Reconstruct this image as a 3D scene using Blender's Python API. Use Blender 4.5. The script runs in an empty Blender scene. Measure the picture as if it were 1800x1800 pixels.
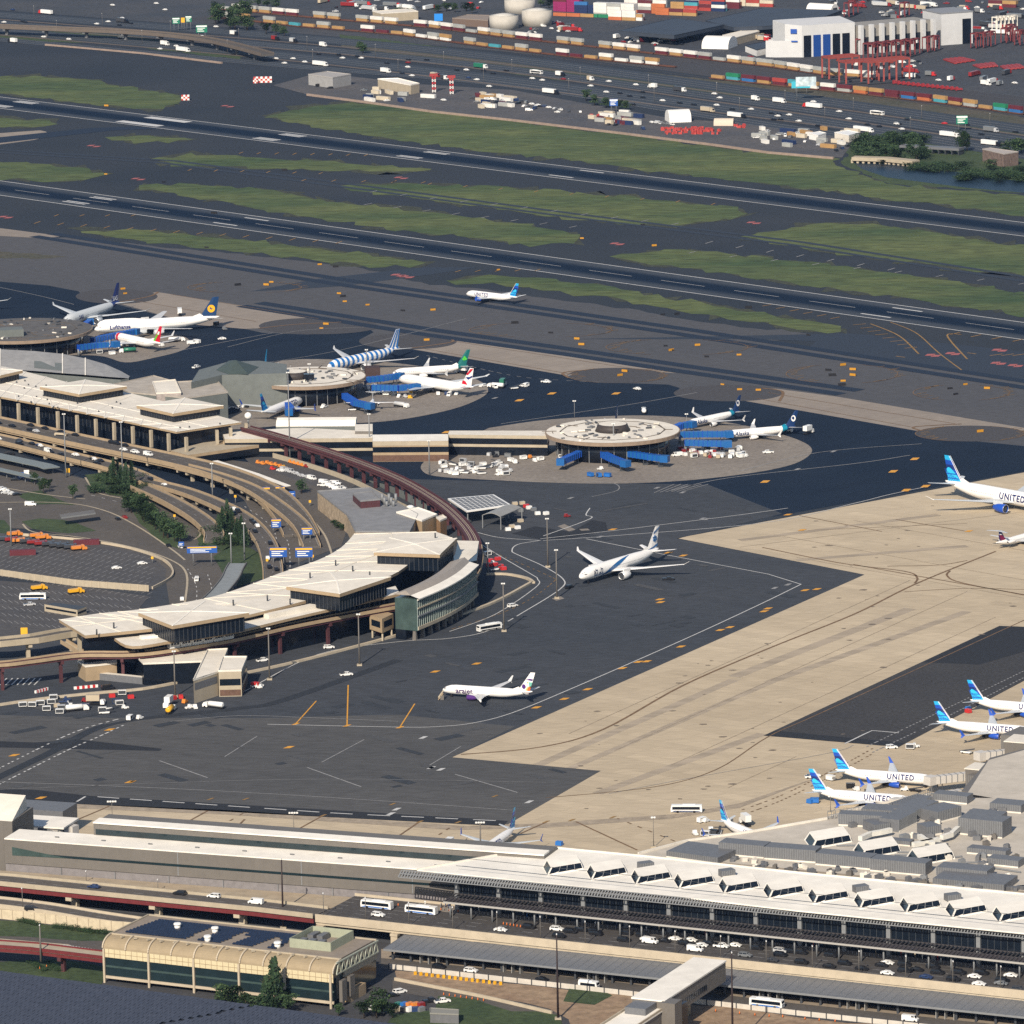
import bpy, bmesh, math, random
from mathutils import Vector, Matrix
from mathutils.geometry import tessellate_polygon
R = math.radians
def VZ(z): return Vector((0, 0, z))
rnd = random.Random(7)
S = bpy.context.scene
COL = S.collection
# ------------------------------------------------------------ camera
FPX, YHZ, ROLL, HC, OY = 10392.0, -1165.0, -0.0195, 556.0, 2800.0
PITCH = math.atan2(900 - YHZ, FPX)
cam_d = bpy.data.cameras.new('camera'); cam = bpy.data.objects.new('camera', cam_d); COL.objects.link(cam)
cam_d.sensor_width = 36; cam_d.lens = FPX / 1800 * 36; cam_d.clip_start = 10; cam_d.clip_end = 30000
cam.location = (0, -OY, HC)
cam.rotation_mode = 'QUATERNION'
cam.rotation_quaternion = (Matrix.Rotation(math.pi / 2 - PITCH, 3, 'X') @ Matrix.Rotation(ROLL, 3, 'Z')).to_quaternion()
S.camera = cam
# ------------------------------------------------------------ sky, sun, exposure
SUN_EL, SUN_AZ = R(34), R(197)          # azimuth clockwise from +Y to where the sun stands
W = bpy.data.worlds.new('World'); S.world = W; W.use_nodes = True
wn = W.node_tree.nodes; sky = wn.new('ShaderNodeTexSky'); sky.sky_type = 'NISHITA'
sky.sun_disc = False; sky.sun_elevation = SUN_EL; sky.sun_rotation = SUN_AZ
W.node_tree.links.new(sky.outputs[0], wn['Background'].inputs[0]); wn['Background'].inputs[1].default_value = 0.08
sun_d = bpy.data.lights.new('sun', 'SUN'); sun = bpy.data.objects.new('sun', sun_d); COL.objects.link(sun)
sun_d.energy = 4.3; sun_d.angle = R(0.53); sun_d.color = (1, 0.88, 0.72)
sv = Vector((math.sin(SUN_AZ) * math.cos(SUN_EL), math.cos(SUN_AZ) * math.cos(SUN_EL), math.sin(SUN_EL)))
sun.rotation_mode = 'QUATERNION'; sun.rotation_quaternion = sv.to_track_quat('Z', 'Y')
sun.location = (0, 0, 900)
vs = S.view_settings; S.display_settings.display_device = 'sRGB'
vs.view_transform = 'Standard'; vs.look = 'None'; vs.gamma = 1; vs.use_curve_mapping = False; vs.exposure = 0.45
S.cycles.max_bounces = 5; S.cycles.diffuse_bounces = 2; S.cycles.glossy_bounces = 2; S.cycles.transmission_bounces = 2
S.cycles.volume_bounces = 0; S.cycles.transparent_max_bounces = 4
S.cycles.use_denoising = False
# ------------------------------------------------------------ geometry of the view
_cp, _sp, _cr, _sr = math.cos(PITCH), math.sin(PITCH), math.cos(ROLL), math.sin(ROLL)
def G(px, py, z=0.0):
 """the point at height z that shows at photo pixel (px, py)"""
 a, b = px - 900, py - 900
 u, v = _cr * a + _sr * b, -_sr * a + _cr * b
 dy, dz = FPX * _cp - v * _sp, -FPX * _sp - v * _cp
 t = (z - HC) / dz
 return Vector((u * t, dy * t - OY, z))
def PX(p):
 x, y, z = p[0], p[1] + OY, p[2] - HC
 d = y * _cp - z * _sp; v = (-y * _sp - z * _cp) / d * FPX; u = x / d * FPX
 return (900 + _cr * u - _sr * v, 900 + _sr * u + _cr * v)
def ZT(p, py):
 """height at which the vertical over ground point p reaches pixel row py"""
 z0, z1 = -60.0, 300.0
 for _ in range(40):
  zm = (z0 + z1) / 2
  if PX((p[0], p[1], zm))[1] > py: z0 = zm
  else: z1 = zm
 return z0
def mpp(px, py):
 return (G(px + 1, py) - G(px, py)).length
# ------------------------------------------------------------ materials
MATS = {}
def mat(name, c, rough=0.7, var=0.0, scale=1.0, metal=0.0, c2=None, spec=0.3, detail=4.0, var2=0.0, scale2=0.02, emit=None, stretch=None):
 if name in MATS: return MATS[name]
 m = bpy.data.materials.new(name); m.use_nodes = True; MATS[name] = m
 nt = m.node_tree; b = nt.nodes['Principled BSDF']
 b.inputs['Roughness'].default_value = rough; b.inputs['Metallic'].default_value = metal
 b.inputs['Specular IOR Level'].default_value = spec
 c = tuple(c) + (1,)
 m.diffuse_color = c
 if not var and not var2 and c2 is None:
  b.inputs['Base Color'].default_value = c
 else:
  tc = nt.nodes.new('ShaderNodeTexCoord'); src = tc.outputs['Object']
  if stretch:
   mp = nt.nodes.new('ShaderNodeMapping'); mp.inputs['Rotation'].default_value[2] = stretch[1]; mp.inputs['Scale'].default_value = (stretch[0], 1, 1)
   nt.links.new(src, mp.inputs[0]); src = mp.outputs[0]
  col = None
  def noise(sc, det, lo, hi):
   n = nt.nodes.new('ShaderNodeTexNoise'); n.inputs['Scale'].default_value = sc; n.inputs['Detail'].default_value = det; n.inputs['Roughness'].default_value = 0.62
   nt.links.new(src, n.inputs['Vector'])
   r = nt.nodes.new('ShaderNodeMapRange'); r.inputs[1].default_value = 0.3; r.inputs[2].default_value = 0.7
   r.inputs[3].default_value = lo; r.inputs[4].default_value = hi
   nt.links.new(n.outputs['Fac'], r.inputs[0]); return r.outputs[0]
  mx = nt.nodes.new('ShaderNodeMix'); mx.data_type = 'RGBA'
  mx.inputs['A'].default_value = c; mx.inputs['B'].default_value = tuple(c2 or c[:3]) + (1,)
  if c2: nt.links.new(noise(scale2, 5, 0, 1), mx.inputs['Factor'])
  out = mx.outputs['Result']
  for a, s, d in ((var, scale, detail), (var2 if not c2 else 0, scale2, 5)):
   if not a: continue
   m2 = nt.nodes.new('ShaderNodeMix'); m2.data_type = 'RGBA'; m2.blend_type = 'MULTIPLY'; m2.inputs['Factor'].default_value = 1
   nt.links.new(out, m2.inputs['A']); nt.links.new(noise(s, d, 1 - a, 1 + a), m2.inputs['B']); out = m2.outputs['Result']
  nt.links.new(out, b.inputs['Base Color'])
 if emit:
  b.inputs['Emission Color'].default_value = c; b.inputs['Emission Strength'].default_value = emit
 return m
def slabs(m, w, h, line=.82, tone=.06, rot=0.0, mort=.02):
 """joints and a slightly different tone from slab to slab"""
 nt = m.node_tree; b = nt.nodes['Principled BSDF']; lk = b.inputs['Base Color'].links
 tc = nt.nodes.new('ShaderNodeTexCoord'); mp = nt.nodes.new('ShaderNodeMapping'); mp.inputs['Rotation'].default_value[2] = rot
 br = nt.nodes.new('ShaderNodeTexBrick'); br.inputs['Scale'].default_value = 1; br.inputs['Brick Width'].default_value = w; br.inputs['Row Height'].default_value = h
 br.inputs['Mortar Size'].default_value = mort; br.inputs['Mortar Smooth'].default_value = .3; br.offset = .5
 for k, v in (('Color1', 1 - tone), ('Color2', 1 + tone), ('Mortar', line)): br.inputs[k].default_value = (v, v, v, 1)
 mx = nt.nodes.new('ShaderNodeMix'); mx.data_type = 'RGBA'; mx.blend_type = 'MULTIPLY'; mx.inputs['Factor'].default_value = 1
 nt.links.new(tc.outputs['Object'], mp.inputs[0]); nt.links.new(mp.outputs[0], br.inputs['Vector'])
 if lk: nt.links.new(lk[0].from_socket, mx.inputs['A'])
 else: mx.inputs['A'].default_value = b.inputs['Base Color'].default_value
 nt.links.new(br.outputs['Color'], mx.inputs['B']); nt.links.new(mx.outputs['Result'], b.inputs['Base Color']); return m
def paint(name, c, rough=0.35): return mat(name, c, rough, spec=0.5)
# ------------------------------------------------------------ mesh builder
_AT = {}
class MB:
 def __init__(s): s.v = []; s.f = []; s.m = []; s.sm = []
 def add(s, vs, fs, mi=0, smooth=False):
  o = len(s.v); s.v += [tuple(q) for q in vs]
  for f in fs: s.f.append(tuple(i + o for i in f)); s.m.append(mi); s.sm.append(smooth)
  return s
 def poly(s, pts, mi=0):
  pts = [Vector(p) for p in pts]
  n = len(pts)
  if n <= 4: f = [tuple(range(n))]
  else: f = tessellate_polygon([pts])
  up = []
  for t in f:
   a = VZ(0)
   for k in range(len(t)): a += pts[t[k]].cross(pts[t[(k + 1) % len(t)]])
   up.append(tuple(t) if a.z >= 0 else tuple(reversed(t)))
  return s.add(pts, up, mi)
 def prism(s, pts, z0, z1, mi=0, mtop=None, bottom=False, inset=0):
  """vertical prism over a polygon; z1 may be a list"""
  n = len(pts); zz = z1 if isinstance(z1, (list, tuple)) else [z1] * n
  area = sum(pts[i][0] * pts[(i + 1) % n][1] - pts[(i + 1) % n][0] * pts[i][1] for i in range(n))
  if area < 0: pts = pts[::-1]; zz = zz[::-1]
  s.add([(p[0], p[1], z0) for p in pts] + [(p[0], p[1], z) for p, z in zip(pts, zz)], [(i, (i + 1) % n, n + (i + 1) % n, n + i) for i in range(n)], mi)
  s.poly([(p[0], p[1], z) for p, z in zip(pts, zz)], mi if mtop is None else mtop)
  if bottom: s.add([(p[0], p[1], z0) for p in pts], [tuple(t) for t in tessellate_polygon([[Vector((p[0], p[1], z0)) for p in pts]])], mi)
  return s
 def box(s, c, size, rz=0.0, mi=0, taper=1.0):
  hx, hy, hz = size[0] / 2, size[1] / 2, size[2] / 2
  cs, sn = math.cos(rz), math.sin(rz); V = []
  for z, k in ((-hz, 1), (hz, taper)):
   for x, y in ((-hx, -hy), (hx, -hy), (hx, hy), (-hx, hy)):
    V.append((c[0] + cs * x * k - sn * y * k, c[1] + sn * x * k + cs * y * k, c[2] + z))
  return s.add(V, [(3, 2, 1, 0), (4, 5, 6, 7), (0, 1, 5, 4), (1, 2, 6, 5), (2, 3, 7, 6), (3, 0, 4, 7)], mi)
 def beam(s, a, b, w, h, mi=0):
  a, b = Vector(a), Vector(b); d = (b - a).normalized()
  sd = d.cross(VZ(1))
  sd = Vector((1, 0, 0)) if sd.length < 1e-4 else sd.normalized()
  up = sd.cross(d); V = []
  for p in (a, b):
   for x, y in ((-1, -1), (1, -1), (1, 1), (-1, 1)): V.append(p + sd * x * w / 2 + up * y * h / 2)
  return s.add(V, [(3, 2, 1, 0), (4, 5, 6, 7), (0, 1, 5, 4), (1, 2, 6, 5), (2, 3, 7, 6), (3, 0, 4, 7)], mi)
 def rings(s, rr, mi=0, smooth=True, cap=True, mis=None):
  n = len(rr[0]); o = len(s.v)
  for r in rr: s.v += [tuple(q) for q in r]
  for k in range(len(rr) - 1):
   for i in range(n):
    j = (i + 1) % n
    s.f.append((o + k * n + i, o + k * n + j, o + (k + 1) * n + j, o + (k + 1) * n + i)); s.m.append(mis[k] if mis else mi); s.sm.append(smooth)
  if cap:
   s.f.append(tuple(o + i for i in range(n))[::-1]); s.m.append(mis[0] if mis else mi); s.sm.append(False)
   s.f.append(tuple(o + (len(rr) - 1) * n + i for i in range(n))); s.m.append(mis[-1] if mis else mi); s.sm.append(False)
  return s
 def cyl(s, a, b, r0, r1=None, n=8, mi=0, smooth=True):
  a, b = Vector(a), Vector(b); r1 = r0 if r1 is None else r1
  d = (b - a).normalized(); x = d.orthogonal().normalized(); y = d.cross(x)
  c = [(math.cos(2 * math.pi * i / n), math.sin(2 * math.pi * i / n)) for i in range(n)]
  return s.rings([[a + x * u * r0 + y * v * r0 for u, v in c], [b + x * u * r1 + y * v * r1 for u, v in c]], mi, smooth)
 def strip(s, pts, w, z=None, mi=0, w2=None):
  """flat ribbon w wide along a ground path"""
  P = [Vector((p[0], p[1], p[2] if z is None else z)) for p in pts]; n = len(P); V = []
  for i, p in enumerate(P):
   d = (P[min(i + 1, n - 1)] - P[max(i - 1, 0)]); d.z = 0; d.normalize(); nn = Vector((-d.y, d.x, 0))
   V += [p - nn * w / 2, p + nn * w / 2]
  return s.add(V, [(2 * i, 2 * i + 2, 2 * i + 3, 2 * i + 1) for i in range(n - 1)], mi)
 def wallpath(s, pts, z0, z1, t, mi=0):
  """upright wall of thickness t along a path; z0,z1 relative to each point's z"""
  P = [Vector(p) for p in pts]; n = len(P); V = []
  for i, p in enumerate(P):
   d = (P[min(i + 1, n - 1)] - P[max(i - 1, 0)]); d.z = 0; d.normalize(); nn = Vector((-d.y, d.x, 0)) * t / 2
   V += [p - nn + VZ(z0), p + nn + VZ(z0), p + nn + VZ(z1), p - nn + VZ(z1)]
  F = []
  for i in range(n - 1):
   a, b = 4 * i, 4 * i + 4
   for k in range(4): F.append((a + k, a + (k + 1) % 4, b + (k + 1) % 4, b + k)[::-1])
  F += [(0, 1, 2, 3), (4 * n - 1, 4 * n - 2, 4 * n - 3, 4 * n - 4)]
  return s.add(V, F, mi)
 def build(s, name, mats, parent=None, at=None):
  if not isinstance(mats, (list, tuple)): mats = [mats]
  at = Vector(at) if at is not None else (_AT[parent.name] if parent is not None and parent.name in _AT else VZ(0))
  me = bpy.data.meshes.new(name)
  me.from_pydata([(v[0] - at.x, v[1] - at.y, v[2] - at.z) for v in s.v], [], s.f)
  for q in mats: me.materials.append(q)
  me.polygons.foreach_set('material_index', s.m); me.polygons.foreach_set('use_smooth', s.sm)
  me.update()
  o = bpy.data.objects.new(name, me); COL.objects.link(o)
  if parent is not None:
   o.parent = parent
   if parent.name in _AT: _AT[o.name] = _AT[parent.name]
  else: o.location = at; _AT[o.name] = at
  return o
def tag(o, label=None, cat=None, group=None, kind=None):
 if label: o['label'] = label
 if cat: o['category'] = cat
 if group: o['group'] = group
 if kind: o['kind'] = kind
 return o
def thing(name, label, cat, at=(0, 0, 0), group=None, rz=0.0, local=False):
 """an Empty at the base of a thing; world-built parts subtract its place"""
 o = bpy.data.objects.new(name, None); COL.objects.link(o); o.location = at; o.rotation_euler.z = rz
 o.empty_display_size = 0.5
 if not local: _AT[o.name] = Vector(at)
 return tag(o, label, cat, group)
def copy_tree(o, parent=None):
 c = o.copy(); COL.objects.link(c)
 if parent is not None: c.parent = parent
 for ch in o.children: copy_tree(ch, c)
 return c
def structure(name, mb, m, at=None): return tag(mb.build(name, m, None, at), kind='structure')
def cr(pts, k=6):
 """smooth curve through points"""
 P = [Vector((p[0], p[1], p[2] if len(p) > 2 else 0)) for p in pts]; out = []
 for i in range(len(P) - 1):
  a, b, c, d = P[max(i - 1, 0)], P[i], P[i + 1], P[min(i + 2, len(P) - 1)]
  for j in range(k):
   t = j / k
   out.append(0.5 * ((2 * b) + (c - a) * t + (2 * a - 5 * b + 4 * c - d) * t * t + (3 * b - a - 3 * c + d) * t ** 3))
 out.append(P[-1]); return out
def GP(pts, z=0.0): return [G(p[0], p[1], z) for p in pts]
ORD = 'first second third fourth fifth sixth seventh eighth ninth tenth eleventh twelfth thirteenth fourteenth fifteenth sixteenth seventeenth eighteenth nineteenth twentieth'.split()
_T = 'twenty thirty forty fifty sixty seventy eighty ninety'.split()
def nth(i):
 if i < 20: return ORD[i]
 n = i + 1
 if n >= 100: return ('hundred' if n == 100 else 'hundred-' + nth(n - 101))
 t, u = divmod(n, 10)
 return (_T[t - 2][:-1] + 'ieth') if u == 0 else _T[t - 2] + '-' + ORD[u - 1]
SERIES = []   # (object, stem) pairs that get 'nth from the left' at the end
def series(o, stem, cat, group): SERIES.append((o, stem)); return tag(o, None, cat, group)
# ------------------------------------------------------------ ground, pavements, runways
RW = 0.76231                                   # the fitted direction of the runways
rt = Vector((-math.sin(RW), math.cos(RW), 0)); rn = Vector((math.cos(RW), math.sin(RW), 0))
M_asph = mat('old_asphalt', (.027, .035, .047), .9, .2, .55, c2=(.040, .047, .058), scale2=.006, spec=.08)
M_dark = mat('new_asphalt', (.009, .017, .033), .85, .22, .7, c2=(.015, .024, .041), scale2=.008, spec=.08)
M_mid = mat('apron_asphalt', (.045, .052, .063), .88, .22, .6, c2=(.060, .065, .074), scale2=.007, spec=.08, stretch=(.25, .3))
M_grey = mat('worn_asphalt', (.072, .074, .077), .88, .2, .6, c2=(.094, .094, .094), scale2=.01, spec=.08, stretch=(.2, .1))
M_conc = mat('apron_concrete', (.395, .325, .228), .9, .11, .5, c2=(.49, .41, .295), scale2=.012, stretch=(.22, -.9))
M_conc2 = mat('taxiway_concrete', (.215, .185, .16), .9, .13, .5, c2=(.26, .225, .19), scale2=.02, stretch=(.3, .76))
M_stand = mat('stand_concrete', (.18, .158, .138), .9, .2, .4, c2=(.24, .215, .185), scale2=.02)
M_grass = mat('airfield_grass', (.029, .060, .023), .95, .42, .2, c2=(.108, .126, .044), scale2=.016, stretch=(.35, .76))
M_grass2 = mat('verge_grass', (.030, .052, .022), .95, .3, .4, c2=(.052, .075, .03), scale2=.05)
M_brush = mat('dry_brush', (.052, .056, .038), .95, .4, .3, c2=(.085, .075, .058), scale2=.03)
M_white = mat('white_road_paint', (.50, .50, .49), .6, .12, .6)
M_wpale = mat('faded_white_paint', (.25, .25, .25), .7, .25, .5)
M_yel = mat('yellow_road_paint', (.62, .30, .03), .6, .15, .5)
M_yel2 = mat('faded_yellow_paint', (.26, .155, .05), .7, .25, .4)
M_red = mat('red_sign_paint', (.34, .10, .09), .6, .15, .5)
M_rub = mat('rubber_marks', (.010, .020, .040), .85, .2, .8)
M_brown = mat('brown_line_stain', (.16, .10, .055), .85, .3, .3)
slabs(M_conc, 23, 7.6, .83, .06, .69, .16); slabs(M_stand, 8, 7.6, .84, .05, .3, .14); slabs(M_conc2, 23, 7.6, .85, .04, -.8, .14)
slabs(M_mid, 60, 7.5, .93, .045, .69, .12); slabs(M_grey, 70, 6, .93, .04, .42, .12); slabs(M_dark, 80, 9, .95, .06, -.8, .12)
M_ndark = mat('seal_coat', (.030, .033, .039), .85, .2, .7, spec=.08)
def sheet(name, polys, m, z, jag=0.0, kind='structure', smooth=False):
 mb = MB()
 for p in polys:
  q = GP(p, z)
  if smooth:
   q = cr(q + [q[0]], 5)[:-1]
  if jag:
   out = []
   for i, a in enumerate(q):
    b = q[(i + 1) % len(q)]; L = (b - a).length; k = max(1, int(L / 9))
    for j in range(k):
     c = a.lerp(b, j / k); c.x += rnd.uniform(-jag, jag) * .5; c.y += rnd.uniform(-jag, jag); out.append(c)
   q = out
  for v in q: v.z = z
  mb.poly(q)
 return tag(mb.build(name, m), kind=kind)
gb = MB(); gb.poly([(-9000, -6000, 0), (9000, -6000, 0), (9000, 14000, 0), (-9000, 14000, 0)])
structure('ground', gb, M_asph)
structure('port_ground', MB().poly([tuple(G(x, y, .03)) for x, y in ((-300, -200), (2100, -300), (2100, 232), (1500, 150), (900, 92), (450, 52), (-300, -5))]), mat('port_asphalt', (.036, .044, .056), .9, .3, .25, c2=(.058, .060, .066), scale2=.02))
# dark apron behind the satellites
sheet('taxi_asphalt', [[(-60, 410), (130, 418), (500, 455), (640, 473), (760, 500), (900, 515), (1100, 543), (1300, 574), (1500, 592), (1330, 600), (1600, 640), (1860, 678), (1860, 830), (1300, 760), (900, 700), (500, 600), (-60, 530)]], mat('taxi_asphalt', (.072, .076, .086), .9, .18, .55, c2=(.088, .089, .096), scale2=.006, spec=.08, stretch=(.3, .76)), .02, 4)
sheet('dark_apron', [[(-60, 490), (85, 502), (138, 512), (150, 524), (190, 531), (345, 571), (430, 578), (462, 585), (540, 588), (600, 586), (650, 579), (657, 584), (632, 597), (640, 606), (690, 614), (720, 613), (1020, 664), (1060, 673), (1120, 674), (1175, 676), (1195, 682), (1188, 690), (1215, 699), (1262, 704), (1305, 704), (1610, 757), (1660, 771), (1740, 778), (1860, 790), (1860, 818), (1360, 908), (1245, 852), (1020, 850), (700, 860), (560, 900), (300, 900), (-60, 760)]], M_dark, .03)
sheet('middle_apron', [[(1245, 852), (1375, 903), (1190, 947), (1520, 1010), (795, 1331), (1056, 1355), (893, 1449), (-80, 1404), (-80, 1120), (300, 900), (700, 842), (1000, 848)]], M_mid, .05)
sheet('worn_apron', [[(-80, 1255), (200, 1262), (470, 1262), (700, 1256), (905, 1277), (795, 1331), (1056, 1355), (893, 1449), (820, 1447), (-80, 1397)]], M_grey, .07)
sheet('apron_patch', [[(-80, 1300), (60, 1305), (140, 1300), (285, 1316), (280, 1320), (-80, 1312)], [(-80, 1385), (60, 1388), (160, 1399), (820, 1438), (893, 1443), (885, 1452), (820, 1449), (-80, 1402)], [(1005, 935), (1040, 914), (1065, 918), (1068, 932), (1010, 945), (960, 950), (900, 938), (940, 925)]], M_ndark, .09)
sheet('concrete_apron', [[(1190, 946), (1360, 914), (1860, 819), (1860, 1100), (1860, 1540), (1300, 1560), (700, 1525), (-80, 1470), (-80, 1399), (0, 1402), (820, 1447), (893, 1449), (1056, 1355), (795, 1331), (1520, 1010)]], M_conc, .05)
sheet('dark_stand', [[(1342, 1293), (1757, 1100), (1860, 1104), (1860, 1165), (1580, 1313)]], mat('stand_asphalt', (.045, .046, .050), .88, .25, .6, c2=(.058, .058, .060), scale2=.02, spec=.08), .10)
sheet('dark_stand_patch', [[(1622, 1164), (1757, 1100), (1860, 1104), (1860, 1128), (1722, 1168)], [(1342, 1293), (1362, 1284), (1590, 1306), (1580, 1313)]], M_ndark, .12)
def circ(cx, cy, hw, hh, n=40): return [(cx + hw * math.cos(2 * math.pi * i / n), cy + hh * math.sin(2 * math.pi * i / n)) for i in range(n)]
sheet('taxiway_concrete', [[(205, 532), (275, 513), (450, 541), (615, 566), (560, 566), (490, 568), (455, 577), (430, 578), (345, 571)], [(690, 613), (720, 613), (1020, 664), (1080, 650), (1190, 656), (790, 594)], [(1305, 704), (1340, 680), (1470, 697), (1800, 752), (1860, 763), (1700, 748), (1610, 757)], [(-80, 400), (0, 401), (110, 415), (75, 419), (-80, 410)], [(-60, 237), (0, 234), (70, 229), (80, 231), (90, 238), (60, 246), (-60, 262)]], M_conc2, .07)
sheet('hold_circle', [circ(205, 521, 72, 13), circ(560, 573, 105, 14.5), circ(717, 600, 86, 14), circ(1083, 660, 86, 13.5), circ(1280, 691, 96, 14.5), circ(1705, 762, 96, 14)], mat('circle_asphalt', (.068, .068, .074), .9, .18, .6, spec=.08), .10)
S3A = [(860, 752), (960, 738), (1080, 731), (1160, 731), (1240, 737), (1330, 752), (1400, 772), (1427, 789), (1415, 806), (1380, 820), (1310, 833), (1200, 845), (1080, 850), (960, 848), (850, 843), (775, 838), (745, 830), (745, 812), (800, 780)]
S2A = [(420, 725), (470, 640), (640, 634), (780, 650), (840, 668), (858, 688), (830, 707), (780, 723), (700, 738), (620, 744), (560, 742), (400, 755), (390, 735)]
S1A = [(-60, 570), (120, 568), (230, 580), (310, 588), (335, 601), (320, 616), (270, 629), (220, 637), (170, 625), (60, 625), (-60, 620)]
sheet('stand_concrete', [S3A, S2A, S1A], M_stand, .09, smooth=True)
GR = [[(-60, 137), (60, 134), (150, 139), (240, 155), (322, 168), (318, 181), (270, 194), (150, 181), (-60, 155)],
 [(-60, 205), (90, 212), (105, 218), (60, 222), (-60, 226)], [(190, 243), (250, 236), (335, 244), (300, 249), (240, 250)],
 [(270, 281), (330, 270), (450, 277), (600, 285), (750, 296), (760, 301), (690, 303), (560, 298), (400, 293), (300, 290)],
 [(-60, 280), (80, 290), (150, 295), (187, 307), (150, 316), (80, 318), (-60, 311)],
 [(470, 205), (520, 191), (600, 181), (690, 182), (900, 213), (1100, 238), (1330, 268), (1468, 277), (1462, 288), (1560, 322), (1860, 351), (1860, 386), (1450, 335), (1150, 300), (900, 270), (700, 247), (500, 214)],
 [(600, 326), (700, 324), (900, 329), (1100, 345), (1290, 365), (1325, 375), (1250, 390), (1180, 397), (1050, 390), (900, 372), (750, 351), (610, 334)],
 [(245, 326), (340, 322), (480, 335), (600, 355), (750, 372), (930, 395), (1020, 414), (1010, 425), (940, 432), (850, 420), (700, 405), (600, 389), (480, 372), (330, 345), (250, 332)],
 [(135, 404), (250, 405), (420, 420), (560, 437), (700, 455), (747, 462), (730, 468), (640, 468), (500, 450), (300, 430), (200, 416)],
 [(1308, 418), (1380, 405), (1450, 390), (1560, 396), (1700, 418), (1860, 441), (1860, 490), (1700, 474), (1500, 449), (1380, 430)],
 [(1080, 452), (1150, 440), (1250, 442), (1450, 465), (1600, 485), (1860, 523), (1860, 563), (1600, 526), (1400, 499), (1250, 478), (1130, 463)],
 [(780, 496), (860, 485), (950, 490), (1100, 510), (1250, 535), (1400, 560), (1490, 577), (1490, 583), (1420, 582), (1300, 562), (1100, 530), (900, 501)]]
sheet('worn_verge', [[(x + (x - sum(q[0] for q in p) / len(p)) * .008, y + (1.6 if y > sum(q[1] for q in p) / len(p) else -1.6)) for x, y in p] for p in GR], mat('worn_verge', (.044, .050, .046), .95, .35, .3, c2=(.060, .066, .046), scale2=.03, spec=.08), .055, 13.0, 'stuff')
sheet('grass', GR, M_grass, .06, 8.0, 'stuff')
sheet('dull_grass', [[(-60, 441), (60, 445), (115, 452), (60, 455), (-60, 450)]], M_brush, .06, 3, 'stuff')
sheet('verge_grass', [[(850, 108), (1000, 122), (1250, 150), (1500, 175), (1860, 228), (1860, 248), (1500, 192), (1250, 166), (1000, 143), (860, 124)], [(600, 60), (850, 92), (850, 100), (600, 70)], [(-60, 50), (200, 58), (430, 92), (420, 104), (200, 78), (-60, 66)], [(1500, 240), (1860, 258), (1860, 345), (1560, 322), (1480, 290)]], M_grass2, .05, 4, 'stuff')
sheet('rail_brush', [[(600, 68), (850, 96), (1000, 112), (1250, 140), (1500, 165), (1860, 214), (1860, 228), (1500, 178), (1250, 153), (1000, 127), (850, 112), (600, 84)]], M_brush, .07, 3, 'stuff')
sheet('pond', [[(1500, 285), (1560, 287), (1640, 300), (1700, 303), (1740, 312), (1860, 326), (1860, 344), (1700, 330), (1560, 312), (1515, 297)]], mat('pond_water', (.012, .026, .040), .45, .2, .1, spec=.25), .08)
# runways: built along their own axis so that the rubber band runs down the middle
def runway(px0, width_off, name):
 pass
def rw_mat():
 m = bpy.data.materials.new('runway_asphalt'); m.use_nodes = True; nt = m.node_tree; b = nt.nodes['Principled BSDF']
 b.inputs['Roughness'].default_value = .85; b.inputs['Specular IOR Level'].default_value = .08
 tc = nt.nodes.new('ShaderNodeTexCoord'); sp = nt.nodes.new('ShaderNodeSeparateXYZ'); nt.links.new(tc.outputs['Object'], sp.inputs[0])
 ab = nt.nodes.new('ShaderNodeMath'); ab.operation = 'ABSOLUTE'; nt.links.new(sp.outputs['Y'], ab.inputs[0])
 mp = nt.nodes.new('ShaderNodeMapping'); mp.inputs['Scale'].default_value = (.02, .5, 1); nt.links.new(tc.outputs['Object'], mp.inputs[0])
 n = nt.nodes.new('ShaderNodeTexNoise'); n.inputs['Scale'].default_value = 1; n.inputs['Detail'].default_value = 6; nt.links.new(mp.outputs[0], n.inputs[0])
 ad = nt.nodes.new('ShaderNodeMath'); ad.operation = 'MULTIPLY_ADD'; ad.inputs[1].default_value = 7; nt.links.new(n.outputs['Fac'], ad.inputs[0]); nt.links.new(ab.outputs[0], ad.inputs[2])
 r = nt.nodes.new('ShaderNodeValToRGB'); e = r.color_ramp.elements
 mr = nt.nodes.new('ShaderNodeMapRange'); mr.inputs[1].default_value = 0; mr.inputs[2].default_value = 30; nt.links.new(ad.outputs[0], mr.inputs[0]); nt.links.new(mr.outputs[0], r.inputs[0])
 e[0].position = .0; e[0].color = (.005, .013, .030, 1); e[1].position = .62; e[1].color = (.048, .058, .074, 1)
 k = r.color_ramp.elements.new(.36); k.color = (.007, .016, .034, 1)
 g = nt.nodes.new('ShaderNodeTexNoise'); g.inputs['Scale'].default_value = .6; g.inputs['Detail'].default_value = 4; nt.links.new(tc.outputs['Object'], g.inputs[0])
 gm = nt.nodes.new('ShaderNodeMapRange'); gm.inputs[1].default_value = .3; gm.inputs[2].default_value = .7; gm.inputs[3].default_value = .82; gm.inputs[4].default_value = 1.18; nt.links.new(g.outputs['Fac'], gm.inputs[0])
 mx = nt.nodes.new('ShaderNodeMix'); mx.data_type = 'RGBA'; mx.blend_type = 'MULTIPLY'; mx.inputs['Factor'].default_value = 1
 nt.links.new(r.outputs[0], mx.inputs['A']); nt.links.new(gm.outputs[0], mx.inputs['B']); nt.links.new(mx.outputs['Result'], b.inputs['Base Color'])
 return m
M_rwy = rw_mat()
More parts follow.
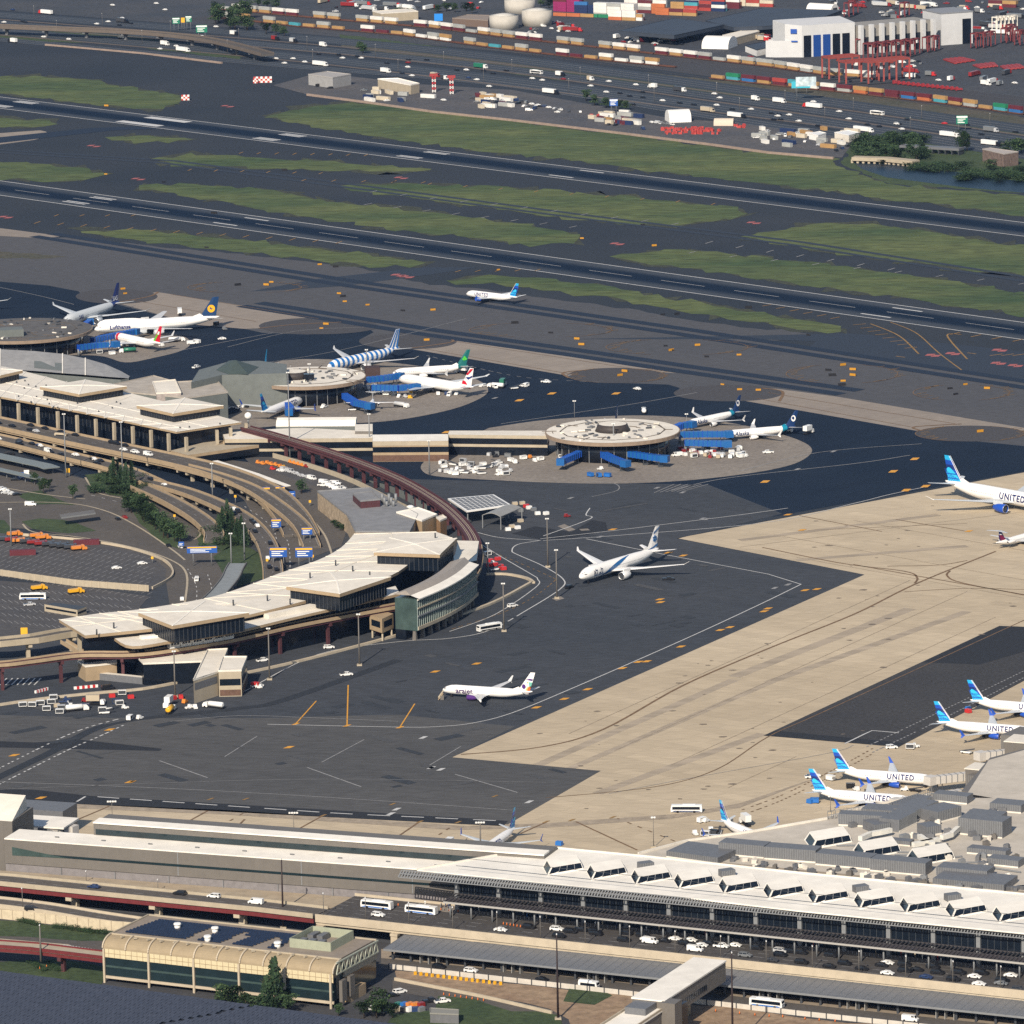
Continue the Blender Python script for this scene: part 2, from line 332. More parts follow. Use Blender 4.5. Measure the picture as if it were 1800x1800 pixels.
def build_runway(up, lo):
 """up, lo: two pixels on the far and the near edge line"""
 a, b = G(*up[0]), G(*up[1]); c = G(*lo[0])
 t = (b - a).normalized(); n = Vector((-t.y, t.x, 0)); w = (c - a).dot(n); mid = a + n * w / 2; w = abs(w)
 ang = math.atan2(t.y, t.x); L0, L1 = -900, 1700
 def loc(p): d = G(*p) - mid; return (d.dot(t), d.dot(n))
 root = thing('runway', None, None, (mid.x, mid.y, 0), rz=ang, local=True); root['kind'] = 'structure'
 mb = MB(); h = w / 2 + 1; mb.add([(L0, -h, .1), (L1, -h, .1), (L1, h, .1), (L0, h, .1)], [(0, 1, 2, 3)])
 s = mb.build('surface', M_rwy, root)
 mk = MB()
 for y in (-w / 2, w / 2): mk.add([(L0, y - .55, .13), (L1, y - .55, .13), (L1, y + .55, .13), (L0, y + .55, .13)], [(0, 1, 2, 3)])
 return root, mk, loc, w
def bar(mk, x, y, L, wd, z=.13): mk.add([(x, y - wd / 2, z), (x + L, y - wd / 2, z), (x + L, y + wd / 2, z), (x, y + wd / 2, z)], [(0, 1, 2, 3)])
r1, k1, loc1, w1 = build_runway(((0, 170.5), (1800, 391.5)), ((900, 303), 0))
xs = [loc1(p)[0] for p in ((30, 178), (260, 206), (499, 235.3), (752, 266), (1016, 299.7))]
for x0, rows, L in ((xs[0], 3, 23), (xs[1], 0, 46), (xs[2], 3, 23), (xs[3], 2, 23), (xs[4], 1, 23)):
 for sgn in (-1, 1):
  if rows == 0: bar(k1, x0, sgn * 13.5, L, 8)
  for j in range(rows): bar(k1, x0, sgn * (14.6 - 3.4 * j if rows < 3 else 15.5 - 3 * j), L, 2.0)
k1.build('marking', M_white, r1)
r2, k2, loc2, w2 = build_runway(((0, 318), (1800, 567.2)), ((900, 470.4), 0))
for px, rows in (((167, 345.5), 2), ((428, 383), 1), ((1566, 541.5), 1)):
 x0 = loc2(px)[0]
 for sgn in (-1, 1):
  for j in range(rows): bar(k2, x0, sgn * (13.5 - 3.6 * j), 23, 1.9)
x0 = loc2((600, 419))[0]
for j in range(40): bar(k2, x0 - 700 + j * 61, 0, 36.5, .5)
k2.build('marking', M_white, r2)
# parallel taxiways with their darker wheel tracks
def track(name, pts, gap, w, m=M_rub, z=.12):
 mb = MB(); c = GP(pts)
 d = (c[-1] - c[0]).normalized(); n = Vector((-d.y, d.x, 0))
 for sg in (-1, 1): mb.strip([p + n * sg * gap for p in c], w, z)
 return structure(name, mb, m)
track('taxiway', [(75, 413), (600, 496), (1200, 583), (1860, 685)], 7.2, 8.4)
track('taxiway', [(440, 535), (760, 585), (1010, 620), (1200, 648), (1495, 690)], 7.2, 9.0)
M_trk = mat('faint_tracks', (.024, .034, .052), .85, .2, .6)
track('taxiway', [(-60, 262), (300, 285), (600, 325), (1000, 378), (1400, 428), (1860, 500)], 6, 5, M_trk)
sheet('exit_taxiway', [[(-60, 247), (90, 232), (160, 225), (240, 222), (290, 226), (200, 229), (100, 240), (-60, 258)]], M_rub, .11)
sheet('exit_taxiway', [[(1010, 596), (1500, 586), (1860, 625), (1860, 675), (1500, 624), (1420, 612), (1435, 600), (1330, 596)], [(440, 512), (560, 490), (740, 470), (840, 470), (760, 482), (600, 503), (520, 508)]], M_trk, .08)
# painted lines
LN = {k: MB() for k in 'wpyfrbk'}
def ln(k, pts, w=.9, dash=None, z=.15, smooth=True, raw=False):
 P = pts if raw else GP(pts, z)
 if smooth and len(P) > 2: P = cr(P, 6)
 if not dash: LN[k].strip(P, w, z); return
 on, off = dash; acc = 0.0; seg = []
 for a, b in zip(P, P[1:]):
  L = (b - a).length; n = max(1, int(L / 1.5))
  for i in range(n):
   p = a.lerp(b, i / n); q = a.lerp(b, (i + 1) / n); acc += L / n
   if acc % (on + off) < on: seg += [p] if not seg else []; seg.append(q)
   elif seg:
    if len(seg) > 1: LN[k].strip([seg[0], seg[-1]], w, z)
    seg = []
def box_mark(k, x, y, w=12, h=5, z=.16):
 c = G(x, y); LN[k].add([(c.x - w / 2, c.y - h / 2, z), (c.x + w / 2 - 2, c.y - h / 2, z), (c.x + w / 2, c.y + h / 2, z), (c.x - w / 2 + 2, c.y + h / 2, z)], [(0, 1, 2, 3)])
# apron edge lines (white)
ln('w', [(470, 1273), (700, 1278), (770, 1277), (830, 1271), (900, 1253), (1010, 1208), (1200, 1125), (1330, 1065), (1408, 1027)], .6)
ln('w', [(1408, 1027), (1350, 1009), (1170, 975), (1030, 947)], .6, smooth=False)
ln('w', [(955, 950), (1100, 940), (1350, 918), (1500, 885), (1560, 870), (1630, 855)], .6)
ln('w', [(950, 947), (1100, 930), (1300, 905), (1385, 893)], .6)
ln('w', [(840, 936), (880, 945), (950, 950)], .6); ln('w', [(1037, 893), (1030, 905), (1037, 912), (955, 942)], .6)
ln('p', [(750, 625), (900, 660), (1000, 669), (1060, 672)], .5, (4, 4)); ln('p', [(400, 610), (520, 582), (640, 575)], .5)
ln('p', [(450, 640), (600, 615), (820, 560)], .5); ln('p', [(880, 745), (1100, 712), (1225, 690)], .6)
ln('p', [(1300, 828), (1440, 795), (1620, 780)], .6); ln('p', [(1180, 862), (1280, 840), (1500, 815), (1600, 800)], .7)
ln('p', [(270, 625), (400, 600), (480, 585)], .6); ln('p', [(0, 505), (70, 520), (130, 535)], .5)
ln('p', [(1030, 847), (1080, 850), (1085, 862), (1040, 873)], .5)
for i in range(6): ln('p', [(1150 + i * 10, 866 - i * .5), (1185 + i * 12, 851)], .5, smooth=False)
ln('w', [(135, 1409), (150, 1400), (165, 1400), (350, 1413), (600, 1430), (885, 1443)], .9, (9, 5), smooth=False)
ln('p', [(-60, 1372), (300, 1386), (600, 1403), (900, 1424)], .5); ln('p', [(-60, 1390), (500, 1370), (960, 1375)], .3)
ln('p', [(280, 1337), (365, 1367)], .7); ln('p', [(540, 1349), (635, 1383)], .7); ln('p', [(800, 1361), (910, 1393)], .7)
ln('p', [(395, 1330), (452, 1294)], .5); ln('p', [(565, 1340), (640, 1300)], .5); ln('p', [(755, 1345), (810, 1312)], .5)
ln('p', [(300, 1268), (420, 1258), (560, 1262), (700, 1268)], .5)
ln('k', [(-40, 1384), (0, 1365), (90, 1322), (170, 1280), (250, 1263), (420, 1245), (500, 1230), (700, 1160)], 5, z=.11)
for dx, dy in ((0, 0), (28, 14)): ln('w', [(-30 + dx, 1365 + dy), (90 + dx, 1305 + dy), (150 + dx * .9, 1280 + dy), (215 + dx * .4, 1262 + dy * .6)], .8, (2.2, 2.2))
# service road round the old terminal
SR = [(-40, 1272), (120, 1210 - 5), (250, 1187), (420, 1160), (560, 1130), (700, 1100), (850, 1058), (915, 1024), (935, 1010), (905, 985), (850, 958)]
ln('w', [(430, 1215), (560, 1150), (700, 1128), (790, 1122), (860, 1108), (930, 1070), (985, 1035), (990, 1018), (955, 995), (910, 975), (900, 968), (910, 957), (950, 950)], .6)
ln('w', [(835, 950), (880, 978), (935, 1010), (945, 1018), (942, 1032), (870, 1080), (790, 1110)], .5)
ln('f', [(840, 960), (960, 1010), (970, 1025), (900, 1070), (780, 1110)], .4, (3, 3))
# yellow lead-in lines and boxes
for a, b in (((520, 1272), (556, 1232)), ((610, 1275), (612, 1204)), ((703, 1278), (729, 1237))):
 ln('y', [a, b], .55); box_mark('y', a[0], a[1] + 1, 3.8, 3.4)
for x, y in ((193, 1283), (25, 1328), (508, 1314), (229, 1375), (72, 1403), (765, 1181), (838, 1167), (943, 1244), (992, 1229), (1033, 1212), (1094, 1175), (1122, 1164), (1137, 1163), (1197, 1137), (1266, 1108), (1283, 1103), (1343, 1075), (1350, 1070), (1160, 1054), (1161, 1059), (1415, 1038), (1436, 1036), (1175, 972), (1201, 977), (1077, 931), (1410, 932), (1385, 905), (1703, 934), (1593, 862), (1627, 855), (1608, 807), (1570, 829), (1345, 847), (970, 692), (913, 704), (785, 760), (1083, 692)):
 if y > 640: box_mark('y', x, y, 4.8 if y > 900 else 5.5, 3.6 if y > 900 else 6)
for x, y in ((744, 1297), (697, 1423), (687, 1431), (758, 1350), (775, 1353), (930, 1410), (1362, 1034), (1385, 1028), (1242, 913), (1003, 876), (1235, 912), (1155, 858), (1402, 825), (1465, 794), (1200, 866), (1000, 660), (870, 700), (420, 660), (1055, 944)):
 box_mark('w' if y > 1200 else 'p', x, y, 4, 4)
for x, y in ((233, 1374), (432, 1405), (370, 1405), (568, 1434), (738, 1445), (805, 1446), (960, 1445), (1005, 1442), (1077, 1437), (870, 1400), (690, 1414)): box_mark('f', x, y, 3.2, 3.2)
sheet('concrete_patch', [[(980, 925), (992, 921), (1012, 931), (1000, 934)], [(1018, 930), (1033, 929), (1037, 932), (1022, 933)], [(970, 1052), (985, 1048), (992, 1052), (978, 1056)]], M_stand, .12)
# dark taxi lines on concrete
ln('b', [(810, 1326), (950, 1313), (1060, 1282), (1200, 1205), (1350, 1140), (1500, 1080), (1610, 1026), (1750, 969)], 1.1)
ln('b', [(960, 1402), (1150, 1383), (1260, 1352), (1350, 1295), (1450, 1250), (1800, 1090)], .6)
ln('b', [(1340, 962), (1480, 990), (1590, 1004), (1612, 1015), (1608, 1025)], 1.0); ln('b', [(1500, 992), (1600, 1010), (1800, 1045)], .9)
ln('b', [(1560, 995), (1650, 993), (1700, 985)], .7); ln('b', [(1670, 1003), (1665, 1012), (1690, 1024), (1800, 1046)], 1.0)
ln('b', [(1590, 1040), (1700, 1034), (1800, 1036)], .6); ln('b', [(1405, 906), (1550, 934)], .7); ln('b', [(1420, 932), (1700, 920)], .4); ln('b', [(1575, 913), (1695, 933)], .7)
for a, b in (((20, 1430), (50, 1416)), ((135, 1441), (192, 1417)), ((305, 1458), (365, 1425)), ((400, 1470), (430, 1440)), ((510, 1465), (565, 1435)), ((670, 1490), (735, 1446)), ((1012, 1444), (1120, 1494)), ((915, 1465), (960, 1445))): ln('b', [a, b], .8, smooth=False)
ln('b', [(1085, 1438), (1190, 1480)], .7, (3, 5)); ln('b', [(745, 1484), (795, 1452)], .7, (3, 5)); ln('b', [(360, 1467), (430, 1428)], .7, (3, 5))
ln('p', [(1070, 1395), (1200, 1370), (1450, 1325), (1500, 1310)], .35); ln('w', [(1485, 1307), (1520, 1290), (1533, 1284), (1580, 1288)], .8, smooth=False)
for o in (0, 10): ln('p' if 1 else 'w', [(1520 + o, 1314 + o), (1650 + o, 1252 + o), (1860, 1150 + o)], .7, (1.4, 1.6), z=.18)
for o in (0, 9): ln('b', [(1300, 1425 + o), (1380, 1395 + o), (1480, 1345 + o), (1540, 1312 + o)], .7, (1.3, 1.6))
sheet('stain', [[(-80, 1404), (400, 1424), (820, 1452), (960, 1447), (1200, 1430), (1300, 1412), (1450, 1362), (1300, 1420), (1180, 1439), (960, 1455), (800, 1459), (400, 1432), (-80, 1412)]], mat('traffic_film', (.30, .25, .19), .9, .25, .3), .09)
# concrete slab joints and tyre bands
jm = MB()
for x0, y0, x1, y1 in ((1000, 1290, 1600, 1020), (1080, 1320, 1700, 1040), (1180, 1345, 1750, 1085), (1280, 1385, 1400, 1330), (1400, 980, 1800, 1052), (1360, 940, 1800, 1020), (1500, 915, 1800, 968), (1300, 962, 1800, 900)):
 jm.strip(GP([(x0, y0), (x1, y1)]), .35, .14)
structure('apron_joint', jm, mat('joint_sealant', (.33, .27, .20), .9, .3, .2))
tb = MB()
for i_, (x0, y0, x1, y1, w) in enumerate(((930, 1352, 1290, 1195, 5), (1000, 1352, 1400, 1180, 4), (1050, 1395, 1340, 1290, 5), (1290, 1190, 1600, 1070, 6), (1350, 1200, 1700, 1075, 5), (1400, 985, 1700, 960, 5), (1300, 950, 1650, 905, 5))):
 tb.strip(GP([(x0, y0), (x1, y1)]), w, .062 + .004 * i_)
structure('tyre_band', tb, mat('tyre_film', (.335, .28, .212), .9, .25, .15, stretch=(.2, .6)))
# taxi edge dashes and red hold signs painted on the tarmac
def dashes(k, p0, p1, n, vec, w=.9):
 for i in range(n):
  t = i / max(1, n - 1); x = p0[0] + (p1[0] - p0[0]) * t; y = p0[1] + (p1[1] - p0[1]) * t
  ln(k, [(x, y), (x + vec[0], y + vec[1])], w, smooth=False)
dashes('f', (60, 393), (590, 428), 14, (11, -4)); dashes('f', (95, 380), (230, 380), 4, (8, -3)); dashes('f', (420, 270), (640, 274), 8, (7, -3))
dashes('f', (330, 300), (560, 306), 6, (7, -3)); dashes('f', (530, 318), (740, 322), 5, (8, -3)); dashes('p', (640, 360), (1000, 400), 8, (14, -3)); dashes('p', (650, 338), (1180, 395), 11, (13, -3))
dashes('f', (690, 320), (1250, 360), 10, (7, -3)); dashes('p', (1240, 428), (1560, 475), 7, (13, -4)); dashes('p', (1210, 445), (1790, 500), 9, (13, -3))
dashes('f', (1340, 538), (1460, 560), 6, (16, -3), .9); dashes('f', (1500, 571), (1590, 612), 8, (22, -2), .9); dashes('f', (800, 478), (940, 476), 5, (10, -3))
ln('f', [(1565, 566), (1610, 585), (1650, 620), (1690, 650)], .8); ln('f', [(1530, 569), (1580, 590), (1615, 622)], 1.0); ln('f', [(1690, 588), (1665, 590), (1700, 631)], 1.0)
dashes('f', (1670, 588), (1780, 600), 4, (18, -4), 1.0); dashes('f', (1740, 625), (1780, 625), 3, (22, -3), 1.0); dashes('f', (1575, 626), (1700, 620), 3, (16, 2), 1.0)
for x, y in ((10, 382), (165, 257), (243, 315), (705, 313), (1085, 429), (700, 484), (715, 487), (1325, 392), (1640, 625), (1675, 622), (1755, 639), (1785, 643), (1757, 616), (400, 187)):
 for d in (-1, 1): box_mark('r', x + d * 5, y + d * .9, 6.5, 6)
# holding-circle dashes
for cx, cy, hw, hh in ((1190, 610, 125, 14), (1480, 657, 98, 17), (1690, 690, 85, 14), (1705, 762, 96, 14), (950, 580, 125, 13), (430, 505, 100, 10), (1083, 660, 86, 13)):
 for i in range(15):
  for sg in (-1, 1):
   if rnd.random() < .3: continue
   a = -1.0 + 2.0 * i / 14; x = cx + sg * hw * math.cos(a * .9) * rnd.uniform(.86, 1); y = cy + hh * math.sin(a * .9)
   ln('f', [(x, y), (x + rnd.uniform(10, 18), y - 2.2)], .45, smooth=False, z=.17)
 ln('b', [(cx - hw * math.cos(a), cy + hh * math.sin(a)) for a in [-1.2 + .3 * i for i in range(9)]], .5, z=.17); ln('b', [(cx + hw * math.cos(a), cy + hh * math.sin(a)) for a in [-1.2 + .3 * i for i in range(9)]], .5, z=.17)
for (a, b, c) in (((210, 531), (262, 521), (278, 513)), ((455, 577), (520, 570), (600, 566)), ((720, 612), (790, 602), (795, 597)), ((1000, 664), (990, 655), (1030, 650)), ((1370, 705), (1375, 688), (1340, 682)), ((1620, 757), (1608, 750), (1690, 745))): ln('b', [a, b, c], 1.6, z=.18)
for s0, s1 in (((230, 527), (450, 565)), ((300, 517), (560, 560)), ((740, 612), (1030, 662)), ((800, 600), (1140, 652)), ((1350, 690), (1680, 745)), ((1330, 700), (1600, 750))): ln('b', [s0, s1], .6)
for k, nm, m in (('w', 'white', M_white), ('p', 'faded_white', M_wpale), ('y', 'yellow', M_yel), ('f', 'faded_yellow', M_yel2), ('r', 'red', M_red), ('b', 'dark', M_brown)):
 pass
def inside(x, y, P):
 c = False; n = len(P)
 for i in range(n):
  (x0, y0), (x1, y1) = P[i], P[i - 1]
  if (y0 > y) != (y1 > y) and x < (x1 - x0) * (y - y0) / (y1 - y0) + x0: c = not c
 return c
CPX = [(1150, 946), (1360, 900), (1860, 805), (1860, 1100), (1860, 1540), (1300, 1560), (700, 1525), (-80, 1470), (-80, 1385), (0, 1388), (820, 1433), (880, 1435), (1000, 1357), (760, 1331), (1470, 1008)]
OPX = [(1240, 950), (1790, 845), (1790, 1090), (1340, 1290), (1790, 1200), (1440, 1350), (1250, 1440), (960, 1450), (1090, 1355), (860, 1330), (1560, 1010)]
pm, pm2, om, rp = MB(), MB(), MB(), random.Random(3)
for i in range(170):
 x, y = rp.uniform(0, 1400), rp.uniform(870, 1385)
 if inside(x, y, CPX) or y < 1240 and x < 700 - (y - 1050) * .2 or x < 960 and y < 1060: continue
 c = G(x, y); a = .69 + rp.choice([0, 1.571]); d = Vector((math.cos(a), math.sin(a), 0)); n = Vector((-d.y, d.x, 0)) * rp.uniform(.7, 2.6); d *= rp.uniform(1.5, 9); z = VZ(.1 + .0004 * i)
 (pm if rp.random() < .6 else pm2).add([c - d - n + z, c + d - n + z, c + d + n + z, c - d + n + z], [(0, 1, 2, 3)])
structure('asphalt_patch', pm, mat('patch_dark', (.042, .048, .057), .85, .2, .6, spec=.08)); structure('asphalt_patch', pm2, mat('patch_pale', (.075, .078, .083), .9, .2, .6, spec=.08))
for i in range(200):
 x, y = rp.uniform(860, 1790), rp.uniform(850, 1480)
 if not inside(x, y, OPX): continue
 c = G(x, y); r0 = rp.uniform(.3, 1.2); om.poly([(c.x + r0 * rp.uniform(1, 2) * math.cos(.7 * j), c.y + r0 * rp.uniform(.7, 1.3) * math.sin(.7 * j), .1 + .0003 * i) for j in range(9)])
structure('oil_stain', om, mat('oil_stain', (.16, .13, .10), .8, .3, .4))
def flush_lines():
 for k, nm, m in (('w', 'white_line', M_white), ('p', 'faded_line', M_wpale), ('y', 'yellow_line', M_yel), ('f', 'faded_yellow_line', M_yel2), ('r', 'red_marking', M_red), ('b', 'brown_line', M_brown), ('k', 'tyre_track', mat('service_track', (.034, .039, .047), .85, .2, .6, spec=.08))):
  structure(nm, LN[k], m)
# ------------------------------------------------------------ shared building materials
M_roof = mat('white_roof_membrane', (.80, .77, .70), .75, .07, .15, c2=(.70, .67, .61), scale2=.03)
M_roofc = mat('cream_roof', (.72, .68, .60), .75, .08, .2, c2=(.62, .58, .51), scale2=.04)
M_tan = mat('tan_precast', (.33, .25, .16), .8, .1, .3)
M_pre = mat('pale_precast', (.37, .32, .24), .8, .1, .3)
M_prec = mat('cream_concrete', (.43, .37, .28), .8, .1, .25)
M_pan = mat('grey_metal_panel', (.135, .125, .113), .55, .06, .4, spec=.4, stretch=(1, 0))
M_pand = mat('purple_grey_block', (.185, .175, .18), .8, .15, .5)
M_lou = mat('louvre_metal', (.13, .135, .145), .5, .12, .8, spec=.4)
M_steel = mat('grey_steel', (.19, .20, .21), .5, .08, 1)
M_dsteel = mat('dark_steel', (.045, .05, .058), .5, .1, 1)
M_glass = mat('dark_glass', (.007, .011, .018), .15, .25, .2, spec=.35)
M_glsb = mat('deep_glass', (.006, .009, .015), .2, .3, .2, spec=.4)
M_teal = mat('teal_glass', (.012, .024, .029), .15, .2, .15, spec=.6)
M_green = mat('green_glass', (.046, .074, .070), .18, .25, .2, spec=.6)
M_sand = mat('sandy_fill', (.36, .29, .205), .95, .15, .2, c2=(.33, .28, .21), scale2=.06)
M_earth = mat('bare_earth', (.22, .15, .10), .95, .3, .3, c2=(.30, .22, .145), scale2=.08)
M_pave = mat('pavement', (.27, .225, .175), .9, .12, .4)
M_road = mat('road_asphalt', (.050, .053, .060), .9, .18, .6, c2=(.068, .068, .070), scale2=.05, spec=.1)
M_roadp = mat('pale_road', (.085, .080, .076), .9, .15, .5, c2=(.110, .10, .09), scale2=.05, spec=.1)
M_redst = mat('red_girder', (.13, .022, .024), .6, .15, .5)
M_mar = mat('maroon_steel', (.075, .028, .032), .65, .2, .5)
M_black = mat('black_rubber', (.012, .012, .014), .8)
M_blue = paint('bright_blue_paint', (.010, .10, .31))
slabs(M_roof, 14, 3.4, .90, .03, -.4, .07); slabs(M_roofc, 9, 9, .91, .03, -.3, .1); slabs(M_pan, 6, 3, .93, .03, 0, .05)
M_wht = paint('white_paint', (.78, .77, .74))
M_yelp = paint('yellow_paint', (.72, .36, .02))
M_redp = paint('red_paint', (.5, .03, .03))
M_orgp = paint('orange_paint', (.65, .17, .03))
def off(path, d):
 """path moved sideways by d (positive = left of travel)"""
 out = []
 n = len(path)
 for i, p in enumerate(path):
  t = Vector(path[min(i + 1, n - 1)]) - Vector(path[max(i - 1, 0)]); t.z = 0; t.normalize()
  out.append(Vector(p) + Vector((-t.y, t.x, 0)) * d)
 return out
def extr(mb, A, B, prof, mi=0, closed=True, mis=None):
 """profile [(back, z)] swept from A to B; back is measured away from the camera side"""
 A, B = Vector(A), Vector(B); t = (B - A); t.z = 0; t.normalize(); n = Vector((-t.y, t.x, 0))
 if n.y < 0: n = -n
 N = len(prof); V = []
 for P in (A, B):
  for b, z in prof: V.append((P.x + n.x * b, P.y + n.y * b, z))
 for i in range(N if closed else N - 1):
  j = (i + 1) % N; mb.add([V[i], V[N + i], V[N + j], V[j]], [(0, 1, 2, 3)], mis[i] if mis else mi)
 if closed:
  for o in (0, N): mb.add(V[o:o + N], [tuple(t) for t in tessellate_polygon([[Vector((0, p[0], p[1])) for p in prof]])], mi)
 return mb
def along(A, B, n): return [Vector(A).lerp(Vector(B), (i + .5) / n) for i in range(n)]
def dens(path, step):
 out = [Vector(path[0])]
 for a, b in zip(path, path[1:]):
  a, b = Vector(a), Vector(b); k = max(1, int((b - a).length / step))
  out += [a.lerp(b, (i + 1) / k) for i in range(k)]
 return out
def every(path, step, start=0):
 acc, nxt, out = 0.0, start, []
 for a, b in zip(path, path[1:]):
  a, b = Vector(a), Vector(b); L = (b - a).length
  while L > 0 and nxt <= acc + L:
   d = (b - a); out.append((a.lerp(b, (nxt - acc) / L), math.atan2(d.y, d.x))); nxt += step
  acc += L
 return out
def road_deck(name, label, cat, path, w, m_road=M_roadp, m_edge=M_prec, thick=1.3, par=.95, pier=None, girder=None, m_pier=M_prec, z0=0, pstart=10, pw=2.0, lanes=True, group=None):
 """an elevated road: slab, two parapets, girder, piers, all parts of one thing"""
 path = [Vector(p) for p in path]
 at = (path[0].x, path[0].y, z0); r = thing(name, label, cat, at, group)
 L, Rr = off(path, w / 2), off(path, -w / 2)
 mb = MB(); n = len(path); V = []
 for a, b in zip(L, Rr): V += [a, b, b - VZ(thick), a - VZ(thick)]
 F = []
 for i in range(n - 1):
  for k in range(4): F.append((4 * i + k, 4 * i + (k + 1) % 4, 4 * i + 4 + (k + 1) % 4, 4 * i + 4 + k))
 mb.add(V, F + [(0, 1, 2, 3), (4 * n - 4, 4 * n - 1, 4 * n - 2, 4 * n - 3)]); mb.build('road_surface', m_road, r)
 if par:
  for s in (L, Rr): MB().wallpath(s, -thick - (.5 if girder and girder[0] is M_prec else -.2), par, .5).build('parapet', m_edge, r)
 if girder:
  g = MB()
  for d in (-w / 2 + .55, w / 2 - .55, 0): g.wallpath(off(path, d), -thick - girder[1], -thick + .05, .5)
  g.build('girder', girder[0], r)
 if lanes:
  l = MB()
  for d in (-w / 2 + .7, w / 2 - .7):
   l.strip([p + VZ(.03) for p in off(path, d)], .3)
  nl = int(w / 4)
  for k in range(1, nl):
   for p, a in every(off(path, -w / 2 + w * k / nl), 11):
    d = Vector((math.cos(a), math.sin(a), 0)); l.strip([p + VZ(.03), p + d * 4 + VZ(.03)], .28)
  l.build('lane_marking', M_wpale, r)
 if pier:
  for p, a in every(path, pier, pstart):
   h = p.z - thick - (girder[1] if girder else 0) - z0
   if h < 1.5: continue
   q = MB(); q.box((p.x, p.y, z0 + (h - 1.2) / 2), (pw, pw * .9, h - 1.2), a); q.box((p.x, p.y, z0 + h - .7), (pw, w * .92, 1.4), a); q.build('pier', m_pier, r)
 return r
def cut_holes(): pass
# ------------------------------------------------------------ terminal with the sawtooth skylights (front right)
ZD, ZR = 8.0, 22.0
dA, dB = G(550, 1611, ZD), G(1900, 1757, ZD)           # near edge of the departures deck
tA = dB - dA; tA.z = 0; tA.normalize(); nA = Vector((-tA.y, tA.x, 0))
gl = G(1000, 1619, ZD)                                  # foot of the glass front
gl0 = gl + tA * ((G(800, 1600, ZD) - gl).dot(tA)); gl1 = gl + tA * 260
ter = thing('terminal_building', 'large white-roofed terminal with a row of slanted skylights and a dark glass front', 'terminal', (gl0.x, gl0.y, 0))
roofA = [(733, 1529), (955, 1489), (1135, 1506), (1400, 1534.5), (1800, 1573), (1900, 1582), (1900, 1650), (1800, 1640), (1400, 1600), (1200, 1576.5)]
RA = GP(roofA, ZR)
MB().prism(RA, ZR - .5, ZR, bottom=True).build('roof', M_roof, ter)
# upstand round the roof edge
MB().wallpath(GP([(733, 1529), (955, 1489), (1135, 1506), (1400, 1534.5), (1900, 1582)], ZR), 0, .55, .6).build('roof_edge', M_roofc, ter)
eav = MB(); e0, e1 = G(702, 1533, ZR - .4), G(1900, 1650, ZR - .4)
te = (e1 - e0).normalized(); ne = Vector((-te.y, te.x, 0))
for i in range(int((e1 - e0).length / 1.1)):
 p = e0 + te * i * 1.1; eav.beam(p + ne * 2.2 + VZ(.2), p - ne * .8 - VZ(1.6), .42, .3)
for d, z in ((-.8, -1.6), (.7, -.7), (2.2, .2)): eav.beam(e0 + ne * d + VZ(z), e1 + ne * d + VZ(z), .35, .3)
eav.build('eave_louvre', M_steel, ter)
MB().beam(e0 + ne * 2 + VZ(-1.1), e1 + ne * 2 + VZ(-1.1), 1.6, 1.0).build('fascia', mat('fascia_grey', (.24, .235, .225), .6, .1, 1), ter)
back = 48
body = [gl0, gl1, gl1 + nA * back, gl0 + nA * 30]
MB().prism([p.xy for p in body], 0, ZR - .55).build('wall', M_glsb, ter)
gm = MB(); L = (gl1 - gl0).length
for i in range(int(L / 2.4)):
 p = gl0 + tA * i * 2.4 - nA * .12; gm.box((p.x, p.y, (ZD + ZR) / 2), (.14, .16, ZR - ZD - 1), math.atan2(tA.y, tA.x))
for z in (ZD + 4.5, ZD + 8, ZD + 11): gm.beam(gl0 - nA * .1 + VZ(z - 0), gl1 - nA * .1 + VZ(z), .12, .14)
gm.build('mullion', mat('mullion_grey', (.05, .058, .066), .5), ter)
gw = MB(); gw.add([gl0 - nA * .06 + VZ(.1), gl1 - nA * .06 + VZ(.1), gl1 - nA * .06 + VZ(ZR - ZD - .8), gl0 - nA * .06 + VZ(ZR - ZD - .8)], [(0, 1, 2, 3)])
gw.build('glass_front', M_glass, ter)
for i in range(int(L / 16.5) + 1):
 p = gl0 + tA * (i * 16.5 + .6) - nA * .9
 q = MB(); q.box((p.x, p.y, (ZD + ZR) / 2 - .3), (1.5, 1.2, ZR - ZD - .8), math.atan2(tA.y, tA.x)); q.build('column', M_steel, ter)
# louvred street canopy over the pavement
cz = ZD + 6.0; c0 = G(783, 1584, cz); cf = G(1000, 1609, cz); c0 = cf + tA * ((c0 - cf).dot(tA)); c1 = c0 + tA * 275; cw = 10.0
cm = MB()
for i in range(int(275 / 1.5)):
 p = c0 + tA * i * 1.5; cm.beam(p + VZ(.15), p + nA * cw + VZ(.7), .42, .28)
for f in (0, .5, 1): cm.beam(c0 + nA * cw * f + VZ(0.6 * f), c1 + nA * cw * f + VZ(.6 * f), .4, .4)
cm.build('canopy', mat('canopy_louvre', (.055, .052, .055), .55, .1, 1), ter)
pl = MB(); pl.add([c0 + nA * .3 + VZ(-.15), c1 + nA * .3 + VZ(-.15), c1 + nA * cw * .52 + VZ(.35), c0 + nA * cw * .52 + VZ(.35)], [(0, 1, 2, 3)])
pl.build('canopy_panel', mat('canopy_panel', (.05, .045, .05), .6, .15, .6), ter)
MB().beam(c0 - nA * .2, c1 - nA * .2, .5, .6).build('canopy_edge', mat('canopy_edge_grey', (.36, .35, .33), .5), ter)
for i in range(33):
 p = c0 + tA * (1.5 + i * 8.25) + nA * 2.0
 q = MB(); q.cyl((p.x, p.y, ZD), (p.x, p.y, cz), .32, n=8); q.build('canopy_column', M_steel, ter)
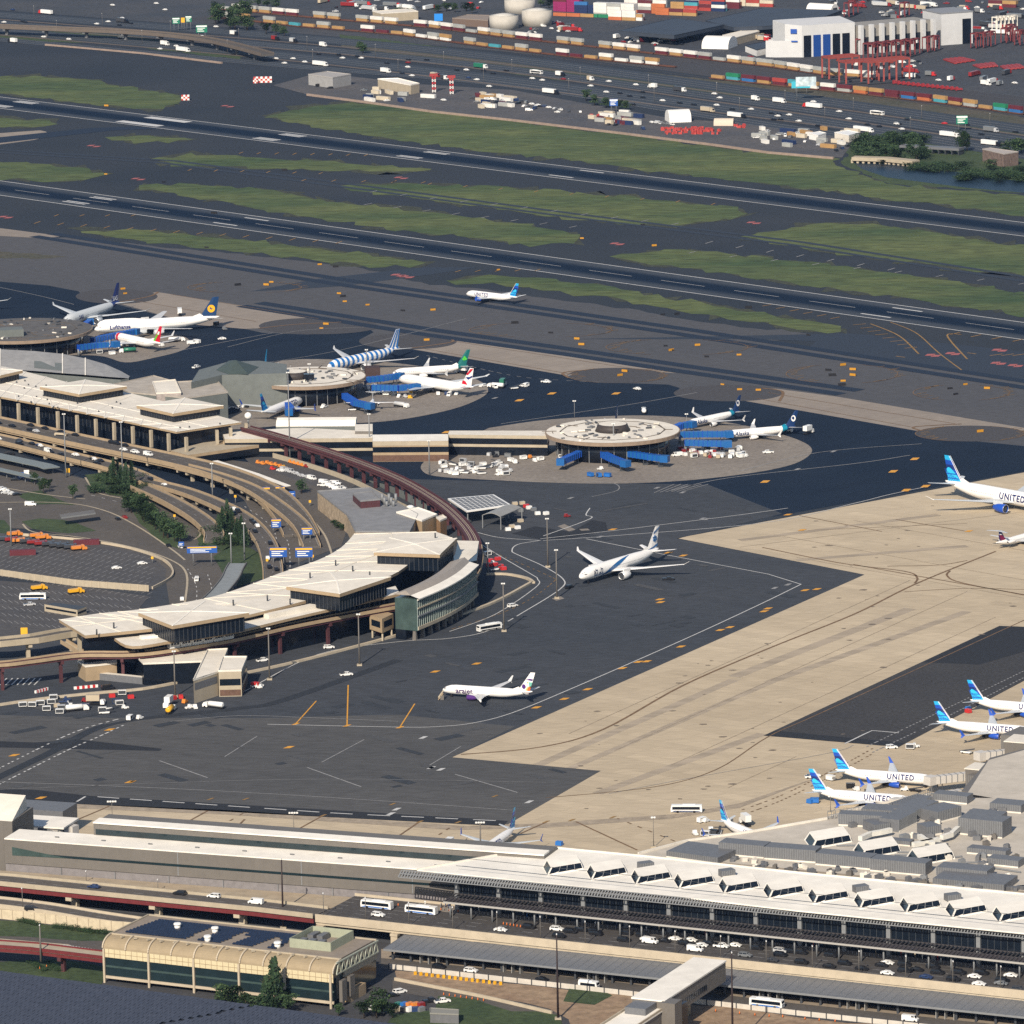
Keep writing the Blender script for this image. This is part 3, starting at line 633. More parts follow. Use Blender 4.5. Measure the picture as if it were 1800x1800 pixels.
# skylights: raked monitors set skew to the front
def skylight(px, py, z, L, dep, h, par):
 c = G(px, py, z); a = R(33); d = Vector((math.cos(a), math.sin(a), 0)); n = Vector((-.12, .99, 0)); u = VZ(1)
 A, B = c, c + d * L; Cc, Dd = B + n * dep, A + n * dep
 t0, t1 = A + d * L * .14 + n * 2.0 + u * h, B - d * L * .055 + n * 1.2 + u * h
 top = [t0, t1, t1 + n * dep * .72 - d * .5 + u * .7, t0 + n * dep * .72 - d * .5 + u * .7]
 k = MB(); k.add([A, B, Cc, Dd] + top, [(4, 5, 6, 7), (2, 3, 7, 6), (0, 1, 5, 4), (1, 2, 6, 5), (3, 0, 4, 7)])
 s = k.build('skylight', M_roof, par)
 g = MB(); f = -n * .08
 def lerp4(p, q, r_, t_, a0, a1, b0, b1): return [p.lerp(q, a0).lerp(t_.lerp(r_, a0), b0), p.lerp(q, a1).lerp(t_.lerp(r_, a1), b0), p.lerp(q, a1).lerp(t_.lerp(r_, a1), b1), p.lerp(q, a0).lerp(t_.lerp(r_, a0), b1)]
 g.add([v + f + u * .06 for v in lerp4(A, B, top[1], top[0], .03, .98, .2, .96)], [(0, 1, 2, 3)])
 g.add([v - d * .1 for v in lerp4(Dd, A, top[0], top[3], .12, .9, .12, .92)], [(0, 1, 2, 3)])
 g.add([v + d * .1 for v in lerp4(B, Cc, top[2], top[1], .1, .9, .1, .92)], [(0, 1, 2, 3)])
 g.build('skylight_glass', M_glass, s)
 b = MB()
 for t in (.3, .53, .76):
  p, q = A.lerp(B, t), top[0].lerp(top[1], t); b.beam(p.lerp(q, .16) + f * 2 + u * .08, p.lerp(q, .95) + f * 2 + u * .08, .16, .12)
 b.build('glazing_bar', M_steel, s)
for x, y in ((962, 1540), (1039, 1548), (1117, 1556.5), (1193, 1563.5), (1272, 1572.5), (1351, 1581), (1430, 1590.5), (1511, 1599), (1592, 1606.5), (1673, 1615), (1756, 1623)): skylight(x, y, ZR, 15.5, 13, 2.3, ter)
# ------------------------------------------------------------ rear pier of the same terminal with its plant yards
ZP = 17.0
pier_px = [(1122, 1502), (1209, 1479), (1322, 1463), (1455, 1440), (1500, 1424), (1560, 1412), (1640, 1397), (1665, 1402), (1760, 1403), (1860, 1400), (1900, 1582), (1800, 1573), (1400, 1534.5), (1135, 1506)]
pier = thing('terminal_pier', 'pale flat-roofed pier crowded with grey louvred plant behind the skylight roof', 'terminal pier', G(1500, 1540, 0))
pp = GP(pier_px, ZP); MB().prism(pp, 0, ZP - .05).build('wall', M_pan, pier)
rp = MB(); rp.poly([p + VZ(.02) for p in pp]); rp.build('roof', mat('pier_roof', (.50, .46, .40), .85, .1, .2, c2=(.42, .385, .33), scale2=.04), pier)
MB().wallpath([p + VZ(0) for p in pp[:8]], -.2, .8, .7).build('parapet', M_roofc, pier)
yd = MB(); yd.poly(GP([(1262, 1515), (1800, 1566), (1800, 1573), (1640, 1557), (1400, 1533), (1265, 1521)], ZP + .06)); yd.build('plant_yard', mat('gravel_roof', (.30, .25, .19), .95, .25, .3), pier)
for x, y in ((1426, 1494), (1512, 1512), (1607, 1524)): skylight(x, y, ZP, 18.5, 15, 2.6, pier)
# louvred plant screens
def screen(px0, py0, px1, py1, h, dep, z=ZP, name='plant_enclosure', m=M_lou):
 """front foot from (px0,py0) to (px1,py1) on the roof"""
 a, b = G(px0, py0, z), G(px1, py1, z); t = (b - a).normalized(); n = Vector((-t.y, t.x, 0))
 if n.y < 0: n = -n
 k = MB(); k.prism([(q.x, q.y) for q in (a, b, b + n * dep, a + n * dep)], z, z + h)
 o = k.build(name, [m], pier)
 s = MB(); L = (b - a).length
 for i in range(int(L / .9) + 1):
  p = a + t * min(L, i * .9) - n * .06; s.box((p.x, p.y, z + h / 2), (.22, .14, h), math.atan2(t.y, t.x))
 s.build('louvre', M_steel, o)
 c = MB(); c.prism([(q.x, q.y) for q in (a - n * .3, b - n * .3, b, a)], z, z + .5); c.build('kerb', M_roofc, o)
for q in ((1264, 1502, 1343, 1509, 4.6, 7), (1344, 1510, 1434, 1517, 4.6, 7), (1434, 1520, 1530, 1529, 4.4, 7), (1530, 1531, 1627, 1540, 4.6, 7), (1646, 1541, 1735, 1549, 3.6, 8), (1640, 1556, 1765, 1568, 2.6, 14),
   (1172, 1507, 1262, 1519, 2.4, 16), (1474, 1451, 1556, 1455, 4.4, 6), (1514, 1438, 1598, 1444, 3.6, 9), (1580, 1463, 1612, 1447, 4.6, 8), (1608, 1444, 1650, 1426, 4.0, 9), (1648, 1447, 1690, 1436, 4.2, 9), (1685, 1466, 1762, 1474, 6.2, 9), (1538, 1466, 1565, 1462, 3.4, 9), (1630, 1470, 1655, 1466, 3.4, 7), (1700, 1440, 1760, 1446, 2.8, 6), (1590, 1428, 1640, 1412, 2.6, 7)): screen(*q)
for q in ((1127, 1530, 1150, 1527), (1270, 1543, 1293, 1540), (1506, 1571, 1528, 1568), (1667, 1586, 1690, 1583)): screen(*q, 2.4, 3.5, ZR, 'roof_fan_unit')
# pale ducts among the plant
dk = [[(1512, 1474), (1530, 1466), (1548, 1463), (1566, 1459)], [(1542, 1453), (1548, 1443)], [(1616, 1470), (1625, 1476), (1640, 1484)], [(1655, 1472), (1672, 1467), (1684, 1456)], [(1618, 1482), (1640, 1478)], [(1605, 1485), (1650, 1476)]]
for d in dk:
 k = MB(); P = [G(x, y, ZP + 2.2) for x, y in d]
 for a, b in zip(P, P[1:]): k.beam(a, b, 1.7, 1.7)
 k.build('air_duct', mat('duct_white', (.66, .64, .58), .6, .1, .5), pier)
for x, y in ((1400, 1527), (1345, 1522), (1560, 1537), (1470, 1530), (1500, 1534), (1318, 1516), (1295, 1513), (1410, 1526), (1790, 1562), (1775, 1566)):
 k = MB(); p = G(x, y, ZP)
 for j in range(3): k.box((p.x + rnd.uniform(-2, 2), p.y + rnd.uniform(-2, 2), ZP + .7), (rnd.uniform(.8, 2), rnd.uniform(.8, 2), 1.4), rnd.random())
 k.build('roof_unit', M_lou if rnd.random() < .5 else M_roofc, pier)
MB().prism([p.xy for p in GP([(1740, 1332), (1900, 1290), (1900, 1400), (1770, 1405), (1690, 1390)], 12)], 0, 12).build('gate_block', M_pan, pier)
gr = MB(); gr.poly(GP([(1738, 1336), (1900, 1290), (1900, 1402), (1765, 1406), (1700, 1395)], 12.1)); gr.build('gate_roof', mat('pier_roof', (.5, .46, .4)), pier)
for q in ((1700, 1402, 1752, 1410, 9, 14, 0), (1760, 1330, 1800, 1335, 9, 16, 0)): screen(*q, 'gate_house', M_pan)
fr = MB(); fp = GP([(1455, 1441), (1560, 1428), (1612, 1410), (1640, 1398)], ZP)
for p, a in every(fp, 1.6): fr.box((p.x, p.y, p.z + 1.6), (.16, .16, 3.6), a)
for z in (.6, 1.8, 3.2): fr.wallpath(fp, z, z + .14, .14)
fr.build('roof_fence', M_steel, pier)
# ------------------------------------------------------------ long grey concourse (front left)
ZF = 6.0
wA, wB = G(22, 1524, ZF), G(800, 1583, ZF)
f1 = G(400, 1560, ZF); tC = Vector(wB - wA); tC.z = 0; tC.normalize(); nC = Vector((-tC.y, tC.x, 0)); 
wA = f1 + tC * ((wA - f1).dot(tC)); wB = f1 + tC * ((wB - f1).dot(tC))
wB = wB + tC * 12
con = thing('concourse', 'long grey metal-clad concourse with one dark ribbon window and a stepped white roof', 'concourse', (wA.x, wA.y, 0))
extr(MB(), wA, wB, [(0, 0), (0, ZF + 3), (-.6, ZF + 3), (-.6, ZF + 12), (14, ZF + 12.3), (14, 0)]).build('wall', M_pan, con)
extr(MB(), wA, wB, [(-.12, ZF - 6), (-.12, ZF + 2.9), (0, ZF + 2.9), (0, ZF - 6)]).build('block_base', M_pand, con)
extr(MB(), wA + tC * 7, wB, [(-.72, ZF + 6.6), (-.72, ZF + 7.5), (-.5, ZF + 7.5), (-.5, ZF + 6.6)]).build('ribbon_window', M_teal, con)
wg = MB(); a, b = wA + tC * 3, wA + tC * 26
for P in ((a + VZ(2.8 + 3.4), b + VZ(3.0 + 3.6), a + VZ(5.8 + 3.6)),): wg.add([p - nC * .75 for p in P], [(0, 1, 2)])
wg.build('corner_glass', M_green, con)
extr(MB(), wA, wB, [(-.7, ZF + 12.05), (-.7, ZF + 12.5), (12.6, ZF + 12.7), (12.6, ZF + 12.0)]).build('lower_roof', M_roof, con)
q0 = wA + tC * ((G(150, 1475, ZF + 13) - wA).dot(tC))
extr(MB(), q0, wB + tC * 20, [(12, ZF + 10), (12, ZF + 13.0), (12.0, ZF + 17.2), (26, ZF + 17.2), (26, 0), (14.2, 0), (14.2, ZF + 10)]).build('clerestory', M_pan, con)
extr(MB(), q0 + tC * .8, wB + tC * 20, [(11.9, ZF + 12.9), (11.9, ZF + 15.0), (12.1, ZF + 15.0), (12.1, ZF + 12.9)]).build('clerestory_window', M_teal, con)
extr(MB(), q0, wB + tC * 20, [(11.5, ZF + 17.2), (11.5, ZF + 17.7), (17.5, ZF + 17.9), (17.5, ZF + 17.2)]).build('upper_roof', M_roof, con)
for f in (.37, .63, .86):
 p = wA.lerp(wB, f); extr(MB(), p, p + tC * .35, [(-.66, ZF + 3.2), (-.66, ZF + 12), (-.55, ZF + 12), (-.55, ZF + 3.2)]).build('joint', M_steel, con)
for i in range(9):
 p = wA.lerp(wB, .1 + i * .1) + nC * 5; MB().box((p.x, p.y, ZF + 12.85), (1.6, .5, .3), math.atan2(tC.y, tC.x)).build('roof_drain', M_lou, con)
for i in range(8):
 p = wA.lerp(wB, .12 + i * .115) - nC * .5; MB().box((p.x, p.y, ZF + .6), (.25, .25, 4.4)).build('downpipe', M_steel, con)
bl = thing('entrance_block', 'pale grey windowless block at the left end of the long concourse', 'building', G(0, 1524, 0))
bq = GP([(-80, 1415), (12, 1421), (20, 1444), (-80, 1440)], 29); bfoot = G(24, 1520, 5)
MB().prism([p.xy for p in (bfoot, bfoot - tC * 40, bfoot - tC * 40 + nC * 22, bfoot + nC * 22 - tC * 1.5)], 0, ZT(bfoot, 1444)).build('wall', M_pan, bl)
zb = ZT(bfoot, 1444)
kb = MB(); kb.add([bfoot + VZ(zb - 5), bfoot - tC * 40 + VZ(zb - 5), bfoot - tC * 40 + nC * 18 + VZ(zb + .5), bfoot + nC * 18 - tC * 2.5 + VZ(zb + .5), bfoot + nC * 19 - tC * 2.5 + VZ(zb - 5), bfoot - tC * 40 + nC * 19 + VZ(zb - 5)], [(0, 3, 2, 1), (0, 4, 3), (3, 4, 5, 2), (0, 1, 5, 4)])
kb.build('roof', M_roofc, bl)
lw = thing('gate_annex', 'low white-roofed gate annex between the grey block and the blue jet bridge', 'building', G(70, 1470, 0))
extr(MB(), G(22, 1470, 0), G(112, 1476, 0), [(0, 0), (0, 11), (14, 11), (14, 0)]).build('wall', M_lou, lw)
extr(MB(), G(20, 1452, 11), G(112, 1458, 11), [(0, 11), (0, 11.6), (15, 11.8), (15, 11)]).build('roof', M_roof, lw)
# sandy bank and the roads in front of it
bank = MB(); bank.poly([wA - tC * 40 - nC * .3 + VZ(0), wB - nC * .3 + tC * 5, wB - nC * 19 + tC * 5 + VZ(.6), wA - nC * 19 - tC * 40 + VZ(.6)])
structure('embankment', bank, M_sand)
# lower ground sheets at the front (z = 0)
sheet('service_road', [[(-80, 1480), (900, 1530), (1900, 1660), (1900, 2100), (-80, 2100)]], M_road, .06)
sheet('road', [[(-80, 1558), (700, 1626), (1200, 1690), (1200, 1720), (700, 1660), (280, 1610), (-80, 1575)]], mat('shaded_road', (.07, .075, .085), .8, .1, .3), .09)
sheet('pavement', [[(670, 1668), (1050, 1706), (1400, 1745), (1900, 1800), (1900, 1816), (1400, 1764), (1050, 1722), (670, 1684)]], M_pave, .16)
sheet('kerb_road', [[(670, 1684), (1050, 1722), (1400, 1764), (1900, 1816), (1900, 1835), (1400, 1784), (1050, 1742), (670, 1702)]], M_roadp, .10)
sheet('bare_earth', [[(690, 1706), (1050, 1745), (1400, 1787), (1900, 1840), (1900, 2100), (960, 2100), (1000, 1790), (960, 1772), (700, 1722)]], M_earth, .12, 2)
sheet('lawn', [[(770, 1750), (830, 1758), (900, 1775), (985, 1785), (990, 1830), (650, 1830), (690, 1780), (760, 1775)], [(-80, 1612), (60, 1622), (230, 1640), (200, 1655), (90, 1650), (-80, 1640)], [(-80, 1695), (60, 1688), (150, 1690), (190, 1700), (180, 1735), (-80, 1730)], [(1000, 1735), (1060, 1742), (1080, 1752), (1040, 1768), (985, 1760)]], M_grass2, .17, 2)
sheet('approach_road', [[(-80, 1628), (190, 1652), (190, 1672), (-80, 1648)], [(-80, 1652), (190, 1680), (190, 1690), (-80, 1668)], [(690, 1722), (960, 1772), (985, 1784), (900, 1778), (690, 1742)]], M_roadp, .14)
sheet('island', [[(-80, 1643), (120, 1660), (140, 1668), (-80, 1652)]], M_prec, .22)
zb_ = MB()
for i in range(13):
 a = G(112 + i * 5.2, 1660.5 + i * .75, .24); zb_.strip([a, a + Vector((2.2, -4.6, 0))], .7)
structure('zebra_marking', zb_, M_white)
# departures deck: left, red-girdered stretch and right, concrete stretch
Pd = [G(-60, 1549, ZD), G(0, 1553.5, ZD), G(150, 1569, ZD), G(450, 1599, ZD), dA]
cA = off(Pd, 5.6)
road_deck('elevated_road', 'elevated road on red girders passing the long grey concourse', 'elevated road', cA, 11, m_edge=M_pre, thick=.9, par=1.0, girder=(M_redst, 1.7), pier=34, pstart=8, pw=2.4)
cB = [dA + nA * 15.5 + tA * 1, dA + nA * 15.5 + tA * 300]
dk = road_deck('departures_deck', 'wide concrete departures deck in front of the dark glass terminal front', 'elevated road', cB, 31, m_road=mat('deck_asphalt', (.062, .058, .056), .9, .2, .5), m_edge=M_prec, thick=1.4, par=1.0, girder=(M_prec, 1.5), pier=None, lanes=True)
pv = MB(); pv.prism([p.xy for p in (dA + nA * 23 + tA * 30, dA + nA * 23 + tA * 300, dA + nA * 31 + tA * 300, dA + nA * 31 + tA * 30)], ZD, ZD + .18); pv.build('kerb_pavement', mat('deck_pavement', (.20, .175, .15), .9, .15, .5), dk)
bo = MB()
for i in range(170):
 p = dA + nA * 23.6 + tA * (32 + i * 1.6); bo.box((p.x, p.y, ZD + .7), (.25, .25, 1.1))
bo.build('bollard_row', M_steel, dk)
for i in range(12):
 p = dA + tA * (3 + i * 29.4); k = MB(); k.box((p.x + nA.x * 4, p.y + nA.y * 4, 2.3), (2.6, 9.5, 4.6), math.atan2(tA.y, tA.x)); k.box((p.x + nA.x * 4, p.y + nA.y * 4, 4.6), (2.9, 10, .9), math.atan2(tA.y, tA.x)); k.build('pier', M_prec, dk)
for i in range(24):
 p = dA + nA * 20 + tA * (8 + i * 13); k = MB(); k.cyl((p.x, p.y, 0), (p.x, p.y, ZD - 2), .7); k.build('column', M_dsteel, dk)
k = MB(); k.prism([p.xy for p in (dA + nA * 28, dA + nA * 28 + tA * 300, dA + nA * 31 + tA * 300, dA + nA * 31)], 0, ZD - 1.6); k.build('back_wall', M_glsb, dk)
# lower canopy along the arrivals kerb
zc = 4.6; l0, l1 = G(674, 1668, zc), G(1900, 1798, zc); tl = (l1 - l0).normalized(); nl = Vector((-tl.y, tl.x, 0))
lc = thing('arrivals_canopy', 'long blue-grey metal canopy over the arrivals kerb below the departures deck', 'canopy', (l0.x, l0.y, 0))
extr(MB(), l0, l1, [(0, zc - .5), (0, zc), (17, zc + .8), (17, zc + .3)]).build('roof', mat('canopy_metal', (.135, .145, .16), .45, .08, .3, spec=.5), lc)
extr(MB(), l0, l1, [(-.25, zc - .6), (-.25, zc + .1), (0, zc + .1), (0, zc - .6)]).build('fascia', M_steel, lc)
st = MB()
for i in range(int((l1 - l0).length / 3.2)): p = l0 + tl * i * 3.2; st.beam(p + VZ(.06), p + nl * 17 + VZ(.86), .12, .1)
st.build('seam', M_steel, lc)
for i in range(int((l1 - l0).length / 7)):
 p = l0 + tl * (2 + i * 7) + nl * 3; k = MB(); k.box((p.x, p.y, zc / 2), (.7, .7, zc), 0); k.build('column', M_dsteel, lc)
k = MB(); extr(k, l0 + nl * 9, l1 + nl * 9, [(0, 0), (0, zc), (.6, zc), (.6, 0)]); k.build('glass_wall', M_glsb, lc)
for i in range(7):
 p = l0 + tl * (13 + i * 32) + nl * 3.5; p.z = 0; k = MB()
 for u_ in (0, 3.2, 6.4): k.box((p.x + tl.x * u_, p.y + tl.y * u_, 1.7), (.25, 2.5, 3.4), math.atan2(tl.y, tl.x))
 k.beam(p + VZ(3.4), p + tl * 6.4 + VZ(3.4), 2.6, .3); k.build('door_vestibule', mat('door_frame', (.28, .28, .27), .4), lc)
# white panel barrier beside the arrivals road
def barrier(name, label, cat, path, z0, h, t, m, post=None, mp=M_dsteel):
 r = thing(name, label, cat, tuple(path[0]))
 MB().wallpath(path, z0, z0 + h, t).build('panel', m, r)
 if post:
  k = MB()
  for p, a in every(path, post): k.box((p.x, p.y, p.z + z0 + h / 2), (.35, t + .35, h + .2), a)
  k.build('post', mp, r)
 return r
barrier('site_fence', 'pale panel site fence between the arrivals road and the bare earth', 'fence', GP([(684, 1703), (1050, 1744), (1400, 1785), (1900, 1838)]), 0, 1.8, .3, mat('fence_panel', (.50, .47, .42), .7, .1, .4), 5.5)
barrier('concrete_barrier', 'cream concrete barrier along the curved works road', 'barrier', cr(GP([(694, 1724), (760, 1737), (850, 1755), (970, 1783)])), 0, 1.2, .7, M_prec)
# ramp with retaining wall at the left
rp_ = cr([G(-60, 1576, 4.6), G(0, 1580, 4.6), G(90, 1591, 4.2), G(180, 1606, 3.2), G(262, 1618, 2.0)])
road_deck('ramp', 'curving ramp with a cream block retaining wall left of the station roof', 'ramp', off(rp_, -4.5), 9.5, thick=1.0, par=.9, m_edge=M_prec)
barrier('retaining_wall', 'cream block retaining wall holding up the curving ramp', 'wall', [Vector((p.x, p.y, 0)) for p in off(rp_, -9.4)], 0, 3.6, .6, mat('block_wall', (.50, .43, .31), .85, .12, .5), 4.5, mat('block_joint', (.40, .34, .25)))
# AirTrain-like guideway at far left
gw_ = [G(-80, 1653, 8), G(60, 1663, 8), G(190, 1679, 8), G(260, 1688, 8)]
road_deck('guideway', 'maroon-girdered train guideway entering the station at left', 'guideway', gw_, 6.5, m_road=M_pre, m_edge=M_redst, thick=.8, par=.5, girder=(M_redst, 1.3), pier=38, pstart=42, m_pier=M_mar, pw=1.4, lanes=False)
# ------------------------------------------------------------ station with barrel eaves and solar roof
sA, sB = G(183, 1727, 0), G(587, 1774, 0); ts = (sB - sA).normalized(); ns = Vector((-ts.y, ts.x, 0)); dep = (G(682, 1733, 0) - sB).dot(ns); dep = max(30, min(dep, 62))
SL = (sB - sA).length
sta = thing('train_station', 'station with teal glass, cream barrel eaves and blue solar panels on its roof', 'station', (sA.x, sA.y, 0))
zs1, zs2, zs3, zs4 = 2.6, 9.2, 12.2, 15.8
MB().prism([p.xy for p in (sA + ns * .4, sB + ns * .4 - ts * .4, sB + ns * dep - ts * .4, sA + ns * dep)], zs1, zs3).build('wall', M_teal, sta)
extr(MB(), sA, sB, [(0, zs2), (0, zs3), (.3, zs3), (.3, zs2)]).build('cream_panel', mat('cream_panel', (.56, .49, .32), .6, .05, .5), sta)
extr(MB(), sA, sB, [(-.1, zs1 - .9), (-.1, zs1), (.5, zs1), (.5, zs1 - .9)]).build('sill_beam', M_prec, sta)
extr(MB(), sA, sB, [(.3, 5.6), (.3, 6.3), (.5, 6.3), (.5, 5.6)]).build('glass_band', M_green, sta)
bar_ = [(6.2 - 6.2 * math.sin(R(90 * i / 8)) + .0, zs3 + (zs4 - zs3) * math.cos(R(90 * i / 8))) for i in range(9)]
k = MB(); extr(k, sA, sB, bar_, closed=False); 
for P in (sA, sB): k.add([(P.x + ns.x * b, P.y + ns.y * b, z) for b, z in bar_] + [(P.x + ns.x * 6.2, P.y + ns.y * 6.2, zs3)], [tuple(range(10))])
k.build('barrel_eave', mat('barrel_tan', (.30, .24, .155), .7, .08, .4), sta)
MB().prism([p.xy for p in (sA + ns * 6.2, sB + ns * 6.2 - ts * 1, sB + ns * dep - ts * 1, sA + ns * dep)], zs3, zs4, bottom=True).build('roof', mat('station_roof', (.235, .20, .165), .9, .12, .3), sta)
for a, b in ((sA + ns * 6.2, sB + ns * 6.2), (sA + ns * 6.2, sA + ns * dep), (sA + ns * dep, sB + ns * dep)): MB().beam(a + VZ(zs4 + .2), b + VZ(zs4 + .2), .6, .5).build('roof_edge', M_pre, sta)
nrib = 10
for i in range(nrib + 1):
 p = sA + ts * SL * i / nrib; q = MB()
 for (b0, z0_), (b1, z1_) in zip(bar_, bar_[1:]): q.beam((p.x + ns.x * (b0 - .15), p.y + ns.y * (b0 - .15), z0_ + .3), (p.x + ns.x * (b1 - .2), p.y + ns.y * (b1 - .2), z1_ + .3), .5, .5)
 q.build('rib', M_prec, sta)
for i in range(6):
 p = sA + ts * (SL * i / 5 * .985 + .4) - ns * .2; MB().box((p.x, p.y, zs3 / 2), (.7, .7, zs3), math.atan2(ts.y, ts.x)).build('column', M_prec, sta)
mm = MB()
for i in range(41): p = sA + ts * SL * i / 40 - ns * .04; mm.box((p.x, p.y, (zs2 + zs3) / 2), (.14, .1, zs3 - zs2), math.atan2(ts.y, ts.x))
mm.beam(sA - ns * .04 + VZ(10.7), sB - ns * .04 + VZ(10.7), .1, .14); mm.build('panel_joint', M_tan, sta)
# right end: frame truss over glass and cream walls
MB().prism([p.xy for p in (sB + ns * 8 + ts * .1, sB + ns * dep + ts * .1, sB + ns * dep - ts * .5, sB + ns * 8 - ts * .5)], zs2, zs3).build('end_panel', M_pre, sta)
k = MB(); e_ = sB + ts * .6; hi, lo_ = zs4, zs3 - .3; nd = 9
for z in (hi, lo_): k.beam(e_ + ns * 1.5 + VZ(z), e_ + ns * dep + VZ(z), .45, .45)
for i in range(nd):
 a = e_ + ns * (1.5 + (dep - 1.5) * i / nd); b = e_ + ns * (1.5 + (dep - 1.5) * (i + .5) / nd); c = e_ + ns * (1.5 + (dep - 1.5) * (i + 1) / nd)
 k.beam(a + VZ(lo_), b + VZ(hi), .35, .35); k.beam(b + VZ(hi), c + VZ(lo_), .35, .35)
k.build('end_truss', mat('pale_green_steel', (.36, .38, .31), .5), sta)
for d, z0_, z1_ in ((4, 2, 9.5), (10, 2.5, 9.5)):
 p = sB + ts * 1.6 + ns * d; MB().box((p.x, p.y, (z0_ + z1_) / 2), (1.2, 3.4, z1_ - z0_), math.atan2(ts.y, ts.x)).build('lift_shaft', M_pan, sta)
p = sB + ns * 15 + ts * .6; MB().box((p.x, p.y, 2), (2, 12, 4), math.atan2(ts.y, ts.x)).build('end_wall', M_tan, sta)
# rooftop screen with plant inside
yA = sA + ts * SL * .735 + ns * 14; w_, d_ = SL * .175, dep * .52
k = MB(); q = [yA, yA + ts * w_, yA + ts * w_ + ns * d_, yA + ns * d_, yA]
k.wallpath([p + VZ(zs4) for p in q[:2]], 0, 3.2, .3); k.wallpath([p + VZ(zs4) for p in q[1:3]], 0, 3.2, .3); k.wallpath([p + VZ(zs4) for p in q[2:4]], 0, 3.2, .3); k.wallpath([p + VZ(zs4) for p in q[3:5]], 0, 3.2, .3)
k.build('plant_screen', mat('pale_green_panel', (.30, .32, .24), .6, .08, .4), sta)
for i in range(5):
 p = yA + ts * (2.5 + (i % 3) * 3.6) + ns * (4 + (i // 3) * 9); MB().box((p.x, p.y, zs4 + 1), (2.2, 5.5, 2), math.atan2(ts.y, ts.x)).build('plant_unit', M_lou, sta)
# solar panels in tilted rows
sp_ = MB(); so = [(.17, .70)]
gaps = [(.30, .36, .0, .62), (.30, .33, .5, .8), (.455, .51, 0, .55), (.455, .48, .4, .75), (.60, .655, 0, .6), (.60, .63, .4, .7)]
ang = math.atan2(ts.y, ts.x)
def panel(mb, c, w, d, tilt, u, v):
 a = c - u * w / 2 - v * d / 2; b = c + u * w / 2 - v * d / 2; t = Vector((0, 0, math.sin(tilt) * d))
 mb.add([a, b, b + v * d + t, a + v * d + t, a - VZ(.08), b - VZ(.08), b + v * d + t * .9, a + v * d + t * .9], [(0, 1, 2, 3), (5, 4, 7, 6), (0, 4, 5, 1), (3, 2, 6, 7)])
for r_ in range(10):
 fb = .14 + .76 * r_ / 10
 for i in range(52):
  fa = .04 + .66 * i / 52 + .05 * fb
  hit = any(a0 + fb * .03 <= fa <= a1 + fb * .03 and b0 <= (fb - .14) / .76 <= b1 for a0, a1, b0, b1 in gaps) or fa > .70
  if hit: continue
  panel(sp_, sA + ts * SL * fa + ns * (6.2 + (dep - 7) * fb) + VZ(zs4 + .35), SL * .66 / 52 * .92, (dep - 7) * .76 / 10 * .56, R(16), ts, ns)
M_sol = mat('solar_panel', (.014, .022, .045), .25, .25, .9, spec=.6)
sp_.build('solar_array', M_sol, sta)
for x, y in ((312, 1633), (378, 1640), (488, 1666), (365, 1655)):
 p = G(x, y, zs4); k = MB(); k.cyl(p, p + VZ(1.6), 1.1); k.cyl(p + VZ(1.6), p + VZ(2.2), 1.5, 1.2); k.build('roof_vent', M_wht, sta)
for i in range(16):
 p = G(215 + i * 23, 1648 + i * 2.5, zs4); MB().box((p.x, p.y, zs4 + .3), (1.3, .7, .5), rnd.random()).build('roof_hatch', M_pre, sta)
# ------------------------------------------------------------ solar-roofed car park at the bottom left corner
zk = 20.0; pk0, pk1 = G(-60, 1697.5, zk), G(760, 1808, zk); tk = (pk1 - pk0).normalized(); nk = Vector((tk.y, -tk.x, 0))
pk = thing('parking_garage', 'car park roof covered edge to edge with dark blue solar panels in the bottom corner', 'car park', (pk0.x, pk0.y, 0))
MB().prism([p.xy for p in (pk0, pk1, pk1 + nk * 110, pk0 + nk * 110)], 0, zk - 1.2).build('building', M_pre, pk)
so_ = MB(); KL = (pk1 - pk0).length
for r_ in range(36):
 for i in range(int(KL / 1.75)):
  if abs((i * 1.75) - (112 - r_ * 1.5)) < 1.0: continue
  panel(so_, pk0 + tk * (i * 1.75 + .9) + nk * (1.6 + r_ * 2.9) + Vector((0, 0, .05 * math.sin(i * 7.3 + r_ * 3.1))), 1.62, 2.5, R(-9), tk, nk)
so_.build('solar_array', mat('car_park_solar', (.045, .050, .068), .4, .2, .35, spec=.4), pk)
MB().prism([p.xy for p in (pk0, pk1, pk1 + nk * 110, pk0 + nk * 110)], zk - .95, zk - .75, bottom=True).build('panel_frame_shade', mat('frame_shadow', (.02, .022, .03), .7), pk)  # thin slab under the panels; its near-black colour paints the shade between them
# ------------------------------------------------------------ skybridge at the bottom right
zy = 14.0
Y0, Y1 = G(1246, 1689, zy), G(1143, 1756, zy); ty = (Y0 - Y1).normalized(); my = Vector((ty.y, -ty.x, 0))
bw = 11.5
sky_b = thing('footbridge', 'white-roofed covered footbridge with a grey lift tower crossing to the terminal', 'footbridge', (Y1.x, Y1.y, 0))
E1 = Y0 + ty * 1; S1 = Y1 - ty * 2; S2 = S1 - ty * 85
MB().prism([p.xy for p in (S1 - my * bw / 2, E1 - my * bw / 2, E1 + my * bw / 2, S1 + my * bw / 2)], 7.2, zy, bottom=True).build('wall', M_pan, sky_b)
MB().prism([p.xy for p in (S1 - my * (bw / 2 + .3), E1 - my * (bw / 2 + .3), E1 + my * (bw / 2 + .3), S1 + my * (bw / 2 + .3))], zy + .002, zy + .5, bottom=True).build('roof', M_roof, sky_b)
wq = MB()
for i in range(19):
 p = S1 + ty * (8 + i * 1.55) + my * (bw / 2 + .06); wq.box((p.x, p.y, 9.6 + .0), (.95, .1, 1.9), math.atan2(ty.y, ty.x))
wq.build('window_row', M_glass, sky_b)
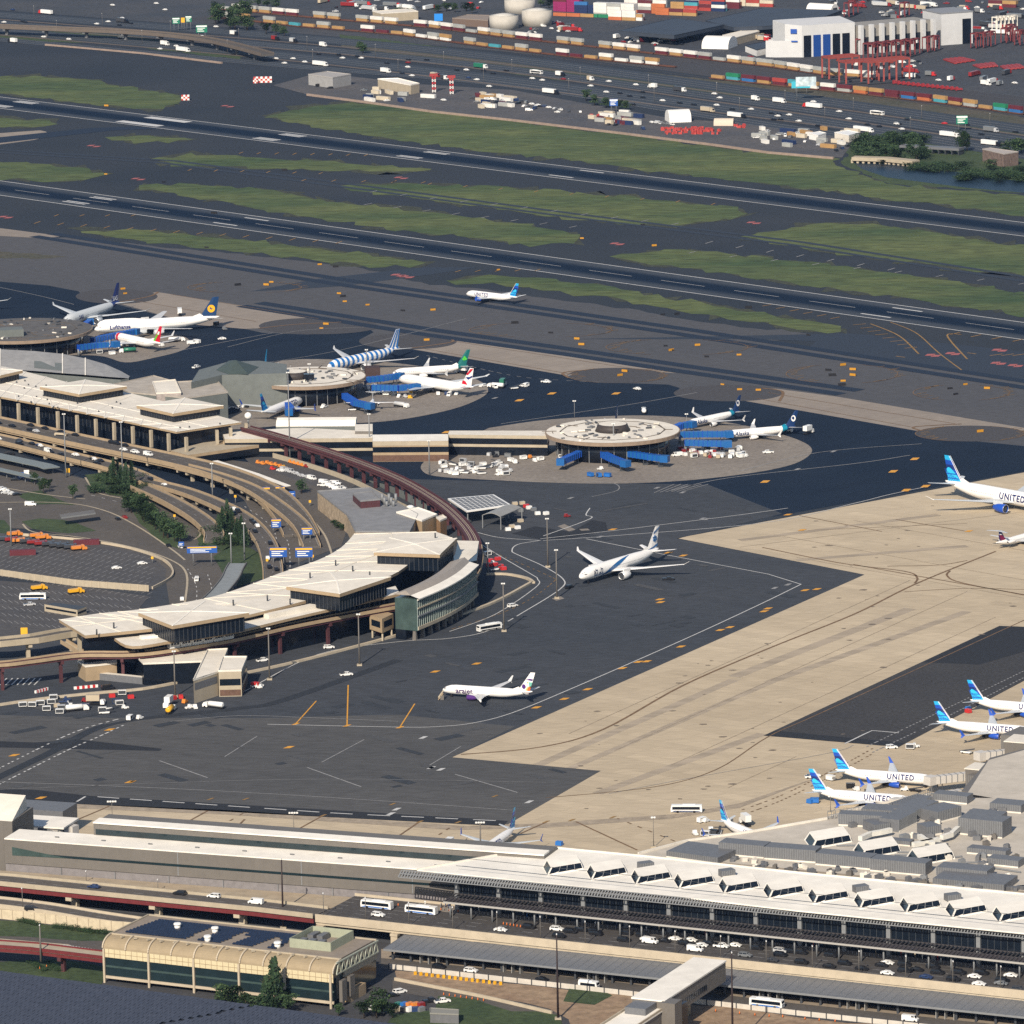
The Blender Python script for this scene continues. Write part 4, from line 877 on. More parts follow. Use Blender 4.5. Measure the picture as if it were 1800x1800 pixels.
MB().prism([p.xy for p in (S2 - my * bw / 2, S1 - my * bw / 2, S1 + my * bw / 2, S2 + my * bw / 2)], 5.4, 11.2, bottom=True).build('lower_wall', M_pan, sky_b)
MB().prism([p.xy for p in (S2 - my * (bw / 2 + .3), S1 - my * (bw / 2 + .3), S1 + my * (bw / 2 + .3), S2 + my * (bw / 2 + .3))], 11.202, 11.6, bottom=True).build('lower_roof', M_roof, sky_b)
for sg in (-1, 1): MB().wallpath([S2 + my * sg * bw / 2 + VZ(11.6 - zy), S1 + my * sg * bw / 2 + VZ(11.6 - zy)], 0, .8, .4).build('parapet', M_prec, sky_b)
p = S1 - my * .5 - ty * 5; MB().box((p.x, p.y, 12.6), (9, 7.5, 2.6), math.atan2(ty.y, ty.x)).build('plant_enclosure', M_lou, sky_b)
p = S1 + my * (bw / 2 + 2.2) + ty * 1; MB().box((p.x, p.y, 7.2), (6, 5.2, 14.4), math.atan2(ty.y, ty.x)).build('lift_tower', M_pan, sky_b)
p = S1 + my * (bw / 2 + 2) + ty * 7; MB().box((p.x, p.y, 6.2), (6, 4.6, 12), math.atan2(ty.y, ty.x)).build('glass_tower', M_glsb, sky_b)
for d in (20, 33):
 p = S1 + ty * d; k = MB(); k.cyl((p.x, p.y, 0), (p.x, p.y, 7.2), 1.1); k.build('column', M_pre, sky_b)
# more plant and pipework on the pier roof and behind it
rq = random.Random(11)
for i in range(70):
 x, y = rq.choice([(rq.uniform(1290, 1790), None), (rq.uniform(1480, 1690), rq.uniform(1436, 1482)), (rq.uniform(1690, 1795), rq.uniform(1415, 1560)), (rq.uniform(1620, 1790), rq.uniform(1500, 1556))])
 if y is None: y = 1516 + (x - 1262) * .096 + rq.uniform(1, 7)
 p = G(x, y, ZP); a = rq.choice([-.4, .58]); k = MB(); k.box((p.x, p.y, ZP + .9), (rq.uniform(1, 3.6), rq.uniform(.9, 2.4), 1.7), a); k.box((p.x + .3, p.y, ZP + 1.9), (.9, .8, .5), a)
 k.build('roof_unit', rq.choice([M_lou, M_lou, M_roofc, M_pan, M_steel]), pier)
for q in ((1700, 1500, 1768, 1507, 2.2, 5), (1735, 1520, 1790, 1526, 2.6, 6), (1620, 1492, 1660, 1496, 2, 4), (1560, 1484, 1600, 1488, 1.8, 4), (1740, 1425, 1795, 1430, 3, 8), (1640, 1408, 1700, 1414, 3, 6)): screen(*q)
for i in range(9):
 a = G(1470 + i * 34, 1488 + i * 5 + rq.uniform(-4, 4), ZP + .5); k = MB(); k.beam(a, a + Vector((rq.uniform(8, 22), rq.uniform(-9, 9), 0)), .4, .4); k.build('roof_pipe', M_steel, pier)
for q in ([(1690, 1300), (1800, 1296)], [(1655, 1345), (1745, 1338)]):
 pass
for (x0, y0, x1, y1, h, d_, lab) in ((1697, 1396, 1757, 1402, 7, 10, 'grey gate house at the root of the nearest grey jet bridges'), (1766, 1352, 1840, 1358, 8, 12, 'grey gate house cut by the right edge behind the parked jets')):
 a, b = G(x0, y0), G(x1, y1); t_ = (b - a).normalized(); n_ = Vector((-t_.y, t_.x, 0)); g = thing('gate_house', lab, 'gate house', tuple(a)); MB().prism([p.xy for p in (a, b, b + n_ * d_, a + n_ * d_)], 3, h + 3, bottom=True).build('wall', M_pan, g)
 MB().prism([p.xy for p in (a - t_ * .3 - n_ * .3, b + t_ * .3 - n_ * .3, b + n_ * (d_ + .3) + t_ * .3, a + n_ * (d_ + .3) - t_ * .3)], h + 3.002, h + 3.4, bottom=True).build('roof', M_roofc, g)
 for p in (a, b, b + n_ * d_ * .9): MB().box((p.x, p.y, 1.5), (.6, .6, 3)).build('post', M_steel, g)
# ------------------------------------------------------------ curved old terminal in the middle
M_facg = M_glass
def facade_mullions(mb, path, z0, z1, step=2.2, w=.22):
 for p, a in every([Vector((p[0], p[1], 0)) for p in path], step): mb.box((p.x, p.y, (z0 + z1) / 2), (w, w, z1 - z0), a)
def pavilion(par, roof_px, z, h, inset=1.6, fas=1.5, slope=.9, name=''):
 """raised box: shallow pyramid roof with a tan fascia over dark glass"""
 P = GP(roof_px, z); c = sum(P, VZ(0)) / 4
 k = MB(); n = 4
 for i in range(4): k.add([P[i], P[(i + 1) % 4], c + VZ(slope)], [(0, 1, 2)])
 r = k.build('pavilion_roof', M_roofc, par)
 k = MB()
 for i in range(4): k.beam(P[i].lerp(c, .0) + VZ(.06), c + VZ(slope + .06), .7, .22)
 k.build('hip_rib', M_roof, r)
 k = MB(); q = [p.xy for p in P]; k.prism(q, z - fas, z - .03, bottom=True); k.build('fascia', M_tan, par)
 I = [p.lerp(c, inset / max(1, (p - c).length) * 1.3) for p in P]
 k = MB(); k.prism([p.xy for p in I], z - fas - h, z - fas - .01); g = k.build('glass_wall', M_facg, par)
 k = MB(); O = [p + (p - c).normalized() * .12 for p in I]; facade_mullions(k, O + [O[0]], z - fas - h, z - fas - .05)
 k.build('mullion', M_dsteel, g)
zA = 19.0
outer = [(104, 1089), (175, 1078), (245, 1071), (360, 1052), (430, 1031), (490, 1008), (560, 984), (600, 962), (622, 939)]
inner = [(767, 935), (800, 950), (775, 972), (728, 986), (688, 1011), (600, 1039), (560, 1050), (440, 1080), (400, 1085), (300, 1101), (278, 1104), (150, 1117)]
old = thing('old_terminal', 'long curved terminal with cream roofs and raised glass pavilions beside the road loops', 'terminal', G(450, 1150, 0))
ro = cr(GP(outer, zA), 4); ri = cr(GP(inner, zA), 4)
k = MB(); k.prism([p.xy for p in ro + ri], zA - 1.3, zA - .02, bottom=True); k.build('fascia', M_tan, old)
k = MB(); k.poly(ro + ri); k.build('roof', M_roofc, old)
rib = MB(); n_ = 15
rev = ri[::-1]
for i in range(n_ + 1):
 f = i / n_; a = ro[min(len(ro) - 1, int(f * (len(ro) - 1)))]; b = rev[min(len(rev) - 1, int(f * (len(rev) - 1)))]
 rib.beam(a + VZ(.12), b + VZ(.12), .38, .24)
 if i < n_:
  f2 = (i + 1) / n_; a2 = ro[min(len(ro) - 1, int(f2 * (len(ro) - 1)))]; b2 = rev[min(len(rev) - 1, int(f2 * (len(rev) - 1)))]
  m1, m2 = a.lerp(b, .45), a2.lerp(b2, .45); rib.beam(m1 + VZ(.1), m2 + VZ(.1), .35, .2)
  rib.beam(a + VZ(.1), m2 + VZ(.1), .3, .2)
rib.build('roof_rib', mat('rib_cream', (.66, .62, .54), .7), old)
cm_ = sum(ro + ri, VZ(0)) / len(ro + ri)
k = MB(); wo = off(ro, -4.5); k.wallpath([Vector((p.x, p.y, 0)) for p in wo[2:]], 0, zA - 1.3, .4); k.build('glass_wall', M_glsb, old)
wi = off(ri, -3)
k = MB(); k.wallpath([Vector((p.x, p.y, 0)) for p in wi], 0, zA - 1.31, .4); k.build('glass_wall', M_glsb, old)
for p, a in every(off(ro, -3), 11, 14): MB().box((p.x + 1, p.y - 1.5, (zA - 1.3) / 2), (1.2, 1.2, zA - 1.3), a).build('column', M_pre, old)
for x, y in ((166, 1147), (140, 1134)): p = G(x, y, 9); MB().box((p.x, p.y, (zA - 1.3) / 2), (1.5, 1.5, zA - 1.3), .4).build('column', M_pre, old)
pavilion(old, [(243, 1077), (360, 1057), (438, 1077), (303, 1100)], 24.5, 6.5)
pavilion(old, [(503, 1031), (580, 1005), (687, 1014), (597, 1044)], 24.5, 6.5)
pavilion(old, [(657, 971), (685, 945), (803, 946), (773, 975)], 24.5, 6.5)
for x, y in ((315, 1078), (200, 1100), (410, 1060), (170, 1112), (470, 1052), (510, 1058), (620, 1000), (650, 1010), (560, 1030), (700, 985), (735, 960), (765, 942), (545, 1012), (590, 990)):
 p = G(x, y, zA + 1.2); MB().cyl(p - VZ(1), p + VZ(1.4), .35).build('roof_vent', M_dsteel, old)
# airside storey: lower white roof curving above the guideway platform
zB = 16.0
lo = [(200, 1121), (233, 1136), (310, 1125), (400, 1112), (450, 1101), (512, 1086), (600, 1066), (703, 1043)]
lob = [(695, 1030), (600, 1053), (512, 1073), (450, 1087), (400, 1097), (310, 1112), (255, 1112)]
a_, b_ = cr(GP(lo, zB), 4), cr(GP(lob, zB), 4)
k = MB(); k.prism([p.xy for p in a_ + b_], zB - 1.2, zB - .02, bottom=True); k.build('platform_fascia', M_tan, old)
k = MB(); k.poly(a_ + b_); k.build('platform_roof', M_roofc, old)
k = MB(); pb = off(a_, 7.5); k.wallpath([Vector((p.x, p.y, 0)) for p in pb], 9.5, zB - 1.2, .4); k.build('platform_wall', M_glsb, old)
k = MB(); facade_mullions(k, off(a_, 7.1), 10, zB - 1.2, 3.0, .3); k.build('platform_mullion', M_steel, old)
k = MB(); q = off(a_, 6.5)
for p, a in every(q[8:17], 1.9): k.box((p.x, p.y, zB + .15), (.5, 2.2, .4), a)
k.build('roof_fin', M_wht, old)
for p, w_ in ((G(265, 1121, zB), 9), (G(285, 1119, zB), 6)): MB().box((p.x, p.y, zB + .6), (w_, 3, 1.2), .35).build('roof_unit', M_roof, old)
q = cr(GP([(468, 1087), (520, 1076), (565, 1066)], zB), 4); k = MB(); k.wallpath(q, 0, 1.9, 3.4); k.build('roof_duct', M_roofc, old)
k = MB(); body = [p.xy for p in off(a_, 6)[6:]] + [p.xy for p in off(b_, -6)]
k.prism(body, 0, 9.5); k.build('lower_wall', M_glsb, old)
# guideway running along the airside front
gz = 11.5
gpx = [(-80, 1168), (0, 1167), (60, 1160), (140, 1150), (235, 1149), (310, 1140), (400, 1125), (500, 1102), (575, 1087), (640, 1075), (700, 1064), (760, 1052), (800, 1036), (828, 1012), (838, 985), (836, 960)]
gp_ = cr([G(x, y, gz) for i, (x, y) in enumerate(gpx)], 5)
road_deck('guideway', 'tan and maroon train guideway curving along the airside of the old terminal', 'guideway', gp_, 5.5, m_road=M_mar, m_edge=M_tan, thick=.9, par=.7, girder=(M_mar, .8), pier=27, pstart=20, m_pier=M_mar, pw=1.3, lanes=False)
# train on it
tr = thing('people_mover', 'white people mover train on the guideway under the old terminal roof', 'train', (gp_[24].x, gp_[24].y, gz))
tp = every(gp_, 5.4); st_ = min(range(len(tp)), key=lambda i: abs(PX(tp[i][0])[0] - 315))
for j in range(6):
 p, a = tp[st_ + j * 1 - 0]; k = MB()
 k.box((p.x, p.y, gz + 2.0), (5.1, 2.6, 2.9), a); c_ = k.build('carriage', M_wht, tr)
 k = MB()
 for d in (-1.4, 0, 1.4): k.box((p.x + math.cos(a) * d, p.y + math.sin(a) * d, gz + 2.4), (1.15, 2.66, 1.0), a)
 k.build('window', M_glass, c_)
# green-glass hall at the right end
zg = 19.5
g0, g1 = G(730, 1106, 0), G(832, 1043, 0)
gr_ = [(690, 1031), (722, 1035), (770, 1015), (815, 990), (832, 985), (838, 996), (790, 1026), (733, 1050), (722, 1046)]
hall = thing('glass_hall', 'green glass hall on white pylons at the airside end of the curved terminal', 'building', (g0.x, g0.y, 0))
fx = [(722, 1052), (733, 1050), (780, 1030), (815, 1010), (838, 990)]
ft = cr(GP(fx[1:], zg), 4); bk = off(ft, 11)
k = MB(); k.prism([p.xy for p in ft + bk[::-1]], 4.5, zg - 1, mtop=0, bottom=True); k.build('wall', M_green, hall)
k = MB(); fo = off(ft, -1); bo_ = off(ft, 3.2)
V = [p + VZ(-.6) for p in fo] + [p + VZ(.6) for p in bo_]; n_ = len(fo)
k.add(V + [v - VZ(.4) for v in V], [(i, i + 1, n_ + i + 1, n_ + i) for i in range(n_ - 1)] + [(2 * n_ + i, 2 * n_ + i + 1, i + 1, i) for i in range(n_ - 1)]); k.build('eave', M_roof, hall)
k = MB(); A_, B_ = off(ft, 3.2), off(ft, 12)
k.add([p + VZ(.6) for p in A_] + [p + VZ(.4) for p in B_] + [p + VZ(2.6) for p in off(ft, 5.5)], [(i, i + 1, 2 * n_ + i + 1, 2 * n_ + i) for i in range(n_ - 1)] + [(2 * n_ + i, 2 * n_ + i + 1, n_ + i + 1, n_ + i) for i in range(n_ - 1)] + [(0, 2 * n_, n_), (n_ - 1, 2 * n_ - 1, 3 * n_ - 1)])
k.build('roof', mat('hall_roof', (.30, .27, .24), .6, .08, .5), hall)
for z, m, t in ((5.6, M_pre, 1.4), (11.0, M_steel, .6), (14.5, M_pre, .5), (zg - 1.2, M_roofc, .5)): MB().wallpath([Vector((p.x, p.y, 0)) for p in off(ft, -.3)], z - t / 2, z + t / 2, .5).build('spandrel', m, hall)
k = MB(); facade_mullions(k, off(ft, -.1), 4.8, zg - 1.3, 1.8, .2); k.build('mullion', mat('pale_mullion', (.30, .36, .34), .5), hall)
for p, a in every(off(ft, 2), 7.2, 1): MB().box((p.x, p.y, 2.6), (1.5, 1.8, 5.2), a, taper=.65).build('pylon', M_pan, hall)
k = MB(); k.prism([p.xy for p in off(ft, 6) + bk[::-1]], 0, 4.5); k.build('core', M_glsb, hall)
k = MB(); k.prism([p.xy for p in GP([(805, 951), (842, 952), (838, 985), (815, 990), (760, 1010), (800, 975)], 17)], 0, 17); k.build('wall', M_glsb, hall)
k = MB(); k.poly(GP([(803, 950), (842, 951), (838, 972), (822, 986), (800, 995), (812, 972)], 17.1)); k.build('roof', M_roofc, hall)
# small control cabin on stilts under the guideway
cb = thing('control_cabin', 'tan cabin on stilts tucked under the guideway of the old terminal', 'cabin', G(672, 1118, 0))
q = [G(650, 1106, 3.6), G(672, 1113, 3.6), G(692, 1104, 3.6), G(672, 1098, 3.6)]
MB().prism([p.xy for p in q], 3.6, 10, bottom=True).build('wall', M_tan, cb)
k = MB()
for i in (0, 1):
 a, b = q[i], q[i + 1]; nn = Vector((b.y - a.y, a.x - b.x, 0)).normalized() * .06
 k.add([a.lerp(b, .15) + nn + VZ(2), a.lerp(b, .85) + nn + VZ(2), a.lerp(b, .85) + nn + VZ(4.8), a.lerp(b, .15) + nn + VZ(4.8)], [(0, 1, 2, 3)])
k.build('window', M_glass, cb)
for p in q: MB().box((p.x * .8 + q[1].x * .2, p.y * .8 + q[1].y * .2 + .5, 1.6), (.7, .7, 3.2)).build('stilt', M_pre, cb)
# annexes on the apron side (left)
def annex(name, label, roof_px, z, foot=0, m_wall=M_pre, band=None, cat='building', m_roof=M_roofc, par=.5):
 P = GP(roof_px, z); c = sum(P, VZ(0)) / len(P)
 r = thing(name, label, cat, (c.x, c.y, foot))
 MB().prism([p.xy for p in P], foot, z - .06).build('wall', m_wall, r)
 k = MB(); k.poly([p - VZ(.03) for p in P]); k.build('roof', m_roof, r)
 if par: MB().wallpath(P + [P[0]], -.3, par, .35).build('parapet', m_roof, r)
 for b in band or []:
  k = MB(); Q = P + [P[0]]
  for a, d in zip(Q, Q[1:]):
   nn = Vector((d.y - a.y, a.x - d.x, 0)).normalized()
   if nn.dot(a - c) < 0: nn = -nn
   a2, d2 = a.lerp(d, .04) + nn * .07, d.lerp(a, .04) + nn * .07
   k.add([(a2.x, a2.y, b[0]), (d2.x, d2.y, b[0]), (d2.x, d2.y, b[1]), (a2.x, a2.y, b[1])], [(0, 1, 2, 3)])
  k.build(b[3] if len(b) > 3 else 'window_band', b[2], r)
 return r
annex('bridge_annex', 'low white-roofed annex over dark glass at the near end of the old terminal', [(237, 1151), (368, 1141), (356, 1163), (252, 1167)], 9.3, 0, M_glsb)
annex('gate_stub', 'cream gate stub with a long pitched white roof pointing at the apron', [(365, 1143), (400, 1141), (383, 1182), (340, 1196)], 10, 0, M_pre, [(5.6, 8.6, M_lou)])
annex('gate_stub', 'cream two-storey gate stub with a flat white roof and brown base', [(392, 1155), (434, 1155), (424, 1179), (384, 1180)], 11, 0, M_pre, [(4.8, 7.6, M_glass), (.4, 3, mat('brown_brick', (.12, .07, .05), .8, .2, .8), 'brown_base')])
annex('stair_block', 'tan concrete landing block beside the maroon guideway pillar', [(137, 1163), (205, 1158), (205, 1166), (150, 1172)], 6.5, 0, M_tan, None)
annex('connecting_wall', 'tan ground-level wall with a dark glass screen behind the parked baggage carts', [(150, 1178), (250, 1188), (250, 1191), (150, 1181)], 3, 0, M_lou, None, par=0)
# boiler yard behind the terminal
annex('utility_building', 'stone-walled utility building with plant and silver tanks on its roof', [(558, 864), (650, 858), (735, 905), (720, 935), (625, 935), (610, 905)], 9, 0, mat('rough_stone', (.34, .27, .19), .95, .35, .5), None, m_roof=mat('grey_flat_roof', (.20, .205, .215), .85, .15, .2))
annex('plant_house', 'dark-walled plant house standing on the grey roof of the utility building', [(620, 868), (655, 864), (668, 878), (634, 881)], 12.5, 8.9, M_mar, None, m_roof=mat('grey_flat_roof', (.2, .2, .2)))
annex('store_block', 'cream store block with a white roof beside the silver tanks', [(697, 901), (735, 893), (768, 905), (742, 916)], 9.5, 0, M_tan, None, m_roof=M_roof)
annex('store_block', 'brown brick block at the foot of the curving guideway', [(767, 910), (778, 906), (785, 911), (774, 916)], 9, 0, mat('brown_block', (.28, .17, .09), .85, .15, .5), None)
annex('chiller_yard', 'low grey-walled chiller yard between the tanks and the utility building', [(610, 905), (650, 900), (700, 925), (690, 938), (630, 938)], 4.2, 0, M_lou, None, m_roof=M_lou)
for i, (x, y, w_, h_) in enumerate(((668, 938, 9, 8), (668, 926, 8, 8), (668, 915, 7, 8), (725, 935, 10, 7), (722, 926, 9, 7), (722, 916, 8, 7))):
 p = G(x, y, 0); r = thing('storage_tank', None, 'tank', (p.x, p.y, 0)); series(r, 'silver cooling tank behind the old terminal', 'tank', 'silver cooling tanks')
 MB().cyl((p.x, p.y, 0), (p.x, p.y, h_), w_ / 3.4, n=14).build('shell', mat('silver_tank', (.42, .45, .42), .4, .1, .5), r); MB().cyl((p.x, p.y, h_), (p.x, p.y, h_ + .7), w_ / 3.6, w_ / 8, n=14).build('lid', M_wht, r)
for i in range(7):
 p = G(672 + i * 4, 884 + (i % 3) * 3, 9); r = tag(MB().cyl((p.x, p.y, 8.9), (p.x, p.y, 13.5 - (i % 3)), .7, n=8).build('flue', M_steel, at=(p.x, p.y, 8.9)), None, 'flue', 'steel flues'); SERIES.append((r, 'steel flue on the utility building roof'))
# open-sided canopies beside the guideway
k_ = thing('solar_canopy', 'open canopy with a white rim and dark panelled roof beside the guideway bend', 'canopy', G(845, 905, 0))
q = GP([(787, 876), (868, 869), (898, 887), (820, 898)], 7); MB().prism([p.xy for p in q], 6.2, 7, bottom=True).build('rim', M_wht, k_)
k = MB(); c = sum(q, Vector()) / 4; u1 = (q[1] - q[0]); u2 = (q[3] - q[0])
for i in range(7):
 for j in range(9):
  f, g = (i + .08) / 7, (j + .08) / 9; f2, g2 = (i + .92) / 7, (j + .92) / 9
  def bl(f, g): return q[0].lerp(q[1], g).lerp(q[3].lerp(q[2], g), f).lerp(c, .07) + VZ(.05)
  k.add([bl(f, g), bl(f, g2), bl(f2, g2), bl(f2, g)], [(0, 1, 2, 3)])
k.build('panel', M_lou, k_)
for p in q: p = p.lerp(c, .08); MB().box((p.x, p.y, 3.1), (.5, .5, 6.2)).build('post', M_steel, k_)
k_ = thing('shed', 'open shed with a shallow arched grey roof on thin posts', 'shed', G(885, 925, 0))
q = GP([(848, 905), (880, 891), (917, 892), (880, 908)], 6.5); a0, a1, b1, b0 = q[0], q[3], q[2], q[1]; k = MB()
for i in range(6):
 def pt(f): return (a0.lerp(a1, f) + Vector((0, 0, 1.4 * math.sin(math.pi * f))), b0.lerp(b1, f) + Vector((0, 0, 1.4 * math.sin(math.pi * f))))
 A1, B1 = pt(i / 6); A2, B2 = pt((i + 1) / 6); d = VZ(.3)
 k.add([A1, A2, B2, B1, A1 - d, A2 - d, B2 - d, B1 - d], [(0, 1, 2, 3), (7, 6, 5, 4), (0, 4, 5, 1), (3, 2, 6, 7)])
k.build('roof', mat('shed_grey', (.26, .26, .25), .5, .08, .4), k_)
for p in q: MB().box((p.x, p.y, 3.2), (.4, .4, 6.4)).build('post', M_steel, k_)
# ------------------------------------------------------------ terminal on the left with hipped pavilion roofs
zl = 15.0
tb_ = thing('terminal_building', 'terminal at left with a long ribbed cream roof, three raised pavilions and tall columns', 'terminal', G(200, 780, 0))
rpx = [(-80, 683), (0, 697), (150, 725), (310, 759), (424, 742), (330, 716), (225, 690), (120, 672), (40, 652), (-80, 632)]
P = GP(rpx, zl)
MB().prism([p.xy for p in P], zl - 1.0, zl - .02, bottom=True).build('fascia', M_tan, tb_)
k = MB(); k.poly(P); k.build('roof', M_roofc, tb_)
k = MB(); f0, f1, b0, b1 = G(-30, 692, zl), G(310, 759, zl), G(10, 645, zl), G(424, 742, zl)
for i in range(12):
 a, b = f0.lerp(f1, i / 11), b0.lerp(b1, i / 11); k.beam(a + VZ(.1), b + VZ(.1), .4, .2)
 if i < 11:
  m1 = f0.lerp(f1, (i + .5) / 11).lerp(b0.lerp(b1, (i + .5) / 11), .22); k.beam(a + VZ(.1), m1 + VZ(.1), .35, .2); k.beam(m1 + VZ(.1), f0.lerp(f1, (i + 1) / 11) + VZ(.1), .35, .2)
for f in (.22, .5): k.beam(f0.lerp(b0, f) + VZ(.1), f1.lerp(b1, f) + VZ(.1), .35, .2)
k.build('roof_rib', M_roof, tb_)
c0_ = f0.lerp(f1, .5); nb = Vector((-(f1 - f0).y, (f1 - f0).x, 0)).normalized()
wl = [f0 - (f1 - f0) * .3 + nb * 9, f1 + nb * 7 - (f1 - f0).normalized() * 5, b1 - (b1 - f1).normalized() * 5 - (f1 - f0).normalized() * 2, b0 - (f1 - f0) * .3]
MB().prism([p.xy for p in wl], 0, zl - 1.02).build('glass_wall', M_glsb, tb_)
k = MB(); facade_mullions(k, [p - nb * .15 for p in wl[:2]], 6, zl - 1.1, 3.2, .25); k.build('mullion', M_dsteel, tb_)
for i, x in enumerate((-6, 28, 62, 97, 131, 164, 196, 229, 261, 292, 323)):
 p = G(x, 697 + x * .2 + 4, zl) + nb * 1.5; MB().box((p.x, p.y, (zl - 1) / 2 + 2.5), (1.4, 1.4, zl - 6), math.atan2((f1 - f0).y, (f1 - f0).x)).build('column', M_pre, tb_)
for x, y in ((381, 752), (405, 748), (432, 740)): p = G(x, y, zl); MB().box((p.x, p.y, zl / 2 - .5), (1.5, 1.5, zl - 1.2), .3).build('column', M_pre, tb_)
pavilion(tb_, [(70, 680), (150, 667), (223, 679), (139, 693)], 20, 3.2)
pavilion(tb_, [(240, 713), (325, 699), (393, 713), (304, 727)], 20, 3.2)
pavilion(tb_, [(-40, 651), (0, 643), (40, 651), (0, 660)], 20, 3.2)
for i in range(26):
 f, g = rnd.random(), rnd.random(); p = f0.lerp(f1, f).lerp(b0.lerp(b1, f), g * .8); MB().box((p.x, p.y, zl + .4), (.7, .7, .8)).build('roof_vent', M_dsteel, tb_)
# its departures deck and the roadways in front
dk2 = [G(-80, 735, 6), G(0, 752, 6), G(100, 774, 6), G(210, 797, 6), G(300, 816, 6), G(370, 835, 6), G(440, 866, 5), G(480, 905, 3), G(500, 940, 1.5)]
road_deck('departures_deck', 'cream-edged departures deck passing the columns of the left terminal', 'elevated road', off(cr(dk2, 4), 8), 17, thick=1.3, par=1.1, m_edge=M_tan, girder=(M_tan, .8), pier=26, pw=1.6, m_pier=M_pre, lanes=True)
dk3 = [G(-80, 760, 4), G(0, 777, 4), G(110, 805, 4), G(190, 825, 3.5), G(250, 850, 2), G(330, 890, 1)]
road_deck('elevated_road', 'second cream-edged roadway stepping down beside the left terminal deck', 'elevated road', off(cr(dk3, 4), 5.5), 11, thick=1.2, par=1.0, m_edge=M_tan, girder=(M_tan, .6), pier=24, pw=1.5, m_pier=M_pre)
dk4 = [G(250, 845, 2), G(320, 862, 3.5), G(380, 885, 5), G(430, 912, 5.5), G(465, 950, 5), G(478, 990, 3), G(480, 1020, 1)]
road_deck('flyover', 'cream flyover curving from the left terminal down past the blue direction signs', 'flyover', cr(dk4, 4), 9, thick=1.2, par=1.0, m_edge=M_tan, pier=20, pw=1.6, m_pier=M_pre)
dk5 = [G(320, 820, 6), G(380, 836, 6.5), G(440, 858, 6.5), G(490, 890, 5), G(530, 925, 3), G(548, 960, 1.2)]
road_deck('flyover', 'outer cream flyover under the first pair of blue signs', 'flyover', cr(dk5, 4), 8, thick=1.2, par=1.0, m_edge=M_tan, pier=20, pw=1.6, m_pier=M_pre)
dk6 = [G(245, 855, 3), G(300, 880, 5), G(350, 910, 4.5), G(375, 935, 3), G(375, 950, 1.5)]
road_deck('ramp', 'short cream ramp with a sloping side wall ending above the trees', 'ramp', cr(dk6, 4), 9, thick=1.8, par=1.0, m_edge=M_tan, pier=None)
# walkway canopy and stair at the terminal end
cw_ = thing('walkway_canopy', 'thin white walkway canopy between the flyover and the parked cars', 'canopy', G(440, 830, 0))
q = [G(x, y, 3.6) for x, y in ((378, 811), (450, 834), (506, 855))]
k = MB(); k.wallpath(q, 0, .4, 3.0); k.build('roof', M_roof, cw_)
for p, a in every(q, 8, 2): MB().box((p.x, p.y, 1.8), (.3, .3, 3.6), a).build('post', M_steel, cw_)
lb = road_deck('stair_landing', 'tan stair and landing descending from the right end of the left terminal', 'stairs', [G(312, 795, 3), G(375, 788, 5), G(390, 780, 6), G(455, 779, 6)], 4, m_road=M_pre, thick=.8, par=1.2, m_edge=M_tan, pier=14, pw=.8, lanes=False)
cvp = [G(-80, 781, 3.4), G(0, 798, 3.4), G(90, 817, 3.4), G(104, 822, 3.4)]
cv = thing('bus_canopy', 'grey-green glazed canopy over the bus lanes below the left terminal', 'canopy', tuple(cvp[1])); k = MB(); k.wallpath(off(cvp, -4), 0, .35, 9); k.build('roof', mat('canopy_green', (.17, .19, .18), .4, .1, .4), cv)
for p, a in every(off(cvp, -2), 8): MB().box((p.x, p.y, 1.7), (.3, .3, 3.4), a).build('post', M_steel, cv)
cvp = [G(-80, 806, 3.4), G(0, 826, 3.4), G(70, 842, 3.4)]
cv = thing('bus_canopy', 'shorter grey canopy nearer the blue and white sign board', 'canopy', tuple(cvp[1])); k = MB(); k.wallpath(cvp, 0, .35, 5); k.build('roof', mat('canopy_green', (.17, .19, .18)), cv)
for p, a in every(cvp, 8): MB().box((p.x, p.y, 1.7), (.3, .3, 3.4), a).build('post', M_steel, cv)
# ------------------------------------------------------------ buildings behind the left terminal
M_tealw = mat('grey_green_panel', (.135, .15, .145), .6, .1, .3); M_vault = mat('vault_grey', (.29, .29, .285), .6, .12, .3, c2=(.24, .24, .24), scale2=.05)
va = thing('vaulted_hall', 'hall with a long grey curved roof between the left terminal and the far satellite', 'building', G(90, 660, 0))
pf = [(-120, 612), (-60, 612), (0, 614), (60, 617), (110, 622), (150, 630), (185, 640), (212, 652), (228, 661)]
pn = [(-120, 648), (-60, 648), (0, 649), (60, 652), (110, 656), (150, 659), (185, 662), (212, 664), (226, 665)]
zz_ = [17, 17, 17, 16.6, 16, 15, 13.6, 12.2, 11]
A_ = [G(x, y, z) for (x, y), z in zip(pf, zz_)]; B_ = [G(x, y, min(z, 12)) for (x, y), z in zip(pn, zz_)]
k = MB(); k.add(A_ + B_, [(i, len(A_) + i, len(A_) + i + 1, i + 1) for i in range(len(A_) - 1)]); k.build('roof', M_vault, va)
k = MB(); k.wallpath([Vector((p.x, p.y, 0)) for p in B_], 0, 10.9, .5); k.wallpath([Vector((p.x, p.y, 0)) for p in A_], 0, 10.9, .5); k.build('wall', M_tealw, va)
k = MB(); k.add([v + VZ(.1) for v in (A_[3].lerp(B_[3], .5), A_[3].lerp(B_[3], .85), A_[4].lerp(B_[4], .9), A_[4].lerp(B_[4], .5))], [(0, 1, 2, 3)]); k.build('roof_light', M_tealw, va)
for f in (2, 4, 5): MB().beam(A_[f] + VZ(.2), B_[f] + VZ(.2), .6, .4).build('roof_seam', M_roof, va)
